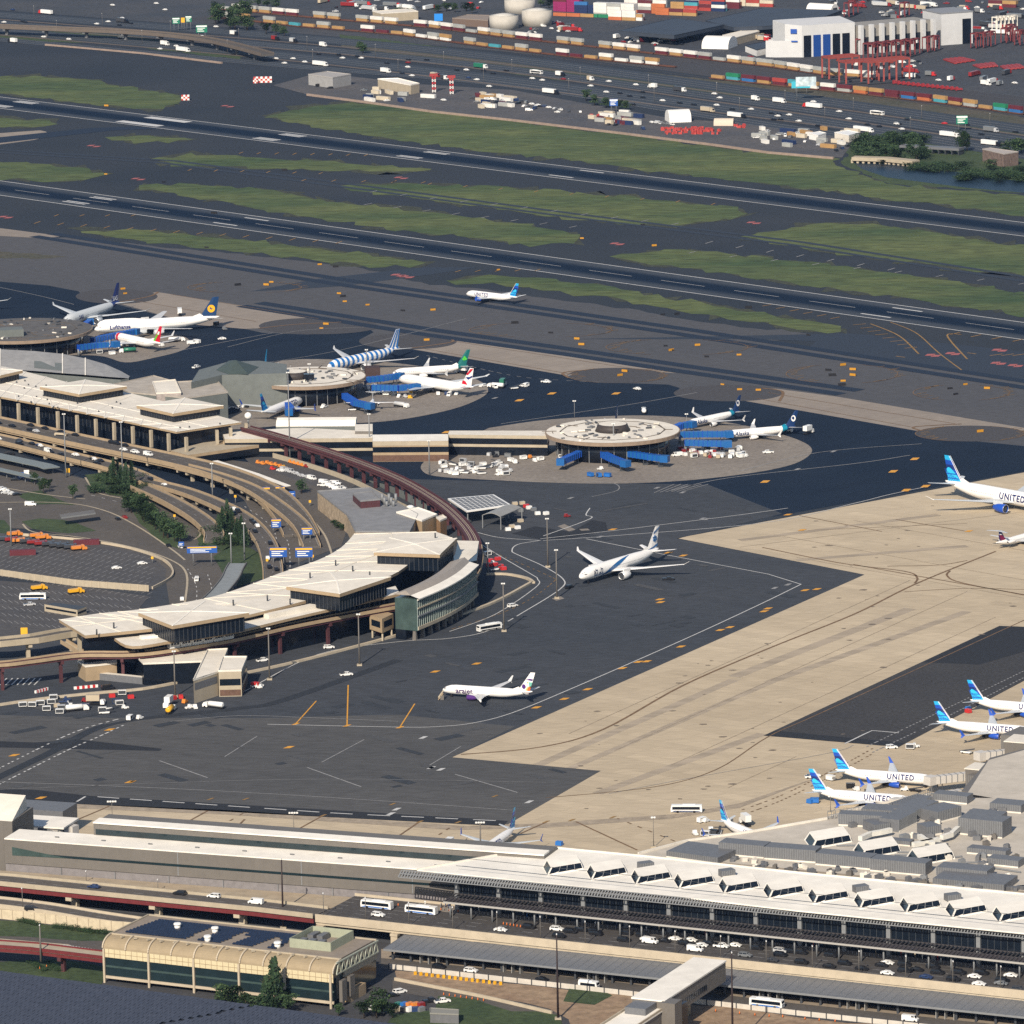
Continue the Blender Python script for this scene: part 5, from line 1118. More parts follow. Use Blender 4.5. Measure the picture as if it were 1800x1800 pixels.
annex('parapet_building', 'grey-green block with a pale parapet roof behind the second pavilion', [(200, 676), (270, 661), (310, 672), (380, 668), (400, 690), (330, 700), (225, 690)], 14.5, 0, M_tealw, None, m_roof=mat('pale_gravel', (.36, .33, .29), .9, .15, .2))
annex('brick_plant_room', 'pale brick plant rooms with pipes between the hall and the teal block', [(268, 672), (308, 668), (318, 690), (275, 692)], 16, 0, mat('pale_brick', (.33, .29, .27), .85, .2, .6), None, m_roof=M_roofc)
tq = thing('security_building', 'tall grey-green windowless block with a dark hipped corner roof beside the satellite', 'building', G(430, 710, 0))
fp_ = [(336, 672), (390, 659), (430, 658), (504, 656), (504, 640), (455, 634), (400, 636), (350, 650)]
MB().prism([p.xy for p in GP(fp_, 18)], 0, 18).build('wall', M_tealw, tq)
q = GP([(380, 650), (402, 634), (455, 645), (436, 658), (402, 658)], 18.1); c = G(420, 630, 18); k = MB()
ap = sum(q, Vector()) / 5 + VZ(5)
for i in range(5): k.add([q[i], q[(i + 1) % 5], ap], [(0, 1, 2)])
k.build('hip_roof', mat('hip_dark_green', (.055, .075, .07), .6, .1, .4), tq)
for x in (402, 432): p = G(x, 700, 0); MB().box((p.x, p.y - 2.2, 9), (1.0, .6, 17.6)).build('corner_trim', M_pan, tq)
dish = thing('radome', 'white satellite dish ball on the low roof at the terminal corner', 'dish', G(436, 731, 12)); c = G(436, 731, 13.5)
k = MB(); k.rings([[c + Vector((math.cos(t) * 1.9 * math.cos(a), math.sin(t) * 1.9 * math.cos(a), 1.9 * math.sin(a))) for t in [2 * math.pi * i / 12 for i in range(12)]] for a in [-1.4, -.9, -.4, 0, .4, .9, 1.4]]); k.build('dish', M_wht, dish)
MB().cyl(c - VZ(4), c - VZ(1.5), .5).build('mount', M_steel, dish)
# ------------------------------------------------------------ connector to the satellites
cn = thing('connector_building', 'long cream two-storey connector with dark window bands leading to the round satellite', 'building', G(700, 800, 0))
def block(par, roof_px, z, m_wall, m_roof, bands, z0=0):
 P = GP(roof_px, z); c = sum(P, Vector()) / len(P)
 MB().prism([p.xy for p in P], z0, z - .04).build('wall', m_wall, par)
 k = MB(); k.poly(P); k.build('roof', m_roof, par)
 for zz0, zz1, m, nm in bands:
  Q = P + [P[0]]; k = MB()
  for a, d in zip(Q, Q[1:]):
   nn = Vector((d.y - a.y, a.x - d.x, 0)).normalized()
   if nn.dot((a + d) / 2 - c) < 0: nn = -nn
   k.add([(a.x + nn.x * .08, a.y + nn.y * .08, zz0), (d.x + nn.x * .08, d.y + nn.y * .08, zz0), (d.x + nn.x * .08, d.y + nn.y * .08, zz1), (a.x + nn.x * .08, a.y + nn.y * .08, zz1)], [(0, 1, 2, 3)])
  k.build(nm, m, par)
block(cn, [(395, 772), (655, 770), (655, 758), (530, 752), (390, 758)], 9.5, M_glsb, M_roofc, [(7.6, 9.5, M_pre, 'fascia'), (3, 4.4, M_pre, 'lower_fascia')], 0)
block(cn, [(655, 776), (788, 775), (788, 763), (655, 764)], 10.5, M_tan, M_roof, [(8.3, 10.4, M_pre, 'fascia'), (4.8, 7.6, M_glass, 'window_band'), (.2, 3.4, mat('brown_brick', (.12, .07, .05)), 'brown_base')], 0)
block(cn, [(787, 764), (962, 766), (965, 757), (790, 757)], 10.5, M_glsb, M_roofc, [(8.8, 10.5, M_pre, 'fascia'), (4.4, 5.8, M_pre, 'lower_fascia')], 0)
block(cn, [(300, 792), (330, 800), (455, 782), (455, 774), (390, 770)], 6.5, M_glsb, M_pre, [(5, 6.5, M_tan, 'fascia')], 2)
for x in range(405, 650, 26): p = G(x, 792, 0); MB().box((p.x, p.y + 1, 1.6), (.7, .7, 3.2)).build('column', M_pre, cn)
for x in range(800, 960, 22): p = G(x, 800, 0); MB().box((p.x, p.y + 2, 2.2), (.8, .8, 4.4)).build('column', M_pre, cn)
k = MB(); extr(k, G(484, 768, 0), G(624, 767, 0), [(4, 0), (4, 5), (7, 7.4), (12, 8), (12, 0)]); k.build('barrel_roof', M_roof, cn)
k = MB(); extr(k, G(484, 768, 0), G(624, 767, 0), [(3.9, .5), (3.9, 4.6), (4.0, 4.6), (4.0, .5)]); k.build('glazed_wall', M_tealw, cn)
block(cn, [(624, 758), (655, 758), (655, 745), (624, 746)], 11, M_pan, M_roofc, [], 0)
# ------------------------------------------------------------ the round satellites
def satellite(label, cx, cy, hw, z, ov=5.5, m=M_roofc, drum=True, hub=6.0, drum_off=(0, 0)):
 c = G(cx, cy, z); r = hw * mpp(cx, cy) * .985; s = thing('satellite', label, 'satellite terminal', (c.x, c.y, 0))
 n = 56; C = [(math.cos(2 * math.pi * i / n), math.sin(2 * math.pi * i / n)) for i in range(n)]
 k = MB(); k.rings([[(c.x + a * r, c.y + b * r, z - 1.8) for a, b in C], [(c.x + a * r, c.y + b * r, z - .1) for a, b in C], [(c.x + a * (r - .4), c.y + b * (r - .4), z) for a, b in C]], smooth=False); k.build('rim', mat('satellite_rim', (.25, .19, .14), .8, .12, .4), s)
 k = MB(); k.poly([(c.x + a * (r - .5), c.y + b * (r - .5), z + .04) for a, b in C]); k.build('roof', m, s)
 rw = r - ov; k = MB(); k.rings([[(c.x + a * rw, c.y + b * rw, 0) for a, b in C], [(c.x + a * rw, c.y + b * rw, z - 1.81) for a, b in C]]); k.build('glass_wall', M_glsb, s)
 k = MB()
 for i in range(0, n, 2): k.box((c.x + C[i][0] * (rw + .1), c.y + C[i][1] * (rw + .1), (z - 2) / 2), (.3, .3, z - 2))
 k.build('mullion', M_steel, s)
 k = MB(); 
 for i in range(12):
  a0, a1 = 2 * math.pi * i / 12, 2 * math.pi * (i + 1) / 12
  k.beam((c.x + math.cos(a0) * r * .78, c.y + math.sin(a0) * r * .78, z + .12), (c.x + math.cos(a1) * r * .78, c.y + math.sin(a1) * r * .78, z + .12), .6, .2)
 k.build('roof_seam', mat('dark_seam', (.10, .085, .07), .8), s)
 dc = Vector((c.x + drum_off[0], c.y + drum_off[1], z)); rd = r * .265
 if drum:
  k = MB(); k.rings([[(dc.x + a * rd, dc.y + b * rd, z) for a, b in C[::2]], [(dc.x + a * rd * .82, dc.y + b * rd * .82, z + 3.6) for a, b in C[::2]]]); k.build('drum', mat('drum_dark', (.045, .038, .036), .6, .15, .6), s)
  k = MB(); k.poly([(dc.x + a * rd * .78, dc.y + b * rd * .78, z + 3.64) for a, b in C[::2]]); k.build('drum_roof', m, s)
 for i in range(46):
  a, q = rnd.uniform(0, 6.28), rnd.uniform(.34, .95) * r; w_, l_ = rnd.uniform(.6, 1.4), rnd.uniform(1, 3.5)
  MB().box((c.x + math.cos(a) * q, c.y + math.sin(a) * q, z + .4), (l_, w_, rnd.uniform(.5, 1.1)), a).build('roof_unit', rnd.choice([M_lou, M_lou, M_roofc, M_dsteel]), s)
 k = MB()
 for i in range(18):
  a, q = rnd.uniform(0, 6.28), rnd.uniform(.35, .9) * r; p = Vector((c.x + math.cos(a) * q, c.y + math.sin(a) * q, z + .25)); b = a + rnd.choice([0, 1.57]); k.beam(p, p + Vector((math.cos(b) * rnd.uniform(4, 12), math.sin(b) * rnd.uniform(2, 8), 0)), .3, .3)
 k.build('roof_pipe', mat('roof_pipe', (.12, .10, .085), .8), s)
 return s, c, r
sat3, c3, r3 = satellite('round satellite with a weathered cream roof and dark central drum, blue bridges on both sides', 1077, 757, 117.7, 11.5)
sat2, c2, r2_ = satellite('round satellite partly behind the grey-green block, striped plane parked at its far side', 540, 662, 102, 11.5, drum_off=(-7, -3))
sat1, c1, r1_ = satellite('dark grey round satellite at the left edge below the jumbo jet', 38, 579, 122, 11.5, m=mat('dark_roof', (.10, .098, .098), .9, .2, .2), drum=False)
k = MB(); p = G(15, 590, 11.5); k.box((p.x, p.y, 13.5), (16, 10, 4), .2); k.build('roof_house', M_tealw, sat1)
k = MB(); p = G(543, 668, 11.5); k.box((p.x, p.y, 13.2), (5.5, 4, 3.4), .1); k.build('roof_house', M_glsb, sat2)
k = MB(); p = G(142, 577, 10); k.prism([(q.x, q.y) for q in GP([(110, 590), (138, 590), (160, 577), (150, 570)], 10)], 8.8, 10, bottom=True); k.build('ledge', mat('ledge_tan', (.22, .17, .12), .8), sat1)
for (x, y, w_, h_) in ((1044, 800, 9, 7), (1120, 795, 8, 6)): p = G(x, y, 0); MB().box((p.x, p.y, 4), (w_, 9, 8), .1).build('gate_house', mat('maroon_brown', (.055, .035, .033), .8, .15, .5), sat3)
for (x, y, w_, h_) in ((655, 670, 8, 7), (612, 683, 9, 6), (545, 695, 14, 6), (490, 705, 6, 6)): p = G(x, y, 0); MB().box((p.x, p.y, 4), (w_, 8, 8), .1).build('gate_house', mat('maroon_brown', (.055, .035, .033)), sat2)
# ------------------------------------------------------------ raised maroon guideway crossing from the left terminal round the boiler yard
hz = 9.0
hp = [G(x, y, z + 1.5) for x, y, z in ((432, 751, 10), (480, 764, 10), (540, 782, 9.5), (600, 801, 9), (660, 823, 8.5), (710, 845, 8), (750, 868, 7.5), (785, 892, 7), (812, 918, 6.8), (828, 940, 6.8), (834, 955, 6.8))]
road_deck('guideway', 'tall maroon train guideway sweeping from the left terminal round to the curved one', 'guideway', cr(hp, 5), 6.0, m_road=M_mar, m_edge=M_mar, thick=.9, par=.5, girder=(M_mar, 1.4), pier=13, pstart=26, m_pier=M_mar, pw=1.5, lanes=False)
rl = MB()
for d in (-1.6, -.8, .8, 1.6): rl.strip([p + VZ(.06) for p in off(cr(hp, 5), d)], .3)
structure('guideway_rail', rl, M_pre)
# ------------------------------------------------------------ the far highway, rail yard and port
FX = 0.0
def fbox(name, label, cat, px, py, w, d, h, rz=None, m=None, roof=None, group=None):
 p = G(px, py); rz = rt_ang if rz is None else rz
 r = thing(name, label, cat, (p.x, p.y, 0), group)
 MB().box((p.x, p.y, h / 2), (w, d, h), rz).build('wall', m or M_pan, r)
 MB().box((p.x, p.y, h + .15), (w + .4, d + .4, .3), rz).build('roof', roof or M_roof, r)
 return r
rt_ang = math.atan2(rt.y, rt.x)
if math.cos(rt_ang) < 0: rt_ang += math.pi
# highway carriageways
hw = MB(); lm = MB()
HW = [((-80, 20), (700, 82), (1300, 158), (1860, 236)), ((-80, 34), (700, 100), (1300, 176), (1860, 256)), ((-80, 48), (600, 108), (1300, 194), (1860, 280)), ((-80, 62), (500, 115), (900, 150), (1300, 212), (1500, 240))]
for i, c in enumerate(HW): hw.strip(cr(GP(c), 6), (34, 26, 34, 20)[i], .09 + .01 * i)
structure('highway', hw, mat('highway_asphalt', (.034, .044, .058), .85, .15, .3, stretch=(.1, .7)))
md = MB()
for c in (((-80, 28), (700, 92), (1300, 168), (1860, 247)), ((-80, 41), (700, 105), (1300, 185), (1860, 267)), ((-80, 55), (560, 112), (1300, 203), (1500, 228))): md.strip(cr(GP(c), 6), 5, .15)
structure('median_strip', md, mat('median_brown', (.11, .092, .08), .9, .2, .3))
for c in HW:
 for o in (-8, 0, 8): lm.strip(off(cr(GP(c, .16), 6), o), .5)
structure('highway_marking', lm, M_wpale)
# tan perimeter wall/kerb of the airfield
wp = [(540, 168), (640, 181), (760, 198), (900, 213), (1100, 237), (1250, 256), (1350, 270), (1465, 280)]
barrier('perimeter_wall', 'low pinkish perimeter wall along the far edge of the airfield grass', 'wall', GP(wp), 0, 1.6, 1.6, mat('perimeter_tan', (.26, .20, .165), .9, .15, .3))
barrier('perimeter_wall', 'low brown wall between the highway and the far left taxiway', 'wall', GP([(80, 80), (250, 95), (390, 112)]), 0, 1.4, 1.6, mat('perimeter_tan', (.26, .20, .165)))
# flyover at far left
ov = cr([G(x, y, 7) for x, y in ((-80, 44), (0, 46), (100, 50), (200, 54), (290, 60), (370, 70), (430, 84), (470, 95))], 5)
road_deck('flyover', 'long brown highway flyover at the top left', 'flyover', ov, 11, m_road=M_roadp, thick=1.6, par=1.2, m_edge=mat('flyover_brown', (.12, .10, .085), .85, .1, .3), pier=38, pw=2.2, m_pier=M_lou, lanes=False)
# maintenance yard between the highway and the grass
sheet('yard', [[(480, 150), (560, 128), (740, 148), (900, 158), (1030, 182), (1180, 208), (1330, 218), (1420, 226), (1500, 250), (1480, 277), (1350, 268), (1100, 235), (760, 196), (540, 166)]], mat('yard_asphalt', (.060, .064, .074), .9, .25, .3, c2=(.095, .09, .09), scale2=.03), .11)
annex('workshop', 'grey flat-roofed workshop at the left end of the maintenance yard', [(542, 131), (575, 126), (617, 131), (585, 137)], 8, 0, mat('workshop_grey', (.30, .30, .30), .7, .1, .3), None, m_roof=mat('workshop_roof', (.33, .32, .31), .8))
annex('workshop', 'long pale shed with a light green roof edge in the maintenance yard', [(664, 139), (700, 138), (737, 147), (722, 150)], 7, 0, M_pre, None, m_roof=M_roof)
def quonset(label, px, py, L, w, h, rz, m=M_wht, door=True):
 p = G(px, py); r = thing('fabric_shelter', label, 'shelter', (p.x, p.y, 0)); d = Vector((math.cos(rz), math.sin(rz), 0)); n = Vector((-d.y, d.x, 0)); k = MB(); N = 12
 rr = [[p + d * s * L / 2 + n * (math.cos(math.pi * i / N) * w / 2) + Vector((0, 0, math.sin(math.pi * i / N) ** .8 * h)) for i in range(N + 1)] for s in (-1, 1)]
 k.add(rr[0] + rr[1], [(i, i + 1, N + 2 + i, N + 1 + i) for i in range(N)], 0, True); k.add(rr[0], [tuple(range(N + 1))]); k.add(rr[1], [tuple(range(N + 1))[::-1]])
 k.build('cover', m, r)
 if door:
  for s in (1,): MB().box(tuple(p + d * s * (L / 2 + .1) + VZ(h * .33))[:3], (.3, w * .45, h * .66), rz).build('door', M_dsteel, r)
 return r
M_fab = mat('white_fabric', (.72, .71, .68), .7, .05, .3)
quonset('white arched fabric shelter open at the right in the maintenance yard', 1192, 213, 16, 17, 8.5, R(10), M_fab)
quonset('small beige arched shelter at the right end of the maintenance yard', 1273, 220, 14, 9, 5, R(-10), mat('beige_fabric', (.55, .47, .38), .8))
quonset('big white domed fabric shelter beside the rail yard', 1265, 83, 22, 25, 9, R(-20), M_fab, False)
quonset('white arched fabric shelter with a grey door at the top, left of the crane hangar', 1446, 25, 24, 14, 9, R(-35), M_fab)
# port buildings
def tank(px, py, r_, h, label):
 p = G(px, py); t = thing('storage_tank', label, 'tank', (p.x, p.y, 0))
 MB().cyl(p, p + VZ(h), r_, n=28).build('shell', mat('tank_cream', (.42, .40, .36), .7, .08, .2), t); MB().cyl(p + VZ(h), p + VZ(h + 1.6), r_, r_ * .15, n=28).build('roof', mat('tank_roof', (.46, .45, .42), .7, .08, .2), t)
tank(886, 50, 12, 11, 'left and lower of the pair of cream storage tanks'); tank(944, 44, 12.5, 12.5, 'right of the pair of cream storage tanks'); tank(914, 22, 13, 11, 'cream storage tank behind the pair, cut by the top edge')
annex('canopy_shed', 'very large dark flat shed roof right of the container stacks', [(1088, 54), (1185, 32), (1275, 43), (1185, 62)], 9, 6, mat('shed_dark', (.040, .050, .068), .6, .1, .1), None, m_roof=mat('shed_dark', (.040, .050, .068)), par=.2)
annex('canopy_shed', 'second very large dark flat shed roof reaching the white arched shelter', [(1240, 36), (1340, 14), (1480, 18), (1420, 40), (1340, 46), (1290, 48)], 9, 6, mat('shed_dark', (.040, .050, .068)), None, m_roof=mat('shed_dark', (.040, .050, .068)), par=.2)
wf = mat('hangar_white', (.52, .53, .54), .6, .05, .2)
hg = thing('crane_hangar', 'white hangar with tall blue bay doors and a rooftop logo wall', 'hangar', G(1450, 100, 0))
h0, h1 = G(1385, 62, 24), G(1503, 40, 22)
hb0, hb1 = G(1410, 101), G(1503, 95)
hd = (hb1 - hb0).normalized(); hn = Vector((-hd.y, hd.x, 0))
MB().prism([p.xy for p in (hb0, hb1, hb1 + hn * 30, hb0 + hn * 30 - hd * 12, hb0 - hd * 11 + hn * 8)], 0, [25, 25, 27, 27, 26]).build('wall', wf, hg)
MB().prism([p.xy for p in (hb0 - hd * 11 + hn * 8, hb0 + hn * 2, hb0 - hd * 18 + hn * 10, hb0 - hd * 24 + hn * 16)], 0, 13).build('office', wf, hg)
for i in range(5):
 p = hb0 + hd * (4.5 + i * 8.2) - hn * .2; MB().box((p.x, p.y, 8.5), (6.2, .4, 17), math.atan2(hd.y, hd.x)).build('bay_door', M_glsb if i in (0, 3, 4) else mat('bay_blue', (.01, .05, .22), .5), hg)
p = hb0 - hd * 5 + hn * 4.0 - hn * .6; MB().box((p.x - .5, p.y - .6, 20.5), (5, .3, 3.5), math.atan2(hd.y - .6, hd.x)).build('logo', mat('logo_blue', (.02, .08, .35), .5), hg)
MB().box((p.x, p.y - .6, 12.6), (5, .3, 1.1), math.atan2(hd.y - .6, hd.x)).build('name_sign', mat('logo_blue', (.02, .08, .35)), hg)
hg = thing('crane_shed', 'row of open grey bays between white piers right of the blue-door hangar', 'shed', G(1580, 95, 0))
s0, s1 = G(1515, 96), G(1642, 84); sd_ = (s1 - s0).normalized(); sn_ = Vector((-sd_.y, sd_.x, 0))
MB().prism([p.xy for p in (s0 + sn_ * 3, s1 + sn_ * 3, s1 + sn_ * 28, s0 + sn_ * 28)], 0, 22).build('wall', mat('bay_grey', (.25, .24, .22), .7, .1, .3), hg)
k = MB(); k.prism([p.xy for p in (s0 + sn_ * 2.8, s1 + sn_ * 2.8, s1 + sn_ * 3, s0 + sn_ * 3)], 0, 13); k.build('opening', M_glsb, hg)
for i in range(8): p = s0.lerp(s1, i / 7) + sn_ * 1; MB().box((p.x, p.y, 11.5), (2.6, 4, 23), math.atan2(sd_.y, sd_.x)).build('pier', wf, hg)
hg = thing('tall_hangar', 'tall white windowless hangar with one dark door at its right', 'hangar', G(1670, 80, 0))
t0, t1, t2 = G(1628, 78), G(1655, 80), G(1710, 76)
td = (t2 - t1).normalized(); tn = Vector((-td.y, td.x, 0))
MB().prism([p.xy for p in (t1, t2, t2 + tn * 32, t1 + tn * 32)], 0, 25).build('wall', wf, hg)
MB().prism([p.xy for p in (t1 - td * .4 - tn * .4, t2 + td * .4 - tn * .4, t2 + tn * 32.4 + td * .4, t1 + tn * 32.4 - td * .4)], 25.01, 25.8, bottom=True).build('roof', mat('hangar_roof', (.22, .23, .25), .6), hg)
p = t2 - td * 5.5 - tn * .2; MB().box((p.x, p.y, 10), (7.5, .4, 20), math.atan2(td.y, td.x)).build('door', M_glsb, hg)
for lab, px, h, mw, mr in (('white low warehouse behind the big domed shelter', [(1270, 62), (1320, 50), (1335, 55), (1290, 67)], 6, M_pre, M_roofc), ('dark-roofed low shed right of the big domed shelter', [(1310, 80), (1350, 72), (1365, 80), (1330, 88)], 5, M_wht, mat('shed_dark', (.040, .050, .068))), ('long low white office with a row of windows left of the tanks', [(655, 20), (720, 15), (735, 20), (670, 24)], 7, M_pre, M_roofc), ('brown flat-roofed building left of the tanks', [(795, 32), (820, 26), (860, 27), (858, 36)], 6, mat('brown_wall', (.14, .10, .08), .8), mat('brown_roof', (.24, .20, .17), .8)), ('brick pump house with a pale roof by the pond', [(1727, 262), (1740, 260), (1790, 267), (1765, 271)], 9, mat('pump_brick', (.15, .11, .095), .9, .4, .6), mat('pump_roof', (.36, .33, .31), .8)), ('white flat-roofed site office above the trees', [(1467, 233), (1490, 229), (1510, 233), (1492, 238)], 5, M_roofc, M_wht), ('small white site hut at the right end of the yard', [(1422, 235), (1440, 231), (1452, 234), (1438, 238)], 4, M_wht, M_wht)):
 annex('building', lab, px, h, 0, mw, None, m_roof=mr, par=.3)
# bridges over the pond
pb0 = [G(1500, 278, 3), G(1560, 280, 3), G(1610, 285, 3)]
b_ = thing('culvert_bridge', 'pale concrete bridge with a row of dark openings over the pond', 'bridge', (pb0[0].x, pb0[0].y, 0)); k = MB(); k.wallpath(pb0, -1.2, 1.2, 8); k.build('deck', M_pre, b_)
for p, a in every(pb0, 4): MB().box((p.x, p.y, 1.2), (1.6, 6, 2.4), a).build('pier', M_pre, b_)
pb1 = [G(1585, 256, 4), G(1690, 262, 4)]
b_ = thing('road_bridge', 'dark trestle road bridge among the trees beside the highway', 'bridge', (pb1[0].x, pb1[0].y, 0)); k = MB(); k.wallpath(pb1, -.8, .8, 8); k.build('deck', M_lou, b_)
for p, a in every(pb1, 5): MB().box((p.x, p.y, 1.8), (.8, 7, 3.6), a).build('pier', M_dsteel, b_)
# ------------------------------------------------------------ containers
CC = {'white': (.64, .63, .60), 'grey': (.33, .34, .33), 'tan': (.36, .22, .09), 'maroon': (.11, .022, .030), 'blue': (.03, .13, .33), 'teal': (.06, .28, .34), 'red': (.32, .05, .04), 'orange': (.42, .13, .05), 'green': (.02, .18, .09), 'magenta': (.24, .02, .10), 'navy': (.015, .03, .09), 'cream': (.52, .46, .36)}
_cm = {}
def cont_mesh(col, L):
 if (col, L) in _cm: return _cm[(col, L)]
 k = MB(); k.box((0, 0, 1.35), (L, 2.5, 2.7)); n = int(L / .8)
 for i in range(n):
  for s in (-1, 1): k.box((-L / 2 + .6 + i * (L - 1.2) / max(1, n - 1), s * 1.27, 1.35), (.3, .08, 2.3))
 o = k.build('shipping_container', mat('container_' + col, CC[col], .55, .1, .3)); _cm[(col, L)] = o.data; bpy.data.objects.remove(o); return _cm[(col, L)]
def container(col, p, rz, z=0, L=12.2, label=None, group=None):
 o = bpy.data.objects.new('shipping_container', cont_mesh(col, L)); COL.objects.link(o); o.location = (p[0], p[1], z); o.rotation_euler.z = rz
 return series(o, label, 'container', group)
_wc = None
def wellcar(p, rz, label, group):
 global _wc
 if _wc is None:
  k = MB()
  for s in (-1, 1): k.box((0, s * 1.35, .75), (15, .2, .9))
  k.box((0, 0, .55), (15, 2.6, .2))
  for x in (-7.6, 7.6): k.box((x, 0, .95), (2.4, 2.4, .5))
  for x in (-7.9, -6.6, 6.6, 7.9):
   for s in (-1, 1): k.cyl((x, s * .75 - .08, .45), (x, s * .75 + .08, .45), .45, n=8)
  o = k.build('well_car', mat('well_car_rust', (.10, .045, .03), .8, .2, .5)); _wc = o.data; bpy.data.objects.remove(o)
 o = bpy.data.objects.new('well_car', _wc); COL.objects.link(o); o.location = (p[0], p[1], .1); o.rotation_euler.z = rz
 return series(o, label, 'rail car', group)
def train(pts, cols, name, dens_=1.0):
 P = GP(pts); sp = every(P, 16.4)
 for i, (p, a) in enumerate(sp):
  x, y = PX(p)
  if x < -8 or x > 1808 or y < 2: continue
  c = cols[i % len(cols)]
  wellcar(p, a, 'rusty well car of ' + name, 'well cars of ' + name)
  if c[0] == '-': continue
  for j, col in enumerate(c):
   container(col, p, a, .75 + 2.75 * j, 13.6 if j else 12.2, '%s container riding on %s' % (col, name), 'containers on ' + name)
W_, Gy, T_, M_ = 'white', 'grey', 'tan', 'maroon'
train([(395, 18), (560, 33), (760, 50), (900, 68), (1100, 90), (1350, 118)], [[Gy], [T_, W_], [T_, Gy], [T_, Gy], [M_, W_], [M_, W_], ['-'], [T_, Gy], [T_, Gy], ['-'], [T_, Gy], [T_, W_], [T_, W_], ['-'], [M_, W_], [T_, W_], [M_, W_], [M_, Gy]], 'the upper container train')
train([(385, 32), (520, 47), (700, 62), (860, 84), (1020, 103), (1175, 118)], [[W_], [W_, Gy], [W_, T_], ['-'], [T_, Gy], [T_], ['teal'], [T_], [T_, Gy], [T_], ['-'], [M_, W_], [M_], [T_], [T_, W_]], 'the lower container train')
train([(1350, 118), (1450, 133), (1545, 140)], [[T_, Gy], [T_, Gy], [T_, W_], [Gy, W_]], 'the short train under the red gantries')
train([(1262, 140), (1400, 155), (1500, 165), (1650, 182), (1820, 205)], [[T_], ['teal', 'green'], ['blue', M_], [T_, M_], [M_, 'red'], [T_, 'teal'], [W_, T_], [M_, W_], [Gy, M_], ['orange', T_], [M_, 'tan'], [M_, M_], ['blue', M_], ['orange', M_], ['teal', T_], [T_, M_], [Gy, T_]], 'the mixed-colour train at right')
tk_ = MB()
for c in ([(385, 17), (760, 50), (900, 68), (1350, 118), (1860, 178)], [(385, 32), (700, 62), (1020, 103), (1300, 135), (1860, 190)], [(500, 50), (900, 92), (1262, 140), (1860, 210)], [(400, 24), (760, 56), (1100, 97), (1860, 184)]):
 for o in (-.75, .75): tk_.strip(off(GP(c), o), .3, .2)
structure('railway', tk_, mat('rail_steel', (.13, .115, .105), .6))
bl_ = MB(); bl_.strip(GP([(380, 26), (760, 56), (1100, 99), (1400, 138), (1860, 196)]), 75, .06)
structure('ballast', bl_, mat('rail_ballast', (.045, .046, .052), .95, .25, .3))
# stacked containers in the port
def stack(px, py, nx, ny, hts, cols, rz, label, L=12.2, group='stacked port containers'):
 p0 = G(px, py); d = Vector((math.cos(rz), math.sin(rz), 0)); n = Vector((-d.y, d.x, 0))
 for i in range(nx):
  for j in range(ny):
   h = hts if isinstance(hts, int) else rnd.choice(hts)
   for k in range(h):
    if j and k < h - 2: continue
    p = p0 + d * i * (L + .5) + n * j * 2.7; x, y = PX((p.x, p.y, 2.7 * k + 2.7))
    if y < -3 or x < -10 or x > 1810: continue
    col = rnd.choice(cols); container(col, p, rz, 2.75 * k + .03, L, '%s container %s' % (col, label), group)
aq = R(-28)
stack(985, 20, 2, 3, 4, ['magenta', 'magenta', 'maroon'], aq, 'in the magenta block beside the tanks')
stack(1022, 26, 2, 2, [3, 4], ['navy', 'navy', 'blue'], aq, 'in the navy block of the port')
stack(1056, 28, 3, 3, [4, 5], ['white', 'white', 'grey'], aq, 'in the pale block of the port')
stack(1082, 35, 2, 1, [2, 3], ['white', 'orange', 'blue', 'tan'], aq, 'at the near corner of the stacks')
stack(1118, 36, 1, 2, [2], ['maroon', 'tan', 'white'], aq, 'at the near corner of the stacks')
stack(1110, 22, 3, 2, [3, 4], ['grey', 'white', 'maroon', 'orange'], aq, 'in the mixed block of the port')
stack(1165, 26, 3, 2, [2, 3, 4], ['red', 'maroon', 'orange', 'tan', 'teal'], aq, 'in the red block right of the pale stacks')
stack(1215, 18, 3, 2, [2, 3, 4], ['teal', 'white', 'red', 'maroon', 'navy'], aq, 'in the right-hand block of the port')
stack(1265, 14, 2, 2, [2, 3], ['teal', 'orange', 'white', 'maroon'], aq, 'in the right-hand block of the port')
stack(1750, 12, 2, 2, [2, 3], ['maroon', 'cream', 'tan', 'maroon'], aq, 'in the top right corner')
stack(1300, 10, 3, 1, [2, 3], ['cream', 'tan', 'blue', 'red'], aq, 'along the top edge')
stack(985, 28, 3, 1, [1], ['tan', 'orange'], aq, 'on the ground beside the stacks')
stack(1040, 30, 2, 1, [1], ['green'], aq, 'on the ground beside the stacks')
# straddle carriers and gantries
def portal(name, label, px, py, w, d, h, rz, m, group, cat, t=.9):
 p = G(px, py); k = MB(); dx = Vector((math.cos(rz), math.sin(rz), 0)); n = Vector((-dx.y, dx.x, 0)); u = VZ(1); N_ = bpy.data.objects
 c = [p + dx * sx * w / 2 + n * sy * d / 2 for sx, sy in ((-1, -1), (1, -1), (1, 1), (-1, 1))]
 r = thing(name, None, cat, (p.x, p.y, 0)); series(r, label, cat, group)
 for q in c: MB().beam(q + u * .9, q + u * h, t, t).build('leg', m, r)
 k.beam(c[0] + u * h, c[1] + u * h, t, t * 1.2); k.beam(c[3] + u * h, c[2] + u * h, t, t * 1.2); k.beam(c[0] + u * h, c[3] + u * h, t, t); k.beam(c[1] + u * h, c[2] + u * h, t, t)
 k.build('top_frame', m, r)
 for a, b in ((0, 1), (3, 2)): MB().beam(c[a] + u * 1.0, c[b] + u * 1.0, t * 1.2, 1.0).build('bogie', M_dsteel, r)
 MB().box(tuple(c[0].lerp(c[1], .3) + u * (h - 1.6)), (2.2, 2, 2.2), rz).build('cab', M_wht if rnd.random() < .3 else m, r)
 return r
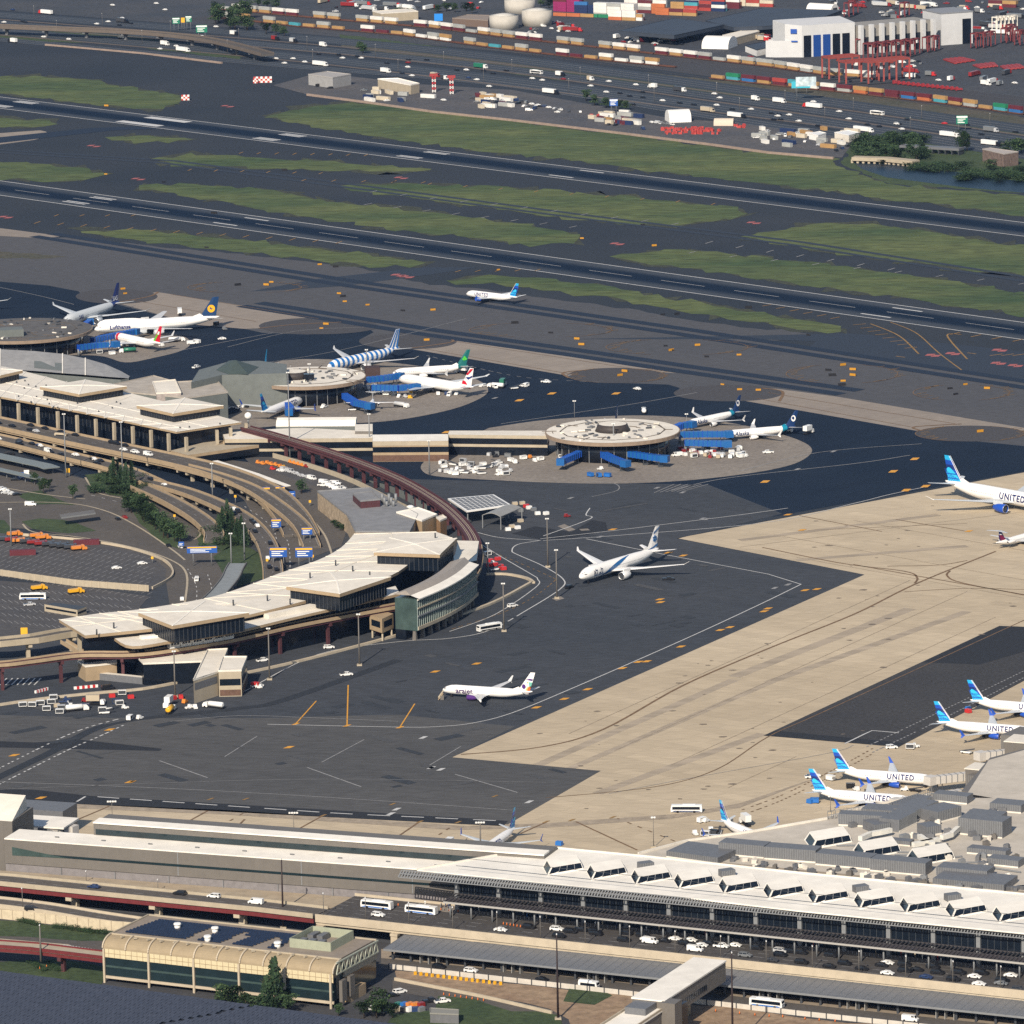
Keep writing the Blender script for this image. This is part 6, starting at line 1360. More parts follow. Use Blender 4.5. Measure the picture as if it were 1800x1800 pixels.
M_cr = mat('crane_red', (.15, .03, .032), .6, .15, .5)
for i in range(11): portal('straddle_carrier', 'red straddle carrier parked in the row before the crane shed', 1526 + i * 8.2, 105 - i * .75 + (i % 2) * 1.5, 8, 4.6, 13, R(60), M_cr, 'straddle carriers in the row', 'straddle carrier', .8)
for x, y in ((1470, 92), (1485, 90), (1500, 88), (1513, 95), (1630, 92), (1642, 90), (1715, 85), (1728, 84), (1741, 82), (1768, 76), (1780, 74), (1792, 80), (1776, 70), (1492, 30), (1500, 26), (1590, 30)): portal('straddle_carrier', 'red straddle carrier standing loose in the port', x, y, 8, 4.6, 12, R(60), M_cr, 'loose straddle carriers', 'straddle carrier', .8)
for i in range(5): portal('straddle_carrier', 'cream straddle carrier in the right-hand row', 1752 + i * 7, 58 - i * .5, 8, 4.4, 13, R(60), M_roofc, 'cream straddle carriers', 'straddle carrier', .7)
for x, y, w in ((1478, 138, 26), (1510, 146, 28), (1545, 146, 24), (1570, 142, 22)): portal('gantry_crane', 'orange-red rail gantry crane straddling the tracks', x, y, w, 11, 17, R(25), mat('gantry_red', (.25, .055, .045), .6, .15, .5), 'red rail gantries', 'gantry crane', 1.3)
for i in range(14):
 p = G(1575 + i * 8.5, 148 + i * .9); k = MB(); k.box((p.x, p.y, 1.2), (5, 2.4, 1.6), R(20)); k.box((p.x - 1.5, p.y, 2.4), (1.6, 2.2, 1.4), R(20)); k.box((p.x, p.y, .4), (4.4, 2.6, .8), R(20), 1)
 o = k.build('yard_tractor', [mat('tractor_red', (.28, .03, .035), .5), M_black], at=(p.x, p.y, 0)); series(o, 'dark red yard tractor parked behind the mixed-colour train', 'tractor', 'parked yard tractors')
for q in ([(1660, 106), (1690, 103), (1712, 108), (1680, 113)], [(1712, 116), (1745, 112), (1752, 118), (1725, 121)], [(1760, 118), (1790, 115), (1800, 121), (1770, 124)]):
 k = MB(); P = GP(q); a, b, c, d = P
 for i in range(9): k.beam(a.lerp(b, i / 8) + Vector((0, 0, .8 + .3 * (i % 2))), d.lerp(c, i / 8) + Vector((0, 0, .8 + .3 * (i % 2))), 2.2, 1.0)
 series(k.build('chassis_stack', mat('chassis_red', (.28, .04, .04), .6), at=P[0]), 'stack of red trailer chassis lying on the port asphalt', 'trailer stack', 'stacks of red chassis')
# highway signs and billboard
def signboard(name, label, cat, px, py, top, w, h, m, poles=(-.3, .3), rz=0.0, m2=None, group=None, text=None):
 p = G(px, py); r = thing(name, label, cat, (p.x, p.y, 0), group); z = ZT(p, top) - h / 2; d = Vector((math.cos(rz), math.sin(rz), 0))
 for f in poles: q = p + d * w * f; MB().cyl((q.x, q.y, 0), (q.x, q.y, z + h * .3), .22, n=6).build('post', M_steel, r)
 MB().box((p.x - d.y * -.3 * -1, p.y - .3, z), (w, .25, h), rz).build('panel', m, r)
 if m2: MB().box((p.x, p.y - .46, z + h * .34), (w * .96, .08, h * .2), rz).build('legend', m2, r)
 if m in (M_sgn, M_sbl):
  k = MB()
  for j, f in ((0, .7), (1, .5), (2, .62)): k.box((p.x - w * (.78 - f) / 2, p.y - .46, z + h * (.08 - .2 * j)), (w * f, .06, h * .09), rz)
  k.build('lettering', M_leg, r)
 return r
M_sgn = mat('sign_green', (.01, .17, .10), .5); M_sbl = mat('sign_blue', (.02, .09, .36), .5); M_sye = mat('sign_yellow', (.72, .40, .03), .5)
M_leg = mat('sign_legend', (.75, .78, .76), .5)
for x, y, t, w, h, m, l in ((310, 55, 31, 6, 5, M_sgn, 'left green sign of the highway gantry at top left'), (322, 54, 31, 3, 4, M_sye, 'small yellow sign between the two green highway signs'), (332, 53, 28, 5, 5, M_sgn, 'right green sign of the highway gantry at top left'), (355, 72, 44, 9, 6, M_sgn, 'wide green highway sign nearest the flyover'), (1691, 230, 203, 8, 6, M_sgn, 'green highway sign above the tree at right'), (1079, 198, 174, 6, 5, M_sbl, 'blue sign above the maintenance yard'), (1408, 165, 143, 14, 5, mat('cyan_board', (.05, .40, .52), .5), 'cyan billboard at the rail yard'), (771, 42, 24, 7, 6, mat('blue_board', (.02, .22, .66), .5), 'bright blue board near the cream tanks')): signboard('road_sign', l, 'sign', x, y, t, w, h, m, m2=M_leg if m in (M_sgn, M_sbl) else None)
signboard('billboard', 'pale landscape billboard on a tall white mast beside the mixed-colour train', 'billboard', 1417, 177, 135, 15, 7, mat('billboard_print', (.52, .58, .58), .5, .5, .25, c2=(.35, .45, .52), scale2=.2), (-.45,))
# checkered red and white boards on the airfield
def checker(label, px, py, w, h, nx, ny, d=2.5):
 p = G(px, py); k = MB()
 for i in range(nx):
  for j in range(ny): k.box((p.x + (i - nx / 2 + .5) * w / nx, p.y, (j + .5) * h / ny), (w / nx, d, h / ny), 0, (i + j) % 2)
 tag(k.build('checkered_hut', [mat('checker_red', (.42, .06, .05), .6), M_wht], at=(p.x, p.y, 0)), label, 'hut')
checker('red and white checkered hut at the end of the grass beside the far runway', 326, 176, 6, 4, 4, 3); checker('longer red and white checkered barrier hut near the grey workshop', 462, 145, 14, 4.5, 8, 3); checker('small red and white checkered hut left of the longer one', 449, 146, 3.5, 3.5, 3, 3)
# masts with red and white bands
for x, y in ((763, 162), (794, 165)):
 p = G(x, y); r = thing('lattice_mast', None, 'mast', (p.x, p.y, 0)); series(r, 'red and white lattice mast behind the yard', 'mast', 'red and white lattice masts')
 for j in range(6):
  k = MB(); z0, z1 = j * 2, j * 2 + 2
  for sx in (-1, 1):
   for sy in (-1, 1): k.beam((p.x + sx * 1.2, p.y + sy * 1.2, z0), (p.x + sx * 1.2, p.y + sy * 1.2, z1), .4, .4)
  for sx in (-1, 1): k.beam((p.x + sx * 1.2, p.y - 1.2, z0), (p.x - sx * 1.2, p.y - 1.2, z1), .3, .3)
  k.build('section', M_wht if j % 2 == 0 else M_redp, r)
 MB().box((p.x, p.y, 13), (6, 2.5, 2), 0).build('platform', mat('mast_red', (.3, .04, .04), .6), r)
# ------------------------------------------------------------ aircraft
def text_geo(s, size, bold=0.0, shear=0.0, sp=1.0):
 cu = bpy.data.curves.new('t', 'FONT'); cu.body = s; cu.size = size; cu.offset = bold; cu.shear = shear; cu.resolution_u = 2; cu.space_character = sp
 o = bpy.data.objects.new('t', cu); COL.objects.link(o)
 me = bpy.data.meshes.new_from_object(o.evaluated_get(bpy.context.evaluated_depsgraph_get()))
 bm = bmesh.new(); bm.from_mesh(me)
 for i in range(1, 9): bmesh.ops.bisect_plane(bm, geom=bm.verts[:] + bm.edges[:] + bm.faces[:], plane_co=(0, size * .11 * (i - 1.5), 0), plane_no=(0, 1, 0))
 bm.to_mesh(me); bm.free()
 v = [tuple(q.co) for q in me.vertices]; f = [tuple(p.vertices) for p in me.polygons]
 bpy.data.objects.remove(o); bpy.data.curves.remove(cu); bpy.data.meshes.remove(me)
 x0 = min(q[0] for q in v); return [(q[0] - x0, q[1]) for q in v], f, max(q[0] for q in v) - x0
M_pl = mat('aircraft_white', (.80, .79, .77), .35, spec=.5); M_wing = mat('wing_grey', (.50, .51, .52), .4, spec=.5); M_bare = mat('bare_metal', (.55, .56, .58), .3, metal=.8)
M_pgrey = mat('aircraft_pale_grey', (.52, .55, .57), .4, spec=.5)
M_nb = mat('navy_livery', (.012, .030, .16), .35, spec=.5); M_ub = mat('royal_livery', (.012, .07, .40), .35, spec=.5); M_sky = mat('sky_livery', (.02, .36, .66), .35, spec=.5)
TYPES = {  # L, D, span, height, tail span, zc, wing x, root chord, tip chord, sweep, engines[(x, y, r, len)]
 'narrow': dict(L=40, D=3.9, span=35.8, H=12.6, ts=14.3, zc=3.3, wx=.345, rc=7.6, tc=1.6, sw=27, eng=[(.33, 4.9, 1.12, 4.2)], wl=2.4),
 'wide': dict(L=63, D=5.9, span=61, H=17.5, ts=20, zc=4.9, wx=.33, rc=12.5, tc=2, sw=33, eng=[(.315, 9.8, 1.85, 6.6)], wl=0),
 'jumbo': dict(L=76.3, D=6.6, span=68.4, H=19.4, ts=22, zc=5.4, wx=.31, rc=15, tc=3, sw=38, eng=[(.31, 11.6, 1.6, 6), (.42, 21, 1.6, 6)], wl=0),
 'rear': dict(L=37.8, D=3.4, span=28.4, H=9.0, ts=11.5, zc=2.7, wx=.42, rc=5.6, tc=1.4, sw=25, eng=[], wl=0),
 'prop': dict(L=25.7, D=2.7, span=27.4, H=7.6, ts=8, zc=2.6, wx=.38, rc=3.2, tc=1.7, sw=3, eng=[], wl=0)}
def ring(cx, cz, rx, rz_, n=20): return [(cx, rx * math.cos(2 * math.pi * i / n), cz + rz_ * math.sin(2 * math.pi * i / n)) for i in range(n)]
def mpatch(k, x, z, pts, y, sgn, mi=0):
 k.add([(x + a * -sgn, y * sgn, z + b) for a, b in pts], [tuple(range(len(pts)))], mi)
def aircraft(kind, label, nose, tail, body=M_pl, zones=None, fin=None, eng_m=M_pl, words=None, wing_m=None, wtip=None, Ls=None, cat='airplane', name='airliner', deco=None, belly=None):
 T = dict(TYPES[kind]); L, D, zc = T['L'], T['D'], T['zc']; r = D / 2; h = D / 2 * 1.03
 a, b = G(nose[0], nose[1], zc - .4), G(tail[0], tail[1], zc + r * .45)
 v = a - b; v.z = 0; sc = (Ls or v.length) / L; ang = math.atan2(v.y, v.x)
 root = thing(name, label, cat, (a.x, a.y, 0), rz=ang, local=True); root.scale = (sc,) * 3; print('PLANE', label[:50], round(sc, 2))
 wing_m = wing_m or M_wing
 # fuselage
 X = [0, .012, .03, .06, .10, .15, .2, .25, .3, .35, .4, .45, .5, .55, .6, .66, .72, .78, .84, .9, .95, .985, 1]
 def rad(t):
  if t < .15: return max(.06, (1 - (1 - t / .15) ** 2.0) ** .55)
  if t < .66: return 1
  return max(.09, 1 - ((t - .66) / .345) ** 1.55 * .93)
 def zof(t): return zc + (-.28 * r * (1 - min(1, t / .13)) ** 1.6) + (0 if t < .66 else ((t - .66) / .34) ** 1.5 * r * .62)
 def zone(t):
  for t0, t1, i in zones or []:
   if t0 <= t < t1: return i
  return 0
 mats = body if isinstance(body, list) else [body]
 if zones: X = sorted(set(X + [z[0] for z in zones if 0 < z[0] < 1] + [z[1] for z in zones if 0 < z[1] < 1]))
 k = MB(); k.rings([ring(-L * t, zof(t), r * rad(t), h * rad(t)) for t in X], mis=[zone((X[i] + X[i + 1]) / 2) for i in range(len(X) - 1)] + [zone(.999)])
 fus = k.build('fuselage', mats, root)
 if kind == 'jumbo':
  k = MB(); k.rings([ring(-L * t, zc + h * .42, r * .62 * q, h * .95 * q) for t, q in ((.025, .25), (.05, .72), (.085, .97), (.14, 1), (.25, 1), (.31, .93), (.40, .7), (.45, .45))]); k.build('upper_deck', mats[0], fus)
 if belly:
  k = MB(); n = 20
  rr = [[(-L * t, (r * rad(t) + .03) * math.cos(c), zof(t) + (h * rad(t) + .03) * math.sin(c)) for c in [math.pi + .35 + (math.pi - .7) * i / 10 for i in range(11)]] for t in X[2:-3]]
  for A, B in zip(rr, rr[1:]): k.add(A + B, [(i, i + 1, 12 + i, 11 + i) for i in range(10)], 0, True)
  k.build('belly', belly, fus)
 # glazing
 k = MB(); t = .028
 for s in (-1, 1):
  for t0, t1, c0, c1 in ((.018, .034, .52, 1.2), (.026, .045, .30, .95)):
   P = [(t0, c1), (t1, c1 + .1), (t1 + .006, c0), (t0 + .006, c0)]
   k.add([(-L * q, s * (r * rad(q) + .04) * math.cos(c), zof(q) + (h * rad(q) + .04) * math.sin(c)) for q, c in P], [(0, 1, 2, 3)])
 k.build('cockpit_window', M_glass, fus)
 k = MB(); n = int(L * .62 / 1.0)
 for s in (-1, 1):
  for i in range(n):
   x = -L * .13 - i * 1.0; q = -x / L; c = .13
   if words and any(w[1] - .01 < q < w[1] + len(w[0]) * w[2] * .68 / L + .01 for w in words): continue
   yy = s * (r * rad(q) + .03) * math.cos(c); z = zof(q) + h * rad(q) * math.sin(c)
   k.add([(x, yy, z - .17), (x - .42, yy, z - .17), (x - .42, yy, z + .2), (x, yy, z + .2)], [(0, 1, 2, 3)])
 k.build('cabin_window', mat('cabin_window', (.30, .31, .33), .3), fus)
 # wings
 hs = T['span'] / 2; zw = zc - r * .55
 if kind == 'prop': zw = zc + r * .95
 xw = -L * T['wx']
 def lift(parent, nm, x0, y0, z0, y1, rc, tc, sw, dih, th, m, s):
  dx = math.tan(R(sw)) * (y1 - y0); dz = math.tan(R(dih)) * (y1 - y0); k = MB(); sec = []
  for y, z, x, c, tt in ((y0, z0, x0, rc, th), (y0 + (y1 - y0) * .36, z0 + dz * .3, x0 - dx * .36, rc + (tc - rc) * .52, th * .62), (y1, z0 + dz, x0 - dx, tc, th * .25)):
   sec.append([(x, s * y, z), (x - c * .25, s * y, z + tt * .55), (x - c * .65, s * y, z + tt * .42), (x - c, s * y, z), (x - c * .6, s * y, z - tt * .3), (x - c * .2, s * y, z - tt * .45)])
  k.rings(sec, smooth=False); return k.build(nm, m, parent), (x0 - dx, s * y1, z0 + dz, tc)
 for s in (-1, 1):
  w, (tx, ty_, tz, tc) = lift(root, 'wing', xw, r * .5, zw, hs, T['rc'], T['tc'], T['sw'], 0 if kind == 'prop' else 6, r * .42, wing_m, s)
  if T['wl']:
   k = MB(); u = T['wl']
   k.rings([[(tx, ty_, tz), (tx - tc, ty_, tz), (tx - tc, ty_ - s * .12, tz), (tx, ty_ - s * .12, tz)], [(tx - u * .75, ty_ + s * .5, tz + u), (tx - u * .75 - .6, ty_ + s * .5, tz + u), (tx - u * .75 - .6, ty_ + s * .4, tz + u), (tx - u * .75, ty_ + s * .4, tz + u)]], smooth=False)
   k.rings([[(tx - .3, ty_, tz), (tx - tc, ty_, tz), (tx - tc, ty_ - s * .1, tz - .05), (tx - .3, ty_ - s * .1, tz - .05)], [(tx - 1.3, ty_ + s * .5, tz - .9), (tx - 1.8, ty_ + s * .5, tz - .9), (tx - 1.8, ty_ + s * .42, tz - .9), (tx - 1.3, ty_ + s * .42, tz - .9)]], smooth=False)
   k.build('winglet', wtip or M_wing, w)
  elif kind in ('wide',):
   k = MB(); k.rings([[(tx, ty_, tz), (tx - tc, ty_, tz), (tx - tc, ty_, tz - .2), (tx, ty_, tz - .2)], [(tx - 2.4, ty_ + s * 1.6, tz + 1.3), (tx - 3.2, ty_ + s * 1.6, tz + 1.3), (tx - 3.2, ty_ + s * 1.6, tz + 1.2), (tx - 2.4, ty_ + s * 1.6, tz + 1.2)]], smooth=False); k.build('winglet', wtip or wing_m, w)
 # engines
 def nacelle(x, y, z, er, el, m, prop=False):
  k = MB(); n = 16
  pr = [(0, .86), (.04, .95), (.12, 1), (.35, 1.02), (.6, .95), (.82, .74), (1, .52)]
  k.rings([[(x - el * t, y + er * q * math.cos(2 * math.pi * i / n), z + er * q * math.sin(2 * math.pi * i / n)) for i in range(n)] for t, q in pr], cap=False); e = k.build('engine', m, root)
  k = MB(); k.rings([[(x - el * t, y + er * q * math.cos(2 * math.pi * i / n), z + er * q * math.sin(2 * math.pi * i / n)) for i in range(n)] for t, q in ((.02, .84), (-.01, .90), (.015, .97))], cap=False); k.build('inlet_lip', M_bare, e)
  k = MB(); k.cyl((x - el * .12, y, z), (x - el * .125, y, z), er * .86, n=n); k.cyl((x - el * .86, y, z), (x - el * 1.1, y, z), er * .45, er * .2, n=10); k.build('fan', M_dsteel, e)
  return e
 for ex, ey, er, el in T['eng']:
  for s in (-1, 1):
   z = zw + math.tan(R(6)) * ey - er * 1.12; e = nacelle(-L * ex + er * .4 - (ey - T['eng'][0][1]) * .0, s * ey, z, er, el, eng_m)
   k = MB(); k.box((-L * ex - el * .55, s * ey, z + er * 1.05), (el * .8, .35, er * .9)); k.build('pylon', wing_m, e)
 if kind == 'rear':
  for s in (-1, 1): nacelle(-L * .72, s * (r + 1.0), zc + .6, .85, 5.2, eng_m)
 if kind == 'prop':
  for s in (-1, 1):
   e = nacelle(xw + 2.2, s * 4.3, zw - .5, .62, 4.6, eng_m); k = MB()
   for j in range(3): c = j * 2 * math.pi / 3 + .4; k.beam((xw + 2.4, s * 4.3, zw - .5), (xw + 2.4, s * 4.3 + 1.8 * math.cos(c), zw - .5 + 1.8 * math.sin(c)), .25, .1)
   k.build('propeller', M_dsteel, e)
 # tail
 zt = zof(.9) + r * .5; H = T['H']; fm = fin or [M_pl]; cx = -L * .835
 if kind in ('rear', 'prop'): cx = -L * .80
 def finpt(t, z):       # t along the chord, z 0..1
  sw = (H - zt) * (.78 if kind != 'prop' else .5); rc, tc2 = L * .135 if kind != 'rear' else L * .13, L * .05
  return (cx - sw * z - (rc + (tc2 - rc) * z) * t, zt - r * .35 * (1 - z) + (H - zt) * z)
 nz = len(fm); k = MB()
 for i in range(nz):
  z0, z1 = i / nz, (i + 1) / nz; sec = []
  for z in (z0, z1):
   P = [finpt(0, z), finpt(.35, z), finpt(1, z)]; w = .28 * (1 - z * .6)
   sec.append([(P[0][0], 0, P[0][1]), (P[1][0], w, P[1][1]), (P[2][0], 0, P[2][1]), (P[1][0], -w, P[1][1])])
  k.rings(sec, smooth=False, mi=i)
 kf = MB()
 if kind not in ('prop',): kf.add([(cx + L * .055, 0, zof(.8) + h * rad(.8) * .95), (cx - .5, .12, zt + (H - zt) * .16), (cx - L * .05, .12, zt - r * .2), (cx - .5, -.12, zt + (H - zt) * .16), (cx - L * .05, -.12, zt - r * .2)], [(0, 1, 2), (0, 4, 3)], 0)
 fo = k.build('tail_fin', fm, root)
 if kind != 'prop': kf.build('fin_fairing', mats[zone(.8)], fo)
 if deco: deco(fo, finpt)
 for s in (-1, 1):
  if kind in ('rear', 'prop'): q = finpt(0, .97); lift(root, 'tailplane', q[0] + .2, .1, q[1], T['ts'] / 2, L * .075, L * .04, 25, 0, .35, wing_m, s)
  else: lift(root, 'tailplane', -L * .875, r * .2, zof(.9) + r * .12, T['ts'] / 2, L * .095, L * .035, 34, 6, r * .2, wing_m, s)
 # gear
 for gx, gy in ((-L * .1, 0), (-L * .5, r * .95 if kind != 'jumbo' else 4), (-L * .5, -r * .95 if kind != 'jumbo' else -4)):
  wr = .42 + r * .08; k = MB(); k.box((gx, gy, (zc - r) / 2 + wr * .6), (.35, .35, zc - r + wr * .3)); g = k.build('landing_gear', M_steel, root); k = MB()
  for dx in ((0,) if gy == 0 or kind in ('narrow', 'prop', 'rear') else (-.8, .8)):
   for s in (-1, 1): k.cyl((gx + dx, gy + s * .25, wr), (gx + dx, gy + s * .62, wr), wr, n=10)
  k.build('wheel', M_black, g)
 # lettering on both sides
 for w in words or []:
  txt, t0, size, dz, m = w[:5]; V, F, wd = text_geo(txt, size, w[5] if len(w) > 5 else size * .034, w[6] if len(w) > 6 else 0, 1.18 if txt == 'UNITED' else 1.0)
  for s in (-1, 1):
   k = MB(); q = t0 + wd / 2 / L; vs = []
   for x, y in V:
    z = dz + y - size * .35; c = max(-.98, min(.98, z / h)); yy = s * (r * math.sqrt(1 - c * c) + .05)
    vs.append((-(L * t0) - (wd - x if s < 0 else x), yy, zc + z))
   k.add(vs, F); k.build('lettering', m, fus)
 return root
def disc(k, finpt, t, z, rr, s, mi=0, n=18, sy=1.0, y=.34):
 x, zz = finpt(t, z); k.add([(x + rr * math.cos(2 * math.pi * i / n), s * y, zz + rr * sy * math.sin(2 * math.pi * i / n)) for i in range(n)], [tuple(range(n))], mi)
def finquad(k, finpt, P, s, mi=0, y=.33): k.add([(finpt(t, z)[0], s * y, finpt(t, z)[1]) for t, z in P], [tuple(range(len(P)))], mi)
M_cyan = mat('cyan_livery', (.03, .45, .72), .35, spec=.5)
def deco_globe(fo, fp):
 for s in (-1, 1):
  k = MB(); N = 14
  arc = [(.02 + .93 * (1 - math.cos(math.pi / 2 * i / N)) * .98, .56 - .50 * (1 - math.cos(math.pi / 2 * (1 - i / N))) * 0 - .0) for i in range(N + 1)]
  pts = [(.04, .03)] + [(.04 + .9 * (1 - math.cos(a)) * 1.0, .06 + .5 * math.cos(a * .9)) for a in [0 + math.pi / 2 * i / N for i in range(N + 1)]][::-1] if False else [(.98, .04), (.98, .44), (.9, .52), (.75, .57), (.55, .56), (.38, .49), (.22, .38), (.08, .22), (.02, .04)]
  finquad(k, fp, pts, s, 0, .33)
  for i in range(6):
   t = .1 + .15 * i; finquad(k, fp, [(t, .05), (t + .05, .05), (t + .28, .22 + .055 * i), (t + .25, .24 + .055 * i)], s, 1, .35)
  for z in (.17, .33): finquad(k, fp, [(.02 + z * .4, z), (.98, z - .02), (.98, z + .015), (.02 + z * .4 + .02, z + .035)], s, 1, .36)
  finquad(k, fp, [(-.02, .0), (-.02, 1.0), (.06, 1.0), (.04, .0)], s, 2, .34)
  k.build('globe_emblem', [M_cyan, M_ub, M_pl], fo)
UF = [M_ub, M_ub, M_ub, M_nb, M_ub, M_sky]
def united(label, nose, tail, kind='narrow', **kw):
 w = [('UNITED', .20 if kind == 'narrow' else .24, 2.7 if kind == 'narrow' else 3.6, .55, mat('letter_navy', (.02, .03, .12), .4))]
 return aircraft(kind, label, nose, tail, fin=UF, eng_m=M_ub, words=w, wtip=M_ub if kind == 'narrow' else M_pl, wing_m=M_pgrey, deco=deco_globe, **kw)
UT = 'white and blue UNITED jet '
united(UT + 'at a gate, second nearest of the right-hand row', (1645, 1373), (1476, 1355), Ls=41)
united(UT + 'behind the roof fence, nearest of the right-hand row', (1605, 1410), (1437, 1391), Ls=41)
united(UT + 'beside the dark stand, third nearest of the right-hand row', (1818, 1288), (1648, 1270), Ls=41)
united(UT + 'farthest of the right-hand row, nose cut by the edge', (1872, 1251), (1707, 1232), Ls=41)
united('small white and blue jet with its nose behind the long grey concourse', (846, 1498), (905, 1452))
united('white and blue jet pulled up to the corner of the pier roof', (1354, 1480), (1267, 1439))
united('white and blue UNITED jet taxiing alone below the near runway', (820, 516), (900, 522), Ls=40)
united('small white and blue UNITED jet parked before the grey-green block', (530, 705), (460, 728))
united('wide white UNITED jet with blue engines crossing the concrete at the right edge', (1858, 893), (1662, 851), 'wide')
# jumbo with a yellow disc on its dark blue fin
def deco_crane(fo, fp):
 k = MB()
 for s in (-1, 1):
  disc(k, fp, .5, .44, 2.3, s, 0)
  x, z = fp(.5, .44)
  P = [(-1.5, .0), (-.3, .1), (.3, .9), (1.2, 1.1), (.4, .3), (1.5, -.2), (.2, -.3), (-.2, -.9), (-.4, -.2)]
  k.add([(x - s * 0 + a * (1 if s < 0 else -1) * -1, s * .37, z + b) for a, b in P], [tuple(range(len(P)))], 1)
 k.build('crane_emblem', [mat('emblem_yellow', (.78, .42, .02), .4), M_nb], fo)
M_lb = mat('deep_blue_livery', (.012, .045, .13), .35, spec=.5)
aircraft('jumbo', 'white four-engined jumbo jet with a yellow disc on its dark blue tail', (166, 577), (386, 557), fin=[M_lb], eng_m=M_pgrey, words=[('Lufthansa', .115, 3.3, .1, M_nb)], deco=deco_crane, belly=M_pgrey)
def deco_sas(fo, fp):
 k = MB(); V, F, w = text_geo('SAS', 3.6, .05)
 for s in (-1, 1): x, z = fp(.5, .14); k.add([(x + (a - w / 2) * (-s), s * .4, z + b) for a, b in V], F)
 k.build('lettering', M_pl, fo)
aircraft('wide', 'pale grey wide jet with a navy tail nosed in behind the dark satellite', (112, 566), (210, 531), body=[M_pgrey, M_nb], zones=[(.83, 1, 1)], fin=[M_nb], wing_m=M_pgrey, eng_m=M_pgrey, deco=deco_sas, words=[('SAS', .2, 3, .3, M_nb)])
aircraft('wide', 'pale jet of which only a wing shows at the left edge beyond the dark satellite', (-122, 548), (-36, 512), Ls=63, body=M_pgrey, wing_m=M_pgrey)
def deco_tap(fo, fp):
 k = MB()
 for s in (-1, 1): finquad(k, fp, [(0, .0), (.3, .0), (.55, .5), (.3, .6)], s, 0); finquad(k, fp, [(.35, .5), (.75, .5), (.75, .68), (.35, .68)], s, 1, .36)
 k.build('emblem', [mat('livery_green', (.10, .42, .03), .4), M_pl], fo)
tap = aircraft('narrow', 'small white jet with a red tail and green nose below the jumbo jet', (199, 593), (283, 607), body=[M_pl, mat('livery_green', (.10, .42, .03)), mat('livery_red', (.5, .01, .03), .4)], zones=[(.0, .10, 1), (.12, .17, 2)], fin=[mat('livery_red', (.5, .01, .03))], deco=deco_tap)
# striped blue and white jet
M_st = mat('stripe_blue', (.02, .16, .46), .35, spec=.5)
def deco_stripe(fo, fp):
 k = MB()
 for s in (-1, 1):
  for t in (.02, .40, .78): finquad(k, fp, [(t, 0), (t + .2, 0), (t + .2, 1), (t, 1)], s, 0)
 k.build('stripe', M_st, fo)
aircraft('wide', 'blue and white striped wide jet at the far side of the middle satellite', (576, 644), (702, 611), body=[M_pl, M_st], zones=[(.025 + i * .066, .058 + i * .066, 1) for i in range(15)], fin=[M_pl], deco=deco_stripe, eng_m=M_pl)
def deco_sham(fo, fp):
 k = MB()
 for s in (-1, 1):
  x, z = fp(.55, .42)
  for a, b in ((-.62, .1), (.62, .1), (0, .95)): k.add([(x + a + .62 * math.cos(2 * math.pi * i / 12), s * .36, z + b + .62 * math.sin(2 * math.pi * i / 12)) for i in range(12)], [tuple(range(12))])
  k.add([(x - .1, s * .37, z), (x + .1, s * .37, z), (x + .5, s * .37, z - 1.1), (x + .3, s * .37, z - 1.1)], [(0, 1, 2, 3)])
 k.build('shamrock', mat('shamrock_green', (.08, .50, .05), .4), fo)
M_dg = mat('teal_livery', (.01, .13, .13), .35, spec=.5)
aircraft('narrow', 'white jet with a dark teal shamrock tail beyond the blue bridges', (690, 657), (823, 644), body=[M_pl, M_dg], zones=[(.86, 1, 1)], fin=[M_dg], deco=deco_sham)
def deco_ba(fo, fp):
 R_, B_ = mat('livery_red', (.5, .01, .03)), M_nb; k = MB()
 for s in (-1, 1):
  finquad(k, fp, [(-.0, .62), (.35, .95), (1, .98), (.6, .78), (.3, .60)], s, 0); finquad(k, fp, [(.0, .40), (.3, .5), (.62, .52), (1, .62), (1, .52), (.55, .36), (.25, .44)], s, 1); finquad(k, fp, [(-.02, .3), (.3, .26), (.7, .05), (1, -.05), (.9, -.12), (.4, -.1), (.0, .1)], s, 0)
 k.build('flag_emblem', [R_, B_], fo)
aircraft('wide', 'white wide jet with a red, white and blue tail at the middle satellite', (702, 664), (832, 680), fin=[M_pl], deco=deco_ba, wing_m=M_pgrey)
aircraft('narrow', 'pale jet with a thin blue tail half hidden behind the middle satellite', (438, 664), (480, 632), fin=[M_sky], Ls=38, wing_m=M_pgrey)
# jets with a face on a dark blue tail
M_ab = mat('arctic_navy', (.01, .035, .12), .35, spec=.5); M_at = mat('arctic_teal', (.01, .22, .34), .35, spec=.5)
def deco_face(fo, fp):
 k = MB()
 for s in (-1, 1):
  disc(k, fp, .52, .53, 1.25, s, 0, sy=1.3); disc(k, fp, .46, .54, .72, s, 1, sy=1.3, y=.37); disc(k, fp, .46, .45, .4, s, 0, sy=.8, y=.40)
 k.build('face_emblem', [M_pl, M_ab], fo)
for lab, n_, t_ in (('white jet with a face emblem nosed in behind the front satellite roof', (1052, 768), (1116, 717)), ('white jet with a face on its navy tail, farther one right of the satellite', (1208, 746), (1299, 723)), ('white jet with a face on its navy tail, nearer one right of the satellite', (1272, 765), (1399, 750))):
 aircraft('narrow', lab, n_, t_, Ls=40, body=[M_pl, M_at, M_ab], zones=[(.80, .87, 1), (.87, 1, 2)], fin=[M_ab], deco=deco_face, words=[('Alaska', .13, 3.0, .1, M_ab, .07, .25)], wtip=M_pl)
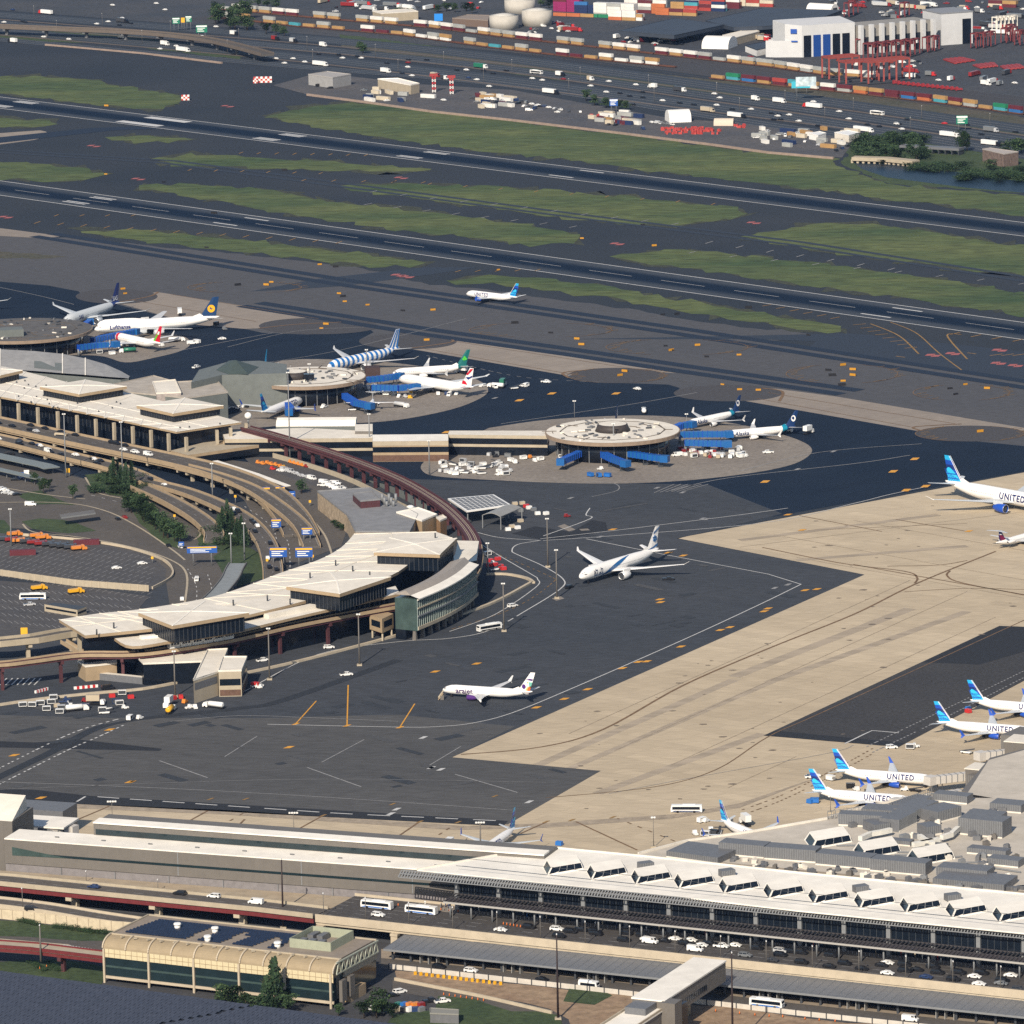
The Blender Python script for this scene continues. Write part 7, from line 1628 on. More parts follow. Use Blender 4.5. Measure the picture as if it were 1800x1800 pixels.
# white jet with blue swoosh and a star
M_eb = mat('swoosh_blue', (.015, .10, .27), .35, spec=.5)
def deco_star(fo, fp):
 k = MB()
 for s in (-1, 1):
  finquad(k, fp, [(.0, .0), (.35, .06), (1, .16), (1, .28), (.5, .16), (.05, .1)], s, 0); finquad(k, fp, [(.05, .70), (.4, .76), (1, .9), (1, .98), (.4, .86), (.05, .80)], s, 0)
  x, z = fp(.52, .50)
  for q in (0, 1):
   P = [(x + 1.5 * math.cos(math.pi / 2 + q * math.pi + i * 2 * math.pi / 3), s * .36, z + 1.5 * math.sin(math.pi / 2 + q * math.pi + i * 2 * math.pi / 3)) for i in range(3)]
   for a, b in zip(P, P[1:] + P[:1]): k.beam(a, b, .3, .42)
 k.build('star_emblem', M_eb, fo)
elal = aircraft('wide', 'white wide jet with a blue swoosh standing alone on the dark apron', (1019, 1013), (1151, 967), Ls=62, fin=[M_pl], deco=deco_star, words=[('אל על', .115, 2.9, .5, mat('letter_dark', (.03, .04, .08), .4), .09), ('ISRAEL AIRLINES', .12, 1.0, -1.0, M_eb)], wing_m=M_pl)
fus = [c for c in elal.children if c.name.startswith('fuselage')][0]
k = MB(); L_, r_ = 63, 5.9 / 2
for s in (-1, 1):
 row = []
 for i in range(15):
  t = .20 + .40 * i / 14; c0 = -1.15 + 2.5 * (i / 14) ** .8; wd = .30 * math.sin(math.pi * min(.95, .12 + .88 * i / 14)) + .03
  row.append([(-L_ * t, s * (r_ + .05) * math.cos(c), 4.9 + (r_ * 1.03 + .05) * math.sin(c)) for c in (c0 - wd, c0 - wd / 2, c0, c0 + wd / 2, c0 + wd)])
 for a, b in zip(row, row[1:]): k.add(a + b, [(j, j + 1, 6 + j, 5 + j) for j in range(4)], 0, True)
k.build('swoosh', M_eb, fus)
def deco_ara(fo, fp):
 k = MB(); s_ = [(.7, .05, .1, .5), (.55, .32, .05), (.0, .42, .40), (.08, .02, .25)]
 for s in (-1, 1):
  disc(k, fp, .30, .26, .85, s, 0, sy=1.2); finquad(k, fp, [(.0, .62), (.9, .58), (1, .66), (.5, .68)], s, 0)
  finquad(k, fp, [(.55, .5), (1, .5), (1, .22), (.8, .3)], s, 1); finquad(k, fp, [(.75, .05), (1, .02), (1, .3), (.85, .3)], s, 2); finquad(k, fp, [(.6, .04), (.74, .04), (.8, .26), (.68, .28)], s, 3)
  disc(k, fp, .45, .48, .3, s, 3)
 k.build('bird_emblem', [mat('livery_purple', (.07, .02, .16), .4), mat('livery_turquoise', (.15, .42, .34), .4), mat('livery_rust', (.5, .12, .03), .4), mat('livery_gold', (.72, .45, .10), .4)], fo)
aircraft('narrow', 'white jet with purple engines and boarding stairs on the open apron', (778, 1212), (921, 1216), Ls=40, fin=[M_pl], eng_m=mat('livery_purple', (.07, .02, .16)), deco=deco_ara, words=[('arajet', .165, 3.3, .1, mat('letter_purple', (.06, .03, .12), .4), .08)])
def deco_delta(fo, fp):
 k = MB()
 for s in (-1, 1): finquad(k, fp, [(0, .1), (.9, .12), (1, .62), (.3, .55)], s, 0); finquad(k, fp, [(.3, .57), (1, .64), (1, .72), (.4, .68)], s, 1)
 k.build('emblem', [mat('livery_wine', (.20, .01, .06), .4), M_pl], fo)
aircraft('rear', 'white rear-engined jet with a wine-red tail at the right edge', (1836, 936), (1733, 960), Ls=38, fin=[M_nb], deco=deco_delta)
aircraft('prop', 'small white high-winged propeller plane seen nose-on at the middle satellite', (650, 719), (654, 706), Ls=25, name='propeller_plane', fin=[M_pl], wing_m=M_pl)
# ------------------------------------------------------------ vehicles
VC = {'w': ('white', (.74, .74, .72)), 'k': ('black', (.012, .013, .016)), 'g': ('grey', (.16, .17, .18)), 's': ('silver', (.45, .46, .47)), 'b': ('dark blue', (.02, .04, .11)), 'r': ('dark red', (.22, .02, .02)), 'y': ('yellow', (.72, .38, .02)), 'o': ('orange', (.62, .22, .04)), 'd': ('dark grey', (.045, .048, .055)), 'm': ('beige', (.45, .38, .28)), 'n': ('green', (.02, .15, .09)), 'e': ('red', (.5, .03, .03)), 'u': ('blue', (.02, .14, .45))}
def vmat(c): return mat('paint_' + VC[c][0].replace(' ', '_'), VC[c][1], .3, spec=.5)
_vm = {}
def side(prof, w, k, mi=0, tuck=.0):
 """extrude an x-z side profile across the width"""
 n = len(prof); V = [(x, s * (w / 2 - (tuck if z > prof[0][1] + .75 else 0)), z) for s in (-1, 1) for x, z in prof]
 k.add(V, [(i, (i + 1) % n, n + (i + 1) % n, n + i)[::-1] for i in range(n)], mi)
 for s in (0, n): 
  f = [tuple(t) for t in tessellate_polygon([[Vector((x, z, 0)) for x, z in prof]])]
  k.add(V[s:s + n], [t if s == n else t[::-1] for t in f], mi)
KIND = {   # body profile, glass boxes, width, wheel xs, wheel radius, noun
 'sedan': ([(-2.3, .3), (2.3, .3), (2.35, .7), (1.35, .92), (.7, 1.42), (-1.0, 1.44), (-1.7, 1.0), (-2.3, .95)], [(1.25, .95, .72, 1.37), (-1.6, 1.02, -1.05, 1.39)], 1.8, (1.4, -1.4), .33, 'car'),
 'suv': ([(-2.4, .35), (2.4, .35), (2.42, .9), (1.4, 1.08), (.75, 1.68), (-2.0, 1.72), (-2.4, 1.1)], [(1.3, 1.1, .8, 1.62), (-2.36, 1.15, -2.08, 1.62)], 1.95, (1.5, -1.5), .38, 'car'),
 'van': ([(-2.8, .35), (2.8, .35), (2.8, 1.0), (2.1, 1.3), (1.6, 2.15), (-2.8, 2.2)], [(2.08, 1.32, 1.66, 2.05)], 2.0, (1.9, -1.8), .38, 'van'),
 'pickup': ([(-2.8, .4), (2.7, .4), (2.7, 1.0), (1.6, 1.15), (1.0, 1.8), (-.6, 1.82), (-.8, 1.15), (-2.8, 1.1)], [(1.5, 1.17, 1.03, 1.74), (-.78, 1.2, -.62, 1.7)], 1.95, (1.75, -1.75), .4, 'pickup_truck')}
def vparts(kind, c):
 key = (kind, c)
 if key in _vm: return _vm[key]
 prof, gl, w, wx, wr, noun = KIND[kind]
 k = MB(); side(prof, w, k, 0, .12); b = k.build('body', vmat(c)); k = MB()
 for x0, z0, x1, z1 in gl:
  sg = 1 if x0 > 0 else -1; e = .04 * sg; k.add([(x0 + e, -w / 2 + .25, z0), (x0 + e, w / 2 - .25, z0), (x1 + e, w / 2 - .3, z1), (x1 + e, -w / 2 + .3, z1)], [(0, 1, 2, 3)])
 top = max(z for x, z in prof); zl = top - .52; xs = [x for x, z in prof if z > zl + .2]; xa, xb = max(xs) + .1, min(xs) - .05
 if kind == 'van': xb = .6
 for s in (-1, 1):
  for q0, q1 in (((xb, (xa + xb) / 2 - .06), ((xa + xb) / 2 + .06, xa + .15)) if kind != 'van' else ((.6, 1.75),)): k.add([(q0, s * (w / 2 + .015), zl), (q1, s * (w / 2 + .015), zl), (q1 - (.25 if q1 > 0 else 0), s * (w / 2 - .1), top - .1), (q0 + .05, s * (w / 2 - .1), top - .1)], [(0, 1, 2, 3)])
 if kind == 'pickup': k.add([(-2.65, -.8, 1.16), (-.95, -.8, 1.16), (-.95, .8, 1.16), (-2.65, .8, 1.16)], [(0, 1, 2, 3)])
 g = k.build('window', M_glass); k = MB(); k.cyl((0, -.11, 0), (0, .11, 0), wr, n=10); wh = k.build('wheel', M_black)
 far = MB(); far.v = []; 
 for o, mi in ((b, 0), (g, 1)): far.add([tuple(v.co) for v in o.data.vertices], [tuple(p.vertices) for p in o.data.polygons], mi)
 for x in wx:
  for s in (-1, 1): far.cyl((x, s * (w / 2 - .2), wr), (x, s * (w / 2 + .02), wr), wr, n=7, mi=2)
 f = far.build('car', [vmat(c), M_glass, M_black])
 _vm[key] = (b.data, g.data, wh.data, f.data, [(x, s * (w / 2 - .08), wr) for x in wx for s in (-1, 1)], noun)
 for o in (b, g, wh, f): bpy.data.objects.remove(o)
 return _vm[key]
def car(kind, c, p, rz, place, near=True):
 b, g, wh, f, ws, noun = vparts(kind, c); stem = '%s %s %s' % (VC[c][0], {'sedan': 'car', 'suv': 'tall car', 'van': 'van', 'pickup': 'pickup truck'}[kind], place)
 if near:
  r = bpy.data.objects.new(noun, None); COL.objects.link(r); r.empty_display_size = .5
  for me, nm, loc in [(b, 'body', (0, 0, 0)), (g, 'window', (0, 0, 0))] + [(wh, 'wheel', q) for q in ws]:
   o = bpy.data.objects.new(nm, me); COL.objects.link(o); o.parent = r; o.location = loc
 else: r = bpy.data.objects.new(noun, f); COL.objects.link(r)
 r.location = p; r.rotation_euler.z = rz
 return series(r, stem, noun.replace('_', ' '), 'vehicles ' + place)
def parse(s): return [(t[0], t[1], float(t[2:].split(',')[0]), float(t[2:].split(',')[1])) for t in s.split()]
KD = {'c': 'sedan', 's': 'suv', 'v': 'van', 'p': 'pickup'}
def cars(s, place, z=0.0, rz=None, near=True, jit=.04, path=None, decks=None, lat=1.6):
 """string of kind, colour, x,y tokens"""
 for kd, c, x, y in parse(s):
  p = G(x, y, z); a = rz
  if decks:     # stand on the nearest elevated road
   P, i = min(((P, i) for P in decks for i in range(len(P) - 1)), key=lambda q: (PX(q[0][q[1]])[0] - x) ** 2 + 3 * (PX(q[0][q[1]])[1] - y) ** 2)
   d = (P[i + 1] - P[i]).normalized(); p = P[i].lerp(P[i + 1], rnd.random()) + Vector((-d.y, d.x, .04)) * rnd.choice([-lat, lat]) ; p.z = P[i].z + .06; a = math.atan2(d.y, d.x)
  if path is not None:
   i = min(range(len(path) - 1), key=lambda i: (path[i].xy - p.xy).length); d = path[i + 1] - path[i]; a = math.atan2(d.y, d.x); 
   if z is None: p.z = path[i].z
  if a is None: a = rnd.uniform(0, 6.28)
  car(KD[kd], c, p, a + rnd.uniform(-jit, jit) + (math.pi if rnd.random() < .5 and path is not None else 0), place, near)
AD = math.atan2(tA.y, tA.x)
cars('sw665,1611 cw880,1637 sk930,1632 sw979,1636 sk983,1648 sk1003,1640 sk1022,1637 sk1046,1640 sk1048,1644 sk1097,1655 sk1101,1643 sk1130,1647 cw1137,1653 vw1143,1658 ck1168,1656 cw1187,1653 cw1214,1655 sk1204,1661 sk1218,1667 vw1222,1672 cw1233,1664 sk1247,1661 pw1268,1666 cw1292,1664 sk1330,1669 sg1310,1682 sk1372,1681 ss1372,1674 sk1390,1675 sk1408,1677 cd1357,1690 sk1409,1694 sk1461,1682 ck1458,1701 sk1485,1696 ck1515,1705 cw1560,1695 ck1550,1699 cw1560,1713 sk1590,1698 sk1590,1709 ck1612,1707 sk1640,1702 sk1648,1712 cb1628,1720 sk1676,1724 sk1686,1712 cw1713,1719 sk1726,1713 cw1721,1732 cg1760,1731 sk1762,1726 cw1777,1717 sd1790,1742', 'on the deck before the glass front', ZD, AD)
cars('cb165,1561 sk316,1573 sw376,1578 vw450,1589', 'on the red-girdered road', ZD, math.atan2((Pd[3] - Pd[1]).y, (Pd[3] - Pd[1]).x) + math.pi, jit=.02)
cars('sk55,1600', 'on the curving ramp', 4.2, -.28)
cars('sk772,1702 sw828,1709 ck953,1724 vw1600,1795', 'on the arrivals road below the deck', 0, AD)
cars('sw703,1746 ck690,1752 pw778,1763 pk757,1762 ck663,1785 sw660,1775', 'on the works lot beside the station', 0, .3, jit=.3)
fl = cr(dk4, 4)
cars('ck270,835 cw292,848 ck345,870 ck352,881', 'on the cream ramp below the trees', 3.0, decks=[cr(dk6, 8), off(cr(dk3, 8), 5.5)])
cars('cw405,891 ck422,896 sk422,899 ck450,912 ck455,916 cw463,920 ck445,935 ck465,953 cw508,980 ck525,991 ck538,997', 'on the flyover by the blue signs', 4.0, decks=[cr(dk4, 8), cr(dk5, 8)])
cars('cw18,755 sk45,757 cw65,764 cb75,765 vw110,771 ck125,778 cw131,778 cw163,785 ck183,790 ck181,793 cd15,771 ck55,774 ck90,781 ck152,797', 'under the left terminal deck', 4, decks=[off(cr(dk3, 8), 5.5)], lat=2.5)
cars('ck10,722 ck43,736 ck80,740 ck103,742 ck125,748 cs78,741 sk190,764 sk198,765 ck215,768 cw235,772 cw258,777 sw262,779 vw275,780 ck40,733 ck63,737 sk8,729', 'before the left terminal columns', 6, decks=[off(cr(dk2, 10), 10)], lat=4)
cars('sk5,808 sk15,812 sk22,812 cw37,813 cw47,818 ck27,845 ck83,824 sk0,805 sk17,800 cw8,863 cs3,860 cw15,867 cs22,870 ck30,871 cs10,868', 'in the bus lanes left of the bend', 0, .15, jit=.25)
cars('vw54,889 ck207,914 cr219,911 ck296,961 cw317,963 cw346,1018 cw320,1055 sw345,1021', 'on the approach loops', 0, path=[G(x, y) for x, y in ((0, 885), (120, 885), (200, 910), (290, 960), (330, 1000), (340, 1040))])
cars('ps52,1065 cw205,1000 cw250,992', 'in the lower left car park', 0, .3)
cars('vs500,828 vs510,831 cs520,834 cs530,838 vw548,843 cw493,829 cs540,840', 'in the row beside the white walkway', 0, -.9)
cars('vw570,850 vw576,853 vw582,856 vw588,859 vw594,862 pw568,855 pw600,860 vw590,852 vw600,866', 'by the utility building', 0, -.4, jit=.2)
cars('pw609,1188 sw578,1140 pw462,1163 pk1175,1020 sk1001,1034 sw901,1067 pw452,1208 vk190,1212', 'on the apron by the curved terminal', 0, .5, jit=.6)
cars('sw1567,1316 pw1427,1368 pw1430,1366', 'on the concrete by the right-hand gates', 0, .15)
ap = 'on the far satellite stands'
cars('pw160,612 cw390,597 pw345,647 vw345,603 vw337,605 pw310,600 cw252,585 cw257,586 vw100,614 pw130,617 pw570,717 pw575,710 vw685,690 pw665,692 pw770,694 vw790,696 cw803,694 vw870,682 sw920,680 pw960,673 vw1100,790 pw985,805 vw1190,802 pw1350,797 cw1120,685 vw1003,800 pw850,680 cw420,715 cw407,715 ck445,713', ap, 0, None)
cars('sw405,713 cw412,716 sw420,718 cw428,716 ck436,716 ck444,714 ck452,711 cw395,717 sw400,719', 'below the grey-green block', 0, 1.2)
# far highway traffic, single meshes
import itertools
hwpl = 'on the far highway'
cars('cw170,43 cw190,39 cw77,66 cw121,70 ck40,38 ck60,50 ck210,45 cw275,7 cw290,18 cw198,10 cb22,18 ck45,40 cw7,40 cw215,33 ck230,42 ck360,72 cw355,65 cw310,82 cw281,87 ck380,78 cw380,48 ck410,96 cw464,100 cw485,104 cw515,104 cw536,110 cw602,103 cw635,103 ck595,97 ck560,96 ck628,100 ck680,112 ck718,106 cr717,111 cw717,119 ck750,106 ck803,124 cw820,124 cb823,138 cw838,141 ck850,125 ck890,125 cw724,134 ck707,130 cw860,153 ck867,130 cw936,139 cw953,142 cr990,140 cw1038,152 cw1066,163 ck1090,165 ck1107,170 ck1130,172 ck1129,163 cw1070,144 cw1118,150 cw1165,178 ck1195,182 ck1220,185 ck1113,185 cw1256,166 cw1265,173 cw1260,186 cw1320,193 ck1235,194 ck1287,193 ck1356,200 ck1369,202 cw1367,205 cw1387,203 ck1360,211 ck1372,211 cw1404,214 ck1438,222 cw1475,197 cw1492,210 cw1430,180 ck1525,220 ck1545,223 sw1577,219 ck1580,219 cw1585,228 ce1660,218 ck1595,211 ck1700,220 ck1725,237 ck1735,245 ck1785,233 cw1650,142 cw1737,150 cw1784,147 cw780,177 ck470,95 cw500,112 ck440,90', hwpl, .2, None, False)
for o in list(COL.objects):
 if o.get('group') == 'vehicles ' + hwpl: o.rotation_euler.z = rt_ang + (math.pi if rnd.random() < .5 else 0) + rnd.uniform(-.03, .03)
yd_ = 'in the maintenance yard'
cars(' '.join('%s%s%d,%d' % (rnd.choice('ccspv'), rnd.choice('wwwskgbd'), x, y) for x, y in [(830 + 9 * i + rnd.randint(-2, 2), 176 + i + rnd.randint(-4, 4)) for i in range(14)] + [(905 + 10 * i, 178 + 2 * i) for i in range(9)] + [(1145 + 9 * i, 216 + i) for i in range(5)] + [(980, 198), (1000, 197), (1020, 198), (930, 195), (1070, 220), (1082, 221), (1095, 219), (1085, 215), (1130, 228), (560, 152), (580, 156), (640, 160), (680, 178), (1380, 240), (1390, 242), (1400, 236), (1430, 245), (1480, 262), (1490, 258), (1500, 254), (1470, 266), (1340, 236), (1360, 246), (1415, 250), (1350, 232), (1370, 238), (1395, 252), (1330, 243), (1440, 256)]), yd_, 0, None, False)
pt = 'in the port yard'
cars(' '.join('%s%s%d,%d' % (rnd.choice('ccsvp'), rnd.choice('wwwsskgdre'), rnd.randint(xa, xb), rnd.randint(ya, yb)) for xa, xb, ya, yb, n in ((1080, 1200, 62, 80, 30), (930, 1000, 40, 62, 14), (1450, 1800, 2, 30, 46), (560, 900, 2, 22, 24), (1290, 1370, 60, 110, 14), (1660, 1800, 35, 60, 14), (1540, 1620, 104, 122, 10)) for _ in range(n)), pt, 0, None, False)
# lorries and buses
def lorry(c, ct, p, rz, place, near=True, L=16.0):
 key = ('lorry', c, ct, L)
 if key not in _vm:
  a = MB(); side([(L / 2 - 3, .6), (L / 2, .6), (L / 2, 1.6), (L / 2 - .6, 1.8), (L / 2 - .9, 3.0), (L / 2 - 2.2, 3.4), (L / 2 - 3, 3.4)], 2.4, a); k1_ = a.build('cab', vmat(c)); a = MB(); a.box((-1.6, 0, 2.45), (L - 3.6, 2.55, 2.9)); k2_ = a.build('cargo_box', vmat(ct)); a = MB()
  for x in (L / 2 - 1.1, L / 2 - 4.3, -L / 2 + 2.2, -L / 2 + 1):
   for s in (-1, 1): a.cyl((x, s * 1.25, .5), (x, s * .9, .5), .5, n=8)
  a.box((-.6, 0, .85), (L - 2, 1, .3)); k3_ = a.build('chassis', M_black); a = MB(); a.add([(L / 2 - .57, -1, 1.85), (L / 2 - .57, 1, 1.85), (L / 2 - .86, 1, 2.9), (L / 2 - .86, -1, 2.9)], [(0, 1, 2, 3)]); k4_ = a.build('windscreen', M_glass)
  _vm[key] = [(o.name.split('.')[0], o.data) for o in (k1_, k2_, k3_, k4_)]
  for o in (k1_, k2_, k3_, k4_): bpy.data.objects.remove(o)
 r = bpy.data.objects.new('lorry', None); COL.objects.link(r); r.location = p; r.rotation_euler.z = rz
 for nm, me in _vm[key]: o = bpy.data.objects.new(nm, me); COL.objects.link(o); o.parent = r
 t = VC[ct][0]; return series(r, ('%s lorry with a %s box %s' % (VC[c][0], t, place)) if c != ct else '%s box lorry %s' % (t, place), 'lorry', 'lorries ' + place)
for c, ct, x, y, L in (('e', 'w', 80, 25, 17), ('k', 'w', 22, 75, 10), ('w', 'w', 215, 68, 9), ('w', 'w', 290, 80, 9), ('w', 'w', 322, 91, 15), ('k', 'w', 412, 62, 9), ('k', 'd', 215, 40, 14), ('k', 'r', 484, 71, 8), ('k', 's', 516, 75, 8), ('w', 'w', 568, 82, 7), ('w', 'w', 563, 116, 16), ('w', 'w', 678, 128, 10), ('w', 'n', 845, 120, 14), ('r', 'm', 765, 136, 9), ('w', 'd', 781, 140, 7), ('k', 'w', 985, 134, 9), ('k', 'w', 968, 165, 16), ('w', 'm', 1038, 142, 6), ('w', 'w', 1147, 155, 8), ('w', 'd', 1195, 161, 12), ('m', 'm', 1244, 197, 13), ('k', 'w', 1295, 207, 17), ('w', 'w', 1328, 177, 7), ('e', 'w', 1428, 190, 18), ('w', 'w', 1370, 181, 12), ('w', 'w', 1518, 232, 18), ('w', 'w', 1670, 241, 18), ('s', 'g', 1742, 232, 13), ('k', 'w', 1742, 256, 17), ('w', 'w', 1733, 150, 9)):
 lorry(c, ct, G(x, y), rt_ang + (math.pi if x < 100 or x in (1428, 1147) else 0), 'on the far highway', L=L)
def bus(c, c2, p, rz, label, L=12.0):
 r = thing('bus', label, 'bus', p, rz=rz, local=True)
 k = MB(); side([(-L / 2, .4), (L / 2, .4), (L / 2 + .1, 1.6), (L / 2 - .2, 3.0), (-L / 2 + .1, 3.0), (-L / 2, 1.5)], 2.5, k); k.build('body', vmat(c), r)
 k = MB()
 for s in (-1, 1): k.add([(-L / 2 + .8, s * 1.27, 1.35), (L / 2 - .5, s * 1.27, 1.35), (L / 2 - .6, s * 1.27, 2.5), (-L / 2 + .9, s * 1.27, 2.5)], [(0, 1, 2, 3)])
 k.add([(L / 2 + .12, -1.1, 1.4), (L / 2 + .12, 1.1, 1.4), (L / 2 - .1, 1.1, 2.7), (L / 2 - .1, -1.1, 2.7)], [(0, 1, 2, 3)]); k.build('window', M_glass, r)
 k = MB()
 for s in (-1, 1): k.add([(-L / 2 + .3, s * 1.265, .5), (L / 2 - .3, s * 1.265, .5), (L / 2 - 1.5, s * 1.265, 1.0), (-L / 2 + 1.5, s * 1.265, .9)], [(0, 1, 2, 3)])
 k.build('stripe', vmat(c2), r); MB().box((-1, 0, 3.12), (5, 1.6, .3)).build('roof_unit', vmat(c), r)
 for x in (L / 2 - 2.6, -L / 2 + 3):
  for s in (-1, 1): MB().cyl((x, s * 1.28, .5), (x, s * 1.0, .5), .5, n=10).build('wheel', M_black, r)
bus('w', 'u', G(663, 1597, ZD), AD + math.pi, 'white bus with a blue stripe on the deck, left one of the two'); bus('w', 'u', G(741, 1606, ZD), AD + math.pi, 'white bus with a blue stripe on the deck, nearer the glass front')
bus('w', 'b', G(1207, 1428), R(175), 'white apron bus crossing the concrete before the pier'); bus('w', 'k', G(860, 1108), R(215), 'white apron bus on the service road beside the curved terminal')
bus('w', 'u', G(58, 1054), R(178), 'white bus standing in the lower left car park'); bus('w', 'u', G(1348, 1770), AD, 'white and blue bus on the arrivals road right of the footbridge')
bus('w', 'k', G(1035, 1739), AD, 'small white shuttle bus on the arrivals road left of the footbridge', 7); bus('w', 'k', G(943, 130), rt_ang, 'dark-windowed coach on the far highway'); bus('w', 'm', G(1542, 202), rt_ang, 'pale coach on the right of the far highway'); bus('m', 'm', G(108, 772, 4), -.45, 'cream shuttle bus under the left terminal deck', 7)
pp_ = [(x, y) for x0, x1, y0, y1, n in ((560, 640, 4, 12, 7), (640, 760, 10, 22, 7), (1080, 1190, 60, 78, 10), (1460, 1790, 6, 34, 22), (1660, 1790, 44, 62, 8), (1300, 1360, 66, 104, 6), (1560, 1790, 128, 150, 9), (955, 1010, 40, 60, 4)) for x, y in [(rnd.uniform(x0, x1), rnd.uniform(y0, y1)) for _ in range(n)]]
for x, y in pp_: lorry(rnd.choice('wwkere'), rnd.choice('wwsgrmd'), G(x, y), rnd.choice([R(-28), R(62), rt_ang]) + rnd.uniform(-.1, .1), 'in the port yard', L=rnd.choice([9, 14, 17]))
# ------------------------------------------------------------ ground roads, car parks and lawns inside the loops (left centre)
sheet('road', [[(-80, 800), (60, 820), (150, 842), (260, 870), (330, 905), (400, 950), (400, 1060), (300, 1075), (290, 1010), (270, 985), (180, 955), (60, 930), (-80, 925)], [(330, 800), (460, 815), (560, 845), (640, 870), (610, 930), (600, 960), (470, 1010), (440, 1000), (470, 950), (430, 880)]], M_roadp, .13)
sheet('car_park', [[(-80, 925), (60, 940), (180, 955), (262, 975), (292, 1000), (290, 1022), (268, 1038), (120, 1025), (-80, 1005)], [(-80, 1015), (130, 1030), (262, 1048), (240, 1075), (120, 1110), (-80, 1130)], [(415, 790), (520, 805), (640, 845), (600, 868), (540, 850), (440, 815)]], mat('car_park_asphalt', (.058, .058, .062), .9, .2, .4, c2=(.08, .077, .077), scale2=.04), .15)
sheet('lawn', [[(38, 916), (70, 911), (112, 914), (150, 924), (168, 932), (120, 938), (60, 930)], [(-80, 910), (10, 915), (20, 930), (10, 938), (-80, 932)], [(375, 978), (400, 960), (430, 955), (455, 975), (466, 1000), (462, 1018), (420, 1030), (395, 1012)], [(225, 890), (250, 885), (290, 915), (318, 945), (318, 965), (290, 958), (250, 925)], [(345, 940), (385, 905), (415, 905), (430, 945), (400, 965), (370, 975), (350, 960)], [(150, 835), (200, 830), (245, 850), (268, 870), (240, 878), (190, 868), (160, 855)], [(30, 868), (70, 862), (100, 878), (130, 888), (60, 886)]], M_grass2, .18, 2)
k = MB()
for j in range(9):
 for i in range(26):
  x, y = 5 + i * 11 - j * 3, 945 + j * 8.3 + i * 1.7
  if x < 265: k.strip(GP([(x, y), (x + 9, y - 4)]), .3, .19)
for j in range(6):
 for i in range(22):
  x, y = 3 + i * 11, 1030 + j * 12 + i * 1.2
  if x < 225: k.strip(GP([(x, y), (x + 8, y + 5)]), .3, .19)
structure('parking_line', k, M_wpale)
k = MB()
for c in ([(40, 943), (130, 950), (210, 962), (270, 977), (300, 997), (303, 1010), (290, 1022), (266, 1033)], [(-60, 885), (100, 884), (180, 897), (240, 925), (300, 965), (325, 985)], [(40, 922), (60, 936), (140, 945), (230, 962), (300, 985), (328, 1010), (325, 1060)], [(150, 840), (165, 862), (190, 872), (260, 884), (300, 893), (345, 922), (352, 940), (340, 950)], [(560, 893), (600, 920), (620, 945)], [(540, 905), (570, 940), (585, 980)], [(300, 875), (345, 915), (350, 935)], [(0, 857), (80, 870), (150, 878)], [(500, 893), (520, 925), (528, 960)]): k.strip(cr(GP(c), 5), 1.0, .24)
structure('kerb', k, M_pre)
for c in ([(330, 1000), (345, 1030), (345, 1060)], [(365, 1010), (372, 1035), (365, 1060)], [(160, 870), (230, 888), (290, 905)], [(470, 900), (505, 950), (510, 1000)], [(520, 905), (545, 950), (550, 990)], [(430, 890), (480, 930), (490, 990)]): ln('w', c, .35, (4, 6), z=.26)
barrier('panel_wall', 'long cream panel wall across the car park at left', 'wall', GP([(-80, 998), (0, 1012), (130, 1030), (262, 1040)]), 0, 3.0, .4, M_pre, 4, M_prec)
barrier('concrete_barrier', 'cream concrete barrier beside the maroon container', 'barrier', cr(GP([(40, 942), (130, 950), (175, 956), (230, 966), (285, 985), (303, 1003), (300, 1018), (268, 1036)])), 0, 1.3, .6, M_prec)
barrier('apron_barrier', 'long pale concrete barrier between the service road and the curved terminal', 'barrier', cr(GP([(420, 1187), (500, 1170), (600, 1145), (720, 1112), (830, 1075), (880, 1055), (935, 1025)]), 4), 0, 1.0, 1.4, M_prec)
barrier('apron_barrier', 'pale concrete barrier behind the parked baggage carts', 'barrier', cr(GP([(-60, 1250), (60, 1232), (170, 1220), (250, 1213), (320, 1200)]), 4), 0, 1.0, 1.4, M_prec)
barrier('apron_barrier', 'short cream barrier curving off the red equipment pile', 'barrier', cr(GP([(855, 1011), (890, 1011), (925, 1018), (938, 1026)]), 4), 0, 1.0, 1.4, M_prec)
barrier('boundary_fence', 'pale boundary wall under the tall maroon guideway', 'fence', cr(GP([(480, 805), (550, 825), (620, 850), (680, 880), (740, 910)]), 4), 0, 2.6, .5, M_pre)
barrier('grey_fence', 'grey-green fence behind the pale boundary wall', 'fence', cr(GP([(505, 797), (570, 815), (640, 842), (700, 872), (750, 900)]), 4), 0, 4, .4, M_tealw)
annex('site_trailer', 'beige site trailer with a dark roof in the lower left car park', [(78, 1062), (95, 1059), (152, 1066), (136, 1072)], 3.4, 0, M_pre, [(1.4, 2.3, M_glass)], m_roof=M_dsteel, par=0)
annex('toll_canopy', 'grey toll canopy on posts at the entrance of the left car park', [(105, 904), (165, 896), (168, 901), (108, 909)], 5, 4.2, M_steel, None, m_roof=M_pan, par=0)
annex('roof_hatch_hut', 'small grey utility hut by the lawn at the bottom', [(756, 1772), (806, 1775), (806, 1783), (756, 1781)], 3.5, 0, M_lou, None, m_roof=mat('hut_roof', (.22, .22, .2), .8), par=.2)
gp2 = cr([G(x, y, 7) for x, y in ((340, 1075), (375, 1050), (402, 1020), (412, 1000), (418, 990))], 4)
road_deck('guideway', 'grey twin-beam guideway bending past the lawn beside the curved terminal', 'guideway', gp2, 8, m_road=mat('guide_grey', (.21, .23, .24), .7, .1, .3), m_edge=M_pan, thick=.9, par=.5, pier=14, pw=1.2, lanes=False)
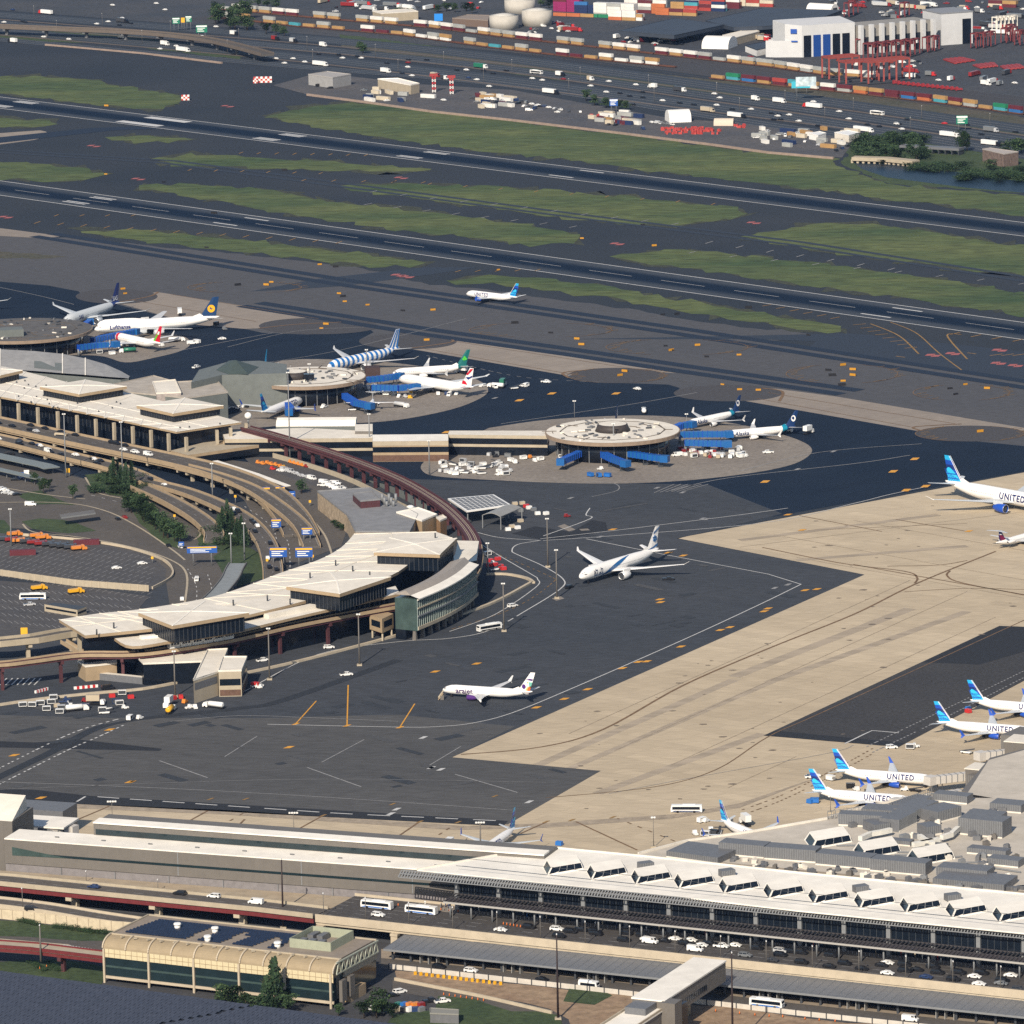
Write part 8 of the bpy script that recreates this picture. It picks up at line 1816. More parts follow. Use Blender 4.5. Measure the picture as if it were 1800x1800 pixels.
dkl = [G(-80, 1130, 8.5), G(0, 1128, 8.5), G(60, 1122, 8.5), G(115, 1112, 8.5), G(150, 1108, 8.5)]
road_deck('elevated_road', 'cream-sided departures road arriving at the near end of the curved terminal', 'elevated road', dkl, 9, thick=1.6, par=1.2, m_edge=M_pre, pier=22, pw=1.6)
dk7 = [G(112, 1128, 8.5), G(132, 1140, 7), G(148, 1152, 5.5)]
road_deck('stair', 'tan open stair coming down from the departures road at the terminal end', 'stairs', dk7, 3, m_road=M_pre, thick=.8, par=1.0, m_edge=M_tan, lanes=False)
for i in range(7): ln('w', [(0 + i * 10, 1204), (12 + i * 10, 1192)], .6, smooth=False)
for a, b in (((130, 1212), (172, 1208)), ((62, 1219), (84, 1213))):
 k = MB(); P = GP([a, b]); n = 9
 for i in range(n): p = P[0].lerp(P[1], (i + .5) / n); k.box((p.x, p.y, .6), ((P[1] - P[0]).length / n, .8, 1.2), math.atan2((P[1] - P[0]).y, (P[1] - P[0]).x), i % 2)
 tag(k.build('striped_barrier', [M_wht, M_redp], at=P[0]), 'red and white striped barrier on the road %s' % ('beside the maroon pillar' if a[0] < 100 else 'before the brown-based annex'), 'barrier')
# ------------------------------------------------------------ jet bridges
def bridge(label, pts, z=4.6, m=M_blue, w=2.9, cab=True):
 P = [G(x, y, z) for x, y in pts]; r = thing('jet_bridge', label, 'jet bridge', (P[0].x, P[0].y, 0))
 for i, (a, b) in enumerate(zip(P, P[1:])):
  k = MB(); k.beam(a, b, w + .25 * (i % 2), 2.9); t = k.build('tunnel', m, r); k = MB(); n = int((b - a).length / 2.2)
  for j in range(n + 1): p = a.lerp(b, j / max(1, n)); k.beam(p - (b - a).normalized() * .15, p + (b - a).normalized() * .15, w + .5, 3.2)
  k.build('rib', M_ub if m is M_blue else M_steel, t)
  c = a.lerp(b, .8); k = MB()
  for s in (-1, 1): k.box((c.x + s * .9, c.y, (z - 1.4) / 2), (.35, .35, z - 1.4))
  k.box((c.x, c.y, .5), (2.6, 1.2, 1)); k.build('support', M_dsteel, r)
 e = P[-1]; d = (P[-1] - P[-2]).normalized(); k = MB(); k.box((e.x + d.x, e.y + d.y, z), (4, 4, 3.3), math.atan2(d.y, d.x) + .3); k.build('cab', m, r)
 MB().cyl((P[0].x, P[0].y, 0), (P[0].x, P[0].y, z - 1), .7).build('rotunda_column', M_steel, r)
 return r
for l, p in (('blue jet bridge angled left before the front satellite', [(1027, 793), (1010, 801), (987, 811)]), ('blue jet bridge angled right before the front satellite', [(1055, 796), (1078, 807), (1098, 814)]), ('long blue jet bridge before the front satellite, rightmost below the roof', [(1103, 797), (1142, 803), (1166, 806)]), ('blue jet bridge reaching the upper white jet right of the front satellite', [(1180, 756), (1198, 748), (1213, 746)]), ('blue jet bridge with three tunnels leading to the nearest face-tailed jet', [(1195, 764), (1235, 763), (1278, 763)]), ('lowest blue jet bridge on the right of the front satellite', [(1205, 778), (1245, 779), (1276, 780)]),
    ('blue jet bridge leading to the shamrock-tailed jet', [(642, 668), (672, 665), (700, 661)]), ('blue jet bridge leading to the red-tailed wide jet', [(655, 681), (700, 682), (728, 680)]), ('empty blue jet bridge bent to the right below the middle satellite', [(606, 696), (625, 708), (648, 713)]), ('short blue jet bridge in the shade of the middle satellite', [(505, 712), (512, 720), (508, 724)]),
    ('blue jet bridge at the nose of the jumbo jet', [(162, 598), (200, 590), (236, 583)]), ('blue jet bridge at the nose of the green-nosed jet', [(138, 611), (170, 607), (200, 605)]), ('blue jet bridge at the nose of the navy-tailed jet', [(142, 578), (152, 570), (158, 566)])): bridge(l, p)
M_jb = mat('bridge_grey', (.50, .48, .45), .5, .08, .4)
for l, p in (('grey jet bridge from the gate block to the second nearest UNITED jet', [(1760, 1358), (1700, 1364), (1640, 1371)]), ('grey jet bridge to the nearest UNITED jet', [(1688, 1394), (1640, 1402), (1580, 1410)]), ('grey jet bridge cut by the right edge', [(1830, 1318), (1780, 1323), (1728, 1328)])): bridge(l, p, 5.5, M_jb)
bridge('white jet bridge folded back beside the grey entrance block', [(88, 1466), (108, 1462), (122, 1459)], 9, M_jb); bridge('white jet bridge standing behind the middle of the long concourse', [(470, 1492), (484, 1488), (494, 1484)], 9, M_jb); bridge('white jet bridge at the nose of the jet behind the concourse', [(880, 1512), (868, 1505), (858, 1500)], 9, M_jb)
bridge('white jet bridge at the jet by the corner of the pier roof', [(1372, 1482), (1350, 1478), (1335, 1472)], 5, M_jb)
# ------------------------------------------------------------ ramp equipment
_pm = {}
def proto(key, fn):
 if key not in _pm:
  parts = fn(); _pm[key] = [(o.name.split('.')[0], o.data) for o in parts]
  for o in parts: bpy.data.objects.remove(o)
 return _pm[key]
def put(key, fn, name, cat, p, rz, stem, group, one=False):
 ps = proto(key, fn)
 r = bpy.data.objects.new(name, None); COL.objects.link(r)
 for nm, me in ps: o = bpy.data.objects.new(nm, me); COL.objects.link(o); o.parent = r
 r.location = p; r.rotation_euler.z = rz; return series(r, stem, cat, group)
def wheels4(k, L, w, r): 
 for x in (-L / 2 + r * 1.3, L / 2 - r * 1.3):
  for s in (-1, 1): k.cyl((x, s * w / 2, r), (x, s * (w / 2 - .2), r), r, n=7)
def f_cart(c):
 def f():
  a = MB(); a.box((0, 0, 2.15), (3.4, 1.9, .15)); a.box((0, 0, .55), (3.4, 1.9, .2)); a.box((-1.62, 0, 1.35), (.15, 1.9, 1.5)); a.box((1.62, 0, 1.35), (.15, 1.9, 1.5)); a.box((0, .6, 1.35), (3.1, .12, 1.5)); o1 = a.build('body', vmat(c)); a = MB(); a.box((0, -.1, 1.3), (3.0, 1.3, 1.2)); o2 = a.build('load', M_dsteel); a = MB(); wheels4(a, 3.4, 1.8, .25); return [o1, o2, a.build('running_gear', M_black)]
 return f
def f_tug(c):
 def f():
  a = MB(); side([(-1.5, .3), (1.5, .3), (1.5, .95), (.1, 1.0), (-.1, 1.85), (-1.1, 1.85), (-1.2, .95), (-1.5, .95)], 1.6, a); o1 = a.build('body', vmat(c)); a = MB(); wheels4(a, 3, 1.6, .35); return [o1, a.build('running_gear', M_black)]
 return f
def f_loader(c):
 def f():
  a = MB(); a.beam((-3.2, 0, .8), (3.2, 0, 2.3), 1.0, .35); o1 = a.build('belt', M_dsteel); a = MB(); a.box((-.4, .1, .75), (4.4, 1.7, .6)); o2 = a.build('body', vmat(c)); a = MB(); wheels4(a, 4.4, 1.7, .35); return [o1, o2, a.build('running_gear', M_black)]
 return f
def f_cater(c):
 def f():
  a = MB(); a.box((-.8, 0, 3.4), (5.6, 2.4, 2.5)); o1 = a.build('lift_box', vmat(c)); a = MB(); side([(2.3, .6), (4, .6), (4, 1.6), (3.6, 2.5), (2.3, 2.5)], 2.3, a); o2 = a.build('cab', M_wht); a = MB(); a.box((0, 0, .75), (7.4, 1.4, .4)); a.beam((-2.6, 0, .9), (1.4, 0, 2.2), .4, .3); wheels4(a, 7, 2.2, .5); return [o1, o2, a.build('chassis', M_black)]
 return f
def f_tank(c):
 def f():
  a = MB(); a.rings([ring(x, 1.9, 1.2 * q, 1.1 * q, 12) for x, q in ((-4.6, .6), (-4.3, 1), (2.2, 1), (2.5, .6))]); o1 = a.build('tank', vmat(c)); a = MB(); side([(2.7, .5), (5, .5), (5, 1.5), (4.3, 2.4), (2.7, 2.5)], 2.3, a); o2 = a.build('cab', M_wht); a = MB(); a.box((0, 0, .75), (9.4, 1.2, .4)); wheels4(a, 9, 2.3, .5); return [o1, o2, a.build('chassis', M_black)]
 return f
def f_bin(c):
 def f(): a = MB(); a.box((0, 0, .85), (2.6, 1.8, 1.6), taper=.92); o = a.build('box', vmat(c)); a = MB(); a.box((0, 0, .08), (2.7, 1.9, .14)); return [o, a.build('pallet', M_dsteel)]
 return f
def f_dump(c):
 def f():
  a = MB(); side([(-3.4, 1.1), (1.0, 1.1), (1.4, 2.5), (-3.2, 2.4)], 2.4, a); o1 = a.build('tipper_body', vmat(c)); a = MB(); side([(1.6, .6), (4, .6), (4, 1.7), (2.9, 1.8), (2.6, 2.8), (1.6, 2.8)], 2.3, a); o2 = a.build('cab', vmat(c)); a = MB(); a.box((0, 0, .8), (7, 1.2, .4)); wheels4(a, 7, 2.3, .5); return [o1, o2, a.build('chassis', M_black)]
 return f
FN = {'c': (f_cart, 'baggage_cart', 'baggage cart'), 't': (f_tug, 'baggage_tug', 'tug'), 'l': (f_loader, 'belt_loader', 'belt loader'), 'h': (f_cater, 'catering_truck', 'catering truck'), 'f': (f_tank, 'fuel_truck', 'fuel truck'), 'b': (f_bin, 'cargo_bin', 'cargo bin'), 'd': (f_dump, 'tipper_truck', 'tipper truck')}
def gse(s, place, rz=None):
 for kd, c, x, y in parse(s):
  fn, nm, cat = FN[kd]; put(kd + c, fn(c), nm, cat, G(x, y), rnd.uniform(0, 6.28) if rz is None else rz + rnd.uniform(-.2, .2), '%s %s %s' % (VC[c][0], cat, place), 'ramp equipment ' + place)
def many(kinds, x0, x1, y0, y1, n): return ' '.join('%s%d,%d' % (rnd.choice(kinds), rnd.randint(x0, x1), rnd.randint(y0, y1)) for _ in range(n))
gse('cw40,1243 cw57,1243 cw71,1240 cw82,1250 cw90,1238 cw105,1255 cb111,1242 tw121,1240 cw135,1248 bm100,1243 cw94,1230 tb118,1232 fw135,1250 cb150,1246 lw190,1248 hm167,1240 cw180,1252 cw210,1240 tw220,1246 be197,1226 be230,1228 cw215,1222 cb205,1238 tr150,1234 bs180,1236 lw185,1255 cs108,1248', 'at the service road bend', .1)
gse('hw296,1243 fy300,1252 tw332,1246 fw376,1245 be305,1230 be318,1228 to325,1236 tw343,1246 tk292,1190 ce449,1208 tw456,1210', 'beside the gate stub')
gse('cw228,1266 tw246,1264', 'alone on the service road'); 
gse(many(['cw', 'cw', 'cs', 'tw', 'lw', 'ts', 'bw'], 770, 905, 812, 836, 46), 'below the connector')
gse(many(['cw', 'cw', 'bs', 'tk', 'cg'], 850, 905, 790, 806, 12), 'under the connector windows')
gse(many(['cw', 'cw', 'bw', 'cs', 'br', 'cm'], 1196, 1305, 790, 806, 34) + ' cw1284,806 cw1300,805 cw1257,803 tw1310,804', 'right of the front satellite')
gse('hw1383,762 hw1421,763 fw1132,726 cu1038,838 cu1053,839 cu1068,839 tw1055,826 lk1145,816 tb1040,811 cm1100,812 cw920,808 tw940,812 to930,806 cw950,810 cw905,815', 'around the front satellite')
gse(many(['cw', 'ts', 'lk', 'cw', 'bw', 'tw', 'cg', 'by'], 640, 740, 684, 700, 16) + ' hw811,657 fs705,716 lw640,722 lw620,722 tb785,694 ch657,682 bm610,700 bm545,705 by600,700 by590,702 hw480,705 bm490,706 tw570,716'.replace(' ch', ' cw'), 'around the middle satellite')
gse('fn225,620 hw316,555 cw175,622 cw197,624 cw148,620 tw210,612 lw205,612 tg395,580 ck380,572 fw310,601 cw345,604 tw284,609', 'around the dark satellite')
gse('fw872,682 hn884,680 lw905,684 tw870,682 cw925,680', 'beyond the middle satellite')
gse('hw1310,1451 cu1432,1412 bu1424,1412 tw1241,1445 cw1233,1446 lw1265,1466 ck1255,1468 tw1222,1468 cw1240,1470 cw1460,1372 ck1495,1386 tw1505,1390 be1702,1253 bu1702,1249 cw1600,1317 tw1610,1314 lk1610,1392 tw1590,1390 ty1660,1374 lw1700,1325 ty1750,1330 bu983,1486 tw1250,1462', 'at the right-hand gates')
gse('lw57,1438 tw50,1441 lw412,1466 tw425,1466 fw808,1494 hw790,1494 cw200,1452 tw420,1462', 'behind the long concourse')
gse('be870,995 be862,988 be880,998 be875,985 cw857,977 tw868,992 lw870,1003 be885,1002 be860,996', 'beside the glass hall', .5)
gse('bm905,888 bm918,887 bw930,895 bw945,905 bg915,900 be925,892 bg938,898 bw960,905 tr997,909 bw893,933 bm900,928 bm915,918 bw910,930', 'beside the arched shed', .4)
gse(' '.join('d%s%d,%d' % (rnd.choice('oddr'), x, y) for x, y in [(8 + 13 * i, 952 + i * 1.6) for i in range(11)]).replace('.0', '') + ' do25,943 do65,946 do75,949', 'in the left car park row', .2)
gse('dy68,1038 dy133,1044', 'in the lower left car park', .3); gse('to455,815 to463,817 to471,816 to478,818 to486,819 te480,826 to494,822 ty500,824 to512,814 to519,816 to526,818 to533,820 tr540,822 to505,828', 'in the lot by the white walkway', -.5)
for q in ((152, 958, 'maroon', .1), (40, 976, 'maroon', .1)): container(q[2], G(q[0], q[1]), q[3], 0, 12.2, 'maroon container standing in the left car park', 'containers of the car park')
def cabin(col, p, rz, z, L, label, group):
 o = bpy.data.objects.new('site_cabin', cont_mesh(col, L)); COL.objects.link(o); o.location = (p[0], p[1], z); o.rotation_euler.z = rz; o.scale = (1, 1.1, 1.05)
 return series(o, '%s site cabin in the maintenance yard' % col, 'cabin', group)
yc = ['white', 'grey', 'cream', 'maroon', 'grey', 'tan', 'cream', 'white', 'navy', 'white']
for i in range(74): cabin(rnd.choice(yc), G(*rnd.choice([(rnd.randint(620, 760), rnd.randint(158, 180)), (rnd.randint(840, 900), rnd.randint(168, 190)), (rnd.randint(1040, 1130), rnd.randint(200, 220)), (rnd.randint(1330, 1490), rnd.randint(228, 262)), (rnd.randint(1320, 1500), rnd.randint(232, 258))])), rt_ang + rnd.uniform(-.5, .3), 0, rnd.choice([6, 8, 12.2]), 'container or cabin in the maintenance yard', 'site cabins of the yard')
# red barrier heap in the yard: each a low plastic block
for i in range(90):
 x, y = (rnd.randint(1165, 1265), rnd.randint(226, 236)) if i < 74 else (rnd.randint(1040, 1065), rnd.randint(203, 208)) if i < 82 else (rnd.randint(1285, 1308), rnd.randint(219, 226))
 def fb(): a = MB(); side([(-1.5, 0), (1.5, 0), (1.3, .5), (1.3, 1.6), (-1.3, 1.6), (-1.3, .5)], 1.2, a); return [a.build('block', mat('barrier_red', (.42, .055, .045), .5))]
 put('bar', fb, 'plastic_barrier', 'barrier', G(x, y), rnd.uniform(0, 3), 'red plastic barrier in the heap of the maintenance yard', 'red plastic barriers')
# ------------------------------------------------------------ lamp posts and masts
def lamp(px, py, top, label, m=M_pan, heads=4, z=0.0, group='apron floodlights', base=True):
 p = G(px, py, z); h = ZT(p, top) - z; r = thing('light_mast', None, 'light mast', (p.x, p.y, z)); series(r, label, 'light mast', group)
 MB().cyl(p, p + VZ(h), .42 if h > 12 else .16, .22 if h > 12 else .1, n=7).build('pole', m, r)
 k = MB()
 if heads > 1:
  k.box((p.x, p.y, z + h), (heads * .9, .3, .3))
  for i in range(heads): k.box((p.x + (i - heads / 2 + .5) * .95, p.y - .35, z + h + .15), (.7, .6, .55))
 else: k.box((p.x, p.y - .7, z + h), (.35, 1.5, .22))
 k.build('lamp_head', mat('lamp_white', (.7, .7, .68), .4), r)
 if base: MB().box((p.x, p.y, z + .35), (2.2, 2.2, .7)).build('plinth', M_pre, r)
for x, y, t in ((963, 997, 912), (979, 1052, 967), (886, 1110, 1026), (632, 1170, 1080), (474, 1195, 1105), (308, 1225, 1145), (1149, 1490, 1437), (1460, 1430, 1400)): lamp(x, y, t, 'tall grey floodlight mast on the open apron', heads=2)
for x, y, t in ((198, 1458, 1409), (517, 1478, 1429), (845, 1504, 1446)): lamp(x, y, t, 'floodlight mast with four white heads behind the long concourse')
for x, y, t in ((498, 1632, 1509), (981, 1792, 1641), (1288, 1845, 1673)): lamp(x, y, t, 'very tall dark mast in front of the terminal', mat('mast_brown', (.03, .02, .02), .6), 1, group='dark masts')
for x, y, t in ((116, 840, 728), (216, 852, 742), (407, 1000, 938), (430, 985, 920), (510, 810, 655), (1079, 805, 745), (20, 960, 895), (374, 880, 815), (650, 800, 728), (545, 700, 640), (858, 1010, 955), (755, 835, 775), (1010, 735, 705), (1207, 755, 728), (645, 655, 615)): lamp(x, y, t, 'slim grey lamp mast among the terminal roads and satellites', M_steel, 2, group='lamp masts of the roads', base=False)
for x in (569, 643, 719, 796, 874, 950, 1029, 1107, 1187, 1267, 1347, 1428, 1510, 1592, 1675, 1759): y = 1604 + (x - 550) * .108 + 6; lamp(x, y, y - 43, 'lamp post on the near parapet of the departures deck', M_pan, 1, ZD, 'deck lamp posts', False)
for x, y, t in ((40, 1600, 1560), (72, 1690, 1625), (152, 1560, 1530), (278, 1577, 1545)): lamp(x, y, t, 'thin lamp post beside the red-girdered road', M_pan, 1, 4, 'road lamp posts', False)
for x, y in [(i * 120 + 60, 34 + i * 13.5) for i in range(15)] + [(i * 150 + 100, 60 + i * 17) for i in range(11)]: lamp(x, y, y - 24, 'lamp mast of the far highway', M_pan, 1, 0, 'highway lamp masts', False)
# ------------------------------------------------------------ direction signs over the roads
for x, y, t, w, h, l in ((467, 878, 856, 4.6, 4, 'left one of the first pair of blue signs over the flyover'), (493, 876, 855, 4.6, 4, 'right one of the first pair of blue signs over the flyover'), (514, 880, 863, 3, 3, 'small blue sign right of the first pair'), (486, 937, 912, 4.6, 4.2, 'single blue sign between the two pairs of signs'), (540, 955, 927, 5, 3.4, 'blue sign above the grey road next to the stone building'), (490, 1000, 962, 8, 4.6, 'left one of the nearest pair of blue signs'), (535, 1000, 962, 8, 4.6, 'right one of the nearest pair of blue signs'), (356, 995, 960, 14, 3.2, 'wide blue gantry sign across the road below the trees'), (319, 965, 952, 2.6, 2, 'small blue sign at the tip of the hedge'), (37, 840, 830, 3.2, 3.4, 'blue board in the bus lanes at left')): signboard('direction_sign', l, 'sign', x, y, t, w, h, M_sbl, m2=M_sye if w > 4 else None); p = G(x, y)
lgs = MB()
signboard('direction_sign', 'wide yellow direction sign over the left roadway', 'sign', 222, 812, 793, 8, 3.4, M_sye); signboard('direction_sign', 'white board beside the blue one in the bus lanes', 'sign', 47, 838, 826, 2.6, 3.4, M_wht); signboard('direction_sign', 'yellow sign at the lower left before the curved terminal', 'sign', 43, 1125, 1103, 3, 3.2, M_sye); signboard('direction_sign', 'yellow and white sign near the bend at left', 'sign', 120, 838, 823, 1.8, 2.2, M_sye)
for x, y, t in ((440, 858, 846), (414, 885, 870), (465, 895, 880), (313, 900, 888), (307, 915, 904), (473, 948, 935), (545, 890, 879), (268, 990, 978), (470, 1000, 982), (550, 990, 975), (313, 818, 806)):
 o = signboard('warning_sign', None, 'sign', x, y, t, 1.1, 1.2, M_sye, (0,)); series(o, 'small yellow warning sign on a post beside the terminal roads', 'sign', 'yellow warning signs')
# taxiway signs
def f_sg(): a = MB(); a.box((0, 0, .8), (3.6, .5, 1.3)); b = a.build('panel', mat('sign_amber', (.45, .22, .02), .5)); a = MB(); a.box((0, .35, .8), (3.7, .2, 1.4)); a.box((-1, 0, .1), (.2, .3, .3)); return [b, a.build('backing', M_black)]
def f_sb(): a = MB(); a.box((0, 0, .8), (4.2, .5, 1.4)); b = a.build('panel', M_black); a = MB(); a.box((-1, 0, .1), (.2, .3, .3)); return [b, a.build('foot', M_dsteel)]
for f, key, s, nm in ((f_sg, 'sgy', [(596, 517), (606, 531), (646, 537), (573, 571), (468, 502), (477, 497), (565, 578), (1022, 607), (1226, 608), (1299, 625), (1499, 651), (1499, 661), (1300, 686), (1735, 684), (1270, 677), (1482, 643), (1482, 671), (1723, 760), (1098, 654), (1090, 661), (761, 546), (1180, 617), (1697, 677), (186, 307), (1023, 420), (187, 187), (1150, 433), (876, 475), (216, 509), (220, 517), (562, 466), (750, 599), (1333, 687), (1014, 597)], 'yellow taxiway sign by the holding circles'),
      (f_sb, 'sgb', [(603, 522), (708, 547), (905, 569), (968, 586), (1170, 609), (1242, 628), (1456, 652), (1463, 661), (1670, 684), (1680, 694), (418, 502), (590, 470), (363, 436), (1421, 590), (1316, 542), (1190, 553), (288, 321), (1180, 617), (1480, 678), (1130, 396), (500, 300), (376, 376), (1165, 554), (920, 520)], 'black-backed taxiway sign by the holding circles')):
 for x, y in s: put(key, f, 'taxiway_sign', 'sign', G(x, y), rnd.uniform(-.6, .6), nm, 'taxiway signs').scale = (rnd.uniform(.55, 1),) * 3
# boarding stairs at the open-apron jet
st_ = thing('boarding_stairs', 'tan boarding stairs leading up to the nose of the lone purple-engined jet', 'boarding stairs', G(772, 1229)); a, b = G(771, 1229, .3), G(779, 1218, 3.0)
MB().beam(a, b, 1.6, .4).build('steps', M_tan, st_); k = MB(); d = (b - a).normalized(); n = Vector((-d.y, d.x, 0)).normalized()
for s in (-1, 1): k.beam(a + n * s * .8 + VZ(.9), b + n * s * .8 + VZ(.9), .1, .5)
k.build('handrail', M_pre, st_); MB().box(tuple(a.lerp(b, .75) - VZ(1.2)), (1.5, 1.5, 2)).build('base', M_pan, st_)
# traffic cones and small clutter at the works in front
def f_cone(): a = MB(); a.cyl((0, 0, 0), (0, 0, .95), .32, .06, n=7); o = a.build('cone', M_orgp); a = MB(); a.box((0, 0, .04), (.7, .7, .08)); return [o, a.build('base', M_black)]
for x, y in [(780 + i * 10, 1749 + i * 1.5) for i in range(8)] + [(700 + i * 15, 1592 + i * 1.6) for i in range(8)] + [(885 + i * 6, 1625 + i) for i in range(6)] + [(1258, 1778), (1300, 1782), (1327, 1785), (1352, 1787), (1376, 1788), (1415, 1792), (1440, 1794), (1468, 1796), (70, 1703), (82, 1700)]:
 put('cone', f_cone, 'traffic_cone', 'cone', G(x, y, ZD if y < 1640 else .1), 0, 'orange traffic cone ' + ('on the departures deck' if y < 1640 else 'at the road works'), 'traffic cones')
for i in range(16): put('by', f_bin('y'), 'site_post', 'barrier', G(730 + i * 10, 1714 + i * 1.2), rnd.random(), 'small yellow site barrier on the bare earth', 'yellow site barriers').scale = (.35, .35, .8)
for i, c in enumerate('nuoormkwbg'): put('b' + c, f_bin(c), 'material_pile', 'crate', G(700 + (i % 5) * 10, 1770 + (i // 5) * 8), rnd.random(), VC[c][0] + ' stack of building material beside the hut', 'building material')
# ------------------------------------------------------------ people on the terminal pavements
def f_per(c):
 def f():
  a = MB(); n = 8
  def rg(x, y, z, rx, ry): return [(x + rx * math.cos(2 * math.pi * i / n), y + ry * math.sin(2 * math.pi * i / n), z) for i in range(n)]
  a.rings([rg(0, 0, .82, .17, .13), rg(0, 0, 1.0, .16, .12), rg(0, 0, 1.25, .2, .13), rg(0, 0, 1.42, .21, .12), rg(0, 0, 1.5, .07, .07), rg(0, .01, 1.56, .07, .08), rg(0, .01, 1.66, .095, .11), rg(0, 0, 1.76, .06, .07)])
  for s in (-1, 1):
   a.rings([rg(s * .1, .06 * s, 0, .055, .09), rg(s * .1, .03 * s, .45, .065, .07), rg(s * .09, 0, .86, .1, .1)]); a.rings([rg(s * .28, .05, .78, .04, .04), rg(s * .26, 0, 1.1, .045, .05), rg(s * .2, 0, 1.42, .06, .06)])
  return [a.build('body', vmat(c))]
 return f
for i in range(64):
 t = rnd.uniform(30, 245); p = dA + nA * rnd.uniform(24.5, 29) + tA * t; c = rnd.choice('kbgwremdu'); p.z = ZD + .18
 put('per' + c, f_per(c), 'person', 'person', p, rnd.uniform(0, 6), 'person in %s clothes on the pavement before the glass front' % VC[c][0], 'people on the pavement')
# ------------------------------------------------------------ trees
M_lf = [mat('leaf_dark', (.014, .034, .014), .8, .3, 1), mat('leaf_mid', (.030, .060, .022), .8, .3, 1), mat('leaf_light', (.055, .090, .032), .8, .3, 1)]
M_bk = mat('bark', (.06, .045, .03), .9, .2, 2)
_tm = {}
def tree_mesh(kind, v):
 if (kind, v) in _tm: return _tm[(kind, v)]
 r = random.Random(v * 7 + len(kind)); k = MB(); lobes = []
 if kind == 'conifer':
  for i in range(26): z = .1 + .88 * i / 26; q = .32 * (1 - z) ** .8 + .02; a = i * 2.4; lobes.append((math.cos(a) * q * .55, math.sin(a) * q * .55, z, q * .75, .07))
  n = 900
 elif kind == 'bush':
  for i in range(9): lobes.append((r.uniform(-.35, .35), r.uniform(-.35, .35), r.uniform(.25, .6), r.uniform(.2, .34), r.uniform(.2, .34)))
  n = 620
 else:
  for i in range(15): a, q = r.uniform(0, 6.28), r.uniform(0, .3); lobes.append((math.cos(a) * q, math.sin(a) * q, r.uniform(.36, .84), r.uniform(.12, .24), r.uniform(.10, .17)))
  n = 900
 for i in range(n):
  lx, ly, lz, lr, lh = lobes[r.randrange(len(lobes))]; u = Vector((r.gauss(0, 1), r.gauss(0, 1), r.gauss(0, 1))).normalized() * r.uniform(.6, 1.08)
  c = Vector((lx + u.x * lr, ly + u.y * lr, lz + u.z * lh)); d = Vector((r.gauss(0, 1), r.gauss(0, 1), r.gauss(0, .6))).normalized(); e = d.orthogonal().normalized(); s = r.uniform(.018, .045)
  if kind == 'conifer': d = (Vector((c.x, c.y, -.12))).normalized(); e = d.orthogonal().normalized(); s *= .85
  k.add([c - d * s - e * s * .6, c + d * s - e * s * .5, c + d * s * .8 + e * s * .6, c - d * s + e * s * .5], [(0, 1, 2, 3)], r.choice([0, 0, 1, 1, 2]) if kind != 'conifer' else r.choice([0, 0, 0, 1]))
 cr_ = k.build('crown', M_lf); k = MB(); h = .5 if kind == 'round' else (.9 if kind == 'conifer' else .3)
 k.cyl((0, 0, 0), (0, 0, h), .028, .01, n=6)
 for i in range(5):
  z = h * r.uniform(.5, .95); a = r.uniform(0, 6.28); k.cyl((0, 0, z), (math.cos(a) * .2, math.sin(a) * .2, z + .16), .012, .004, n=5)
 t = k.build('trunk', M_bk); _tm[(kind, v)] = (cr_.data, t.data); bpy.data.objects.remove(cr_); bpy.data.objects.remove(t); return _tm[(kind, v)]
def tree(kind, px, py, h, w, place, group):
 a, b = tree_mesh(kind, rnd.randrange(4)); nm = {'conifer': 'conifer_tree', 'bush': 'shrub', 'round': 'leafy_tree'}[kind]
 r = bpy.data.objects.new(nm, None); COL.objects.link(r); r.location = G(px, py); r.rotation_euler.z = rnd.uniform(0, 6)
 for n_, me in (('crown', a), ('trunk', b)): o = bpy.data.objects.new(n_, me); COL.objects.link(o); o.parent = r; o.scale = (w, w, h)
 return series(r, '%s %s' % ({'conifer': 'dark conifer', 'bush': 'low green shrub', 'round': 'leafy green tree'}[kind], place), 'tree' if kind != 'bush' else 'shrub', group)
tree('conifer', 484, 1778, 19, 15, 'standing against the station glass', 'trees by the station'); tree('conifer', 470, 1780, 13, 12, 'standing against the station glass', 'trees by the station')
for x, y, h, w in ((408, 1772, 9, 14), (388, 1768, 8, 11), (432, 1776, 7, 10), (505, 1782, 8, 9), (455, 1780, 6, 9), (595, 1787, 5, 5), (672, 1782, 9, 11), (662, 1790, 8, 10), (690, 1790, 6, 8), (500, 1765, 6, 8), (640, 1790, 7, 9)): tree('round', x, y, h, w, 'between the station and the solar car park', 'trees by the station')
for i in range(7): tree('bush', 35 + i * 5, 1621 + i, 2.2, 3, 'in the hedge under the ramp wall', 'hedges under the ramp'); 
for i in range(12): tree('bush', 95 + i * 8, 1632 + i * 1.1, 2.4 + .4 * (i % 3), 3, 'in the planted bank under the ramp wall', 'hedges under the ramp')
for i in range(6): tree('bush', 60 + i * 9, 1695 + (i % 3) * 6, 2, 4, 'on the bank below the train guideway', 'shrubs under the guideway')
cl = 'in the dark clump inside the road loop'
for x, y, h in ((200, 850, 13), (207, 846, 11), (232, 858, 14), (222, 855, 12), (214, 852, 10), (195, 848, 9)): tree('conifer', x, y, h, 8, cl, 'clump inside the loop')
for i in range(20): tree('bush', 165 + rnd.uniform(0, 95), 850 + rnd.uniform(-6, 22), rnd.uniform(4, 6.5), rnd.uniform(7, 11), cl, 'clump inside the loop')
for i in range(24):
 f = i / 23; tree('round', 230 + 82 * f + rnd.uniform(-8, 8), 892 + 62 * f + rnd.uniform(-4, 6), rnd.uniform(8, 12), rnd.uniform(8, 11), 'in the long row beside the approach road', 'tree row by the approach road')
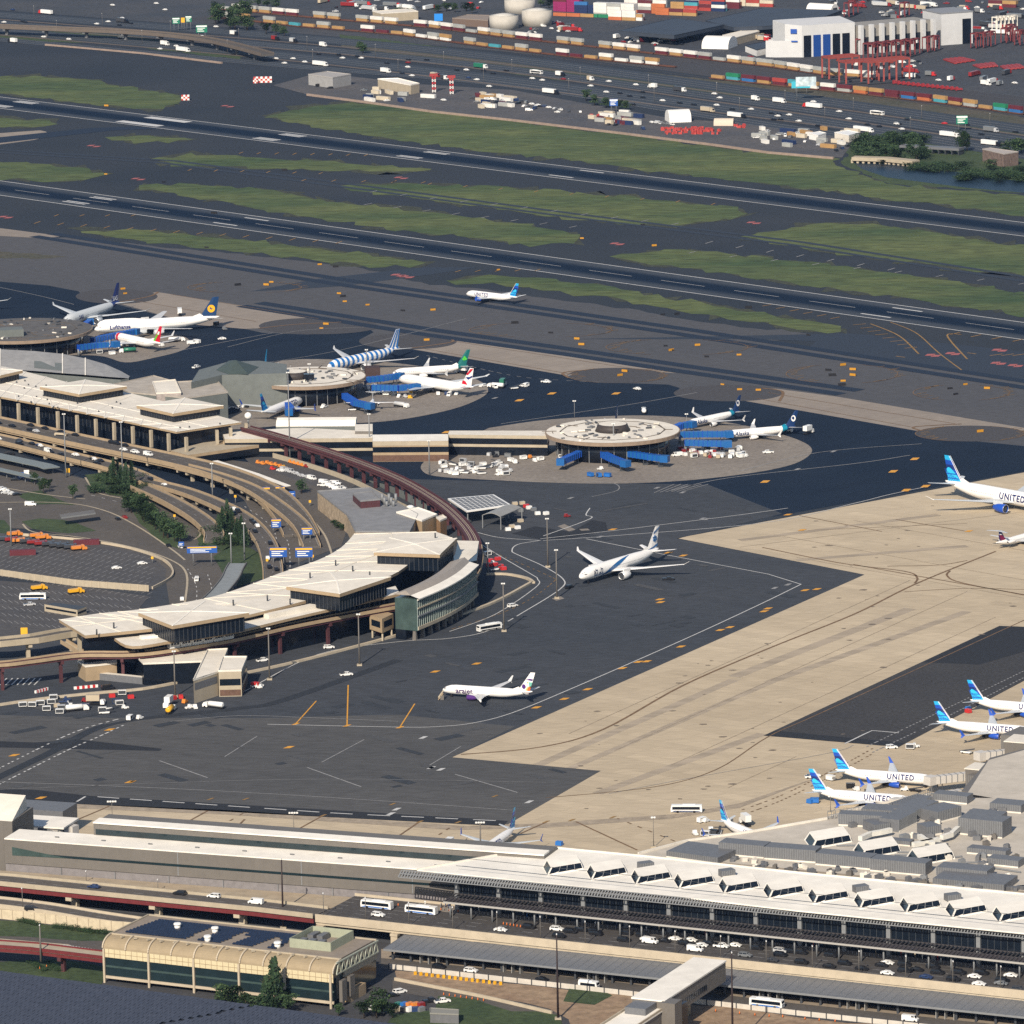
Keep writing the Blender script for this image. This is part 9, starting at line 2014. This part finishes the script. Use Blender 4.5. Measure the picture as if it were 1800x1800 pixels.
for x, y, h in ((392, 938, 13), (400, 932, 15), (408, 940, 13), (385, 945, 11), (425, 958, 14), (418, 952, 11), (431, 962, 11)): tree('conifer', x, y, h, 8, 'in the clump above the lawn', 'clump above the lawn')
for i in range(14): tree('bush', 360 + rnd.uniform(0, 60), 940 + rnd.uniform(-10, 30), rnd.uniform(4, 6), rnd.uniform(7, 10), 'in the clump above the lawn', 'clump above the lawn')
for x, y, h, w in ((128, 878, 8.5, 7), (77, 868, 9, 8), (62, 852, 7, 7), (86, 860, 6, 6), (348, 832, 6, 7), (338, 832, 6, 7), (357, 834, 6, 6), (530, 868, 7.5, 9), (588, 925, 3.5, 5), (602, 933, 3.5, 5), (595, 929, 3.5, 5)): tree('round', x, y, h, w, 'standing singly among the terminal roads', 'single trees of the loops')
pt2 = 'round the far pond'
for i in range(46): tree('round' if i % 3 else 'bush', rnd.uniform(1505, 1625), 262 + rnd.uniform(-12, 22), rnd.uniform(6, 11), rnd.uniform(10, 16), pt2, 'trees round the pond')
for i in range(22): tree('bush', rnd.uniform(1600, 1710), 296 + rnd.uniform(-6, 8), rnd.uniform(3, 6), rnd.uniform(9, 14), pt2, 'trees round the pond')
for i in range(30): tree('bush', rnd.uniform(1690, 1800), 306 + rnd.uniform(-4, 16), rnd.uniform(4, 7), rnd.uniform(10, 15), pt2, 'trees round the pond')
for x, y, h, w in ((1693, 268, 17, 14), (1700, 266, 13, 12), (1785, 272, 12, 16), (1796, 268, 11, 14), (1770, 272, 9, 12), (1740, 300, 8, 12), (1550, 292, 5, 9)): tree('round', x, y, h, w, pt2, 'trees round the pond')
for i in range(15): tree('round', rnd.choice([rnd.uniform(368, 400), rnd.uniform(405, 450)]), rnd.uniform(30, 56), rnd.uniform(11, 17), rnd.uniform(12, 17), 'beside the green highway signs', 'trees by the far highway')
for x, y in ((455, 12), (470, 13), (485, 16), (468, 60), (485, 62), (500, 64), (635, 88), (638, 94), (770, 22), (785, 20), (800, 22), (820, 20), (830, 24), (720, 30), (950, 12), (965, 14), (1030, 178), (1045, 186), (1065, 190), (1088, 192), (1100, 194), (700, 28)): tree('round', x, y, rnd.uniform(7, 11), rnd.uniform(8, 14), 'scattered along the rail yard and port', 'trees of the port')
# ------------------------------------------------------------ the air
hb = MB(); hb.box((0, 4000, 310), (18200, 20200, 626))
hm = bpy.data.materials.new('haze'); hm.use_nodes = True; n_ = hm.node_tree.nodes; n_.remove(n_['Principled BSDF']); v_ = n_.new('ShaderNodeVolumePrincipled')
v_.inputs['Color'].default_value = (.30, .52, 1, 1); v_.inputs['Density'].default_value = 9e-6; v_.inputs['Anisotropy'].default_value = 0.0
hm.node_tree.links.new(v_.outputs[0], n_['Material Output'].inputs['Volume'])
hz_ = tag(hb.build('haze', hm), kind='stuff')
flush_lines()
# ------------------------------------------------------------ labels: what cannot be told apart by look gets its place in the row
from collections import defaultdict
_by = defaultdict(list)
for o, stem in SERIES: _by[stem].append(o)
for stem, os_ in _by.items():
 os_.sort(key=lambda o: PX(o.location)[0] + PX(o.location)[1] * .01)
 for i, o in enumerate(os_): o['label'] = stem if len(os_) == 1 else '%s, %s from the left' % (stem, nth(i))
for o in COL.objects:
 if o.get('label') and len(o['label'].split()) > 16: print('LONG', o['label'])
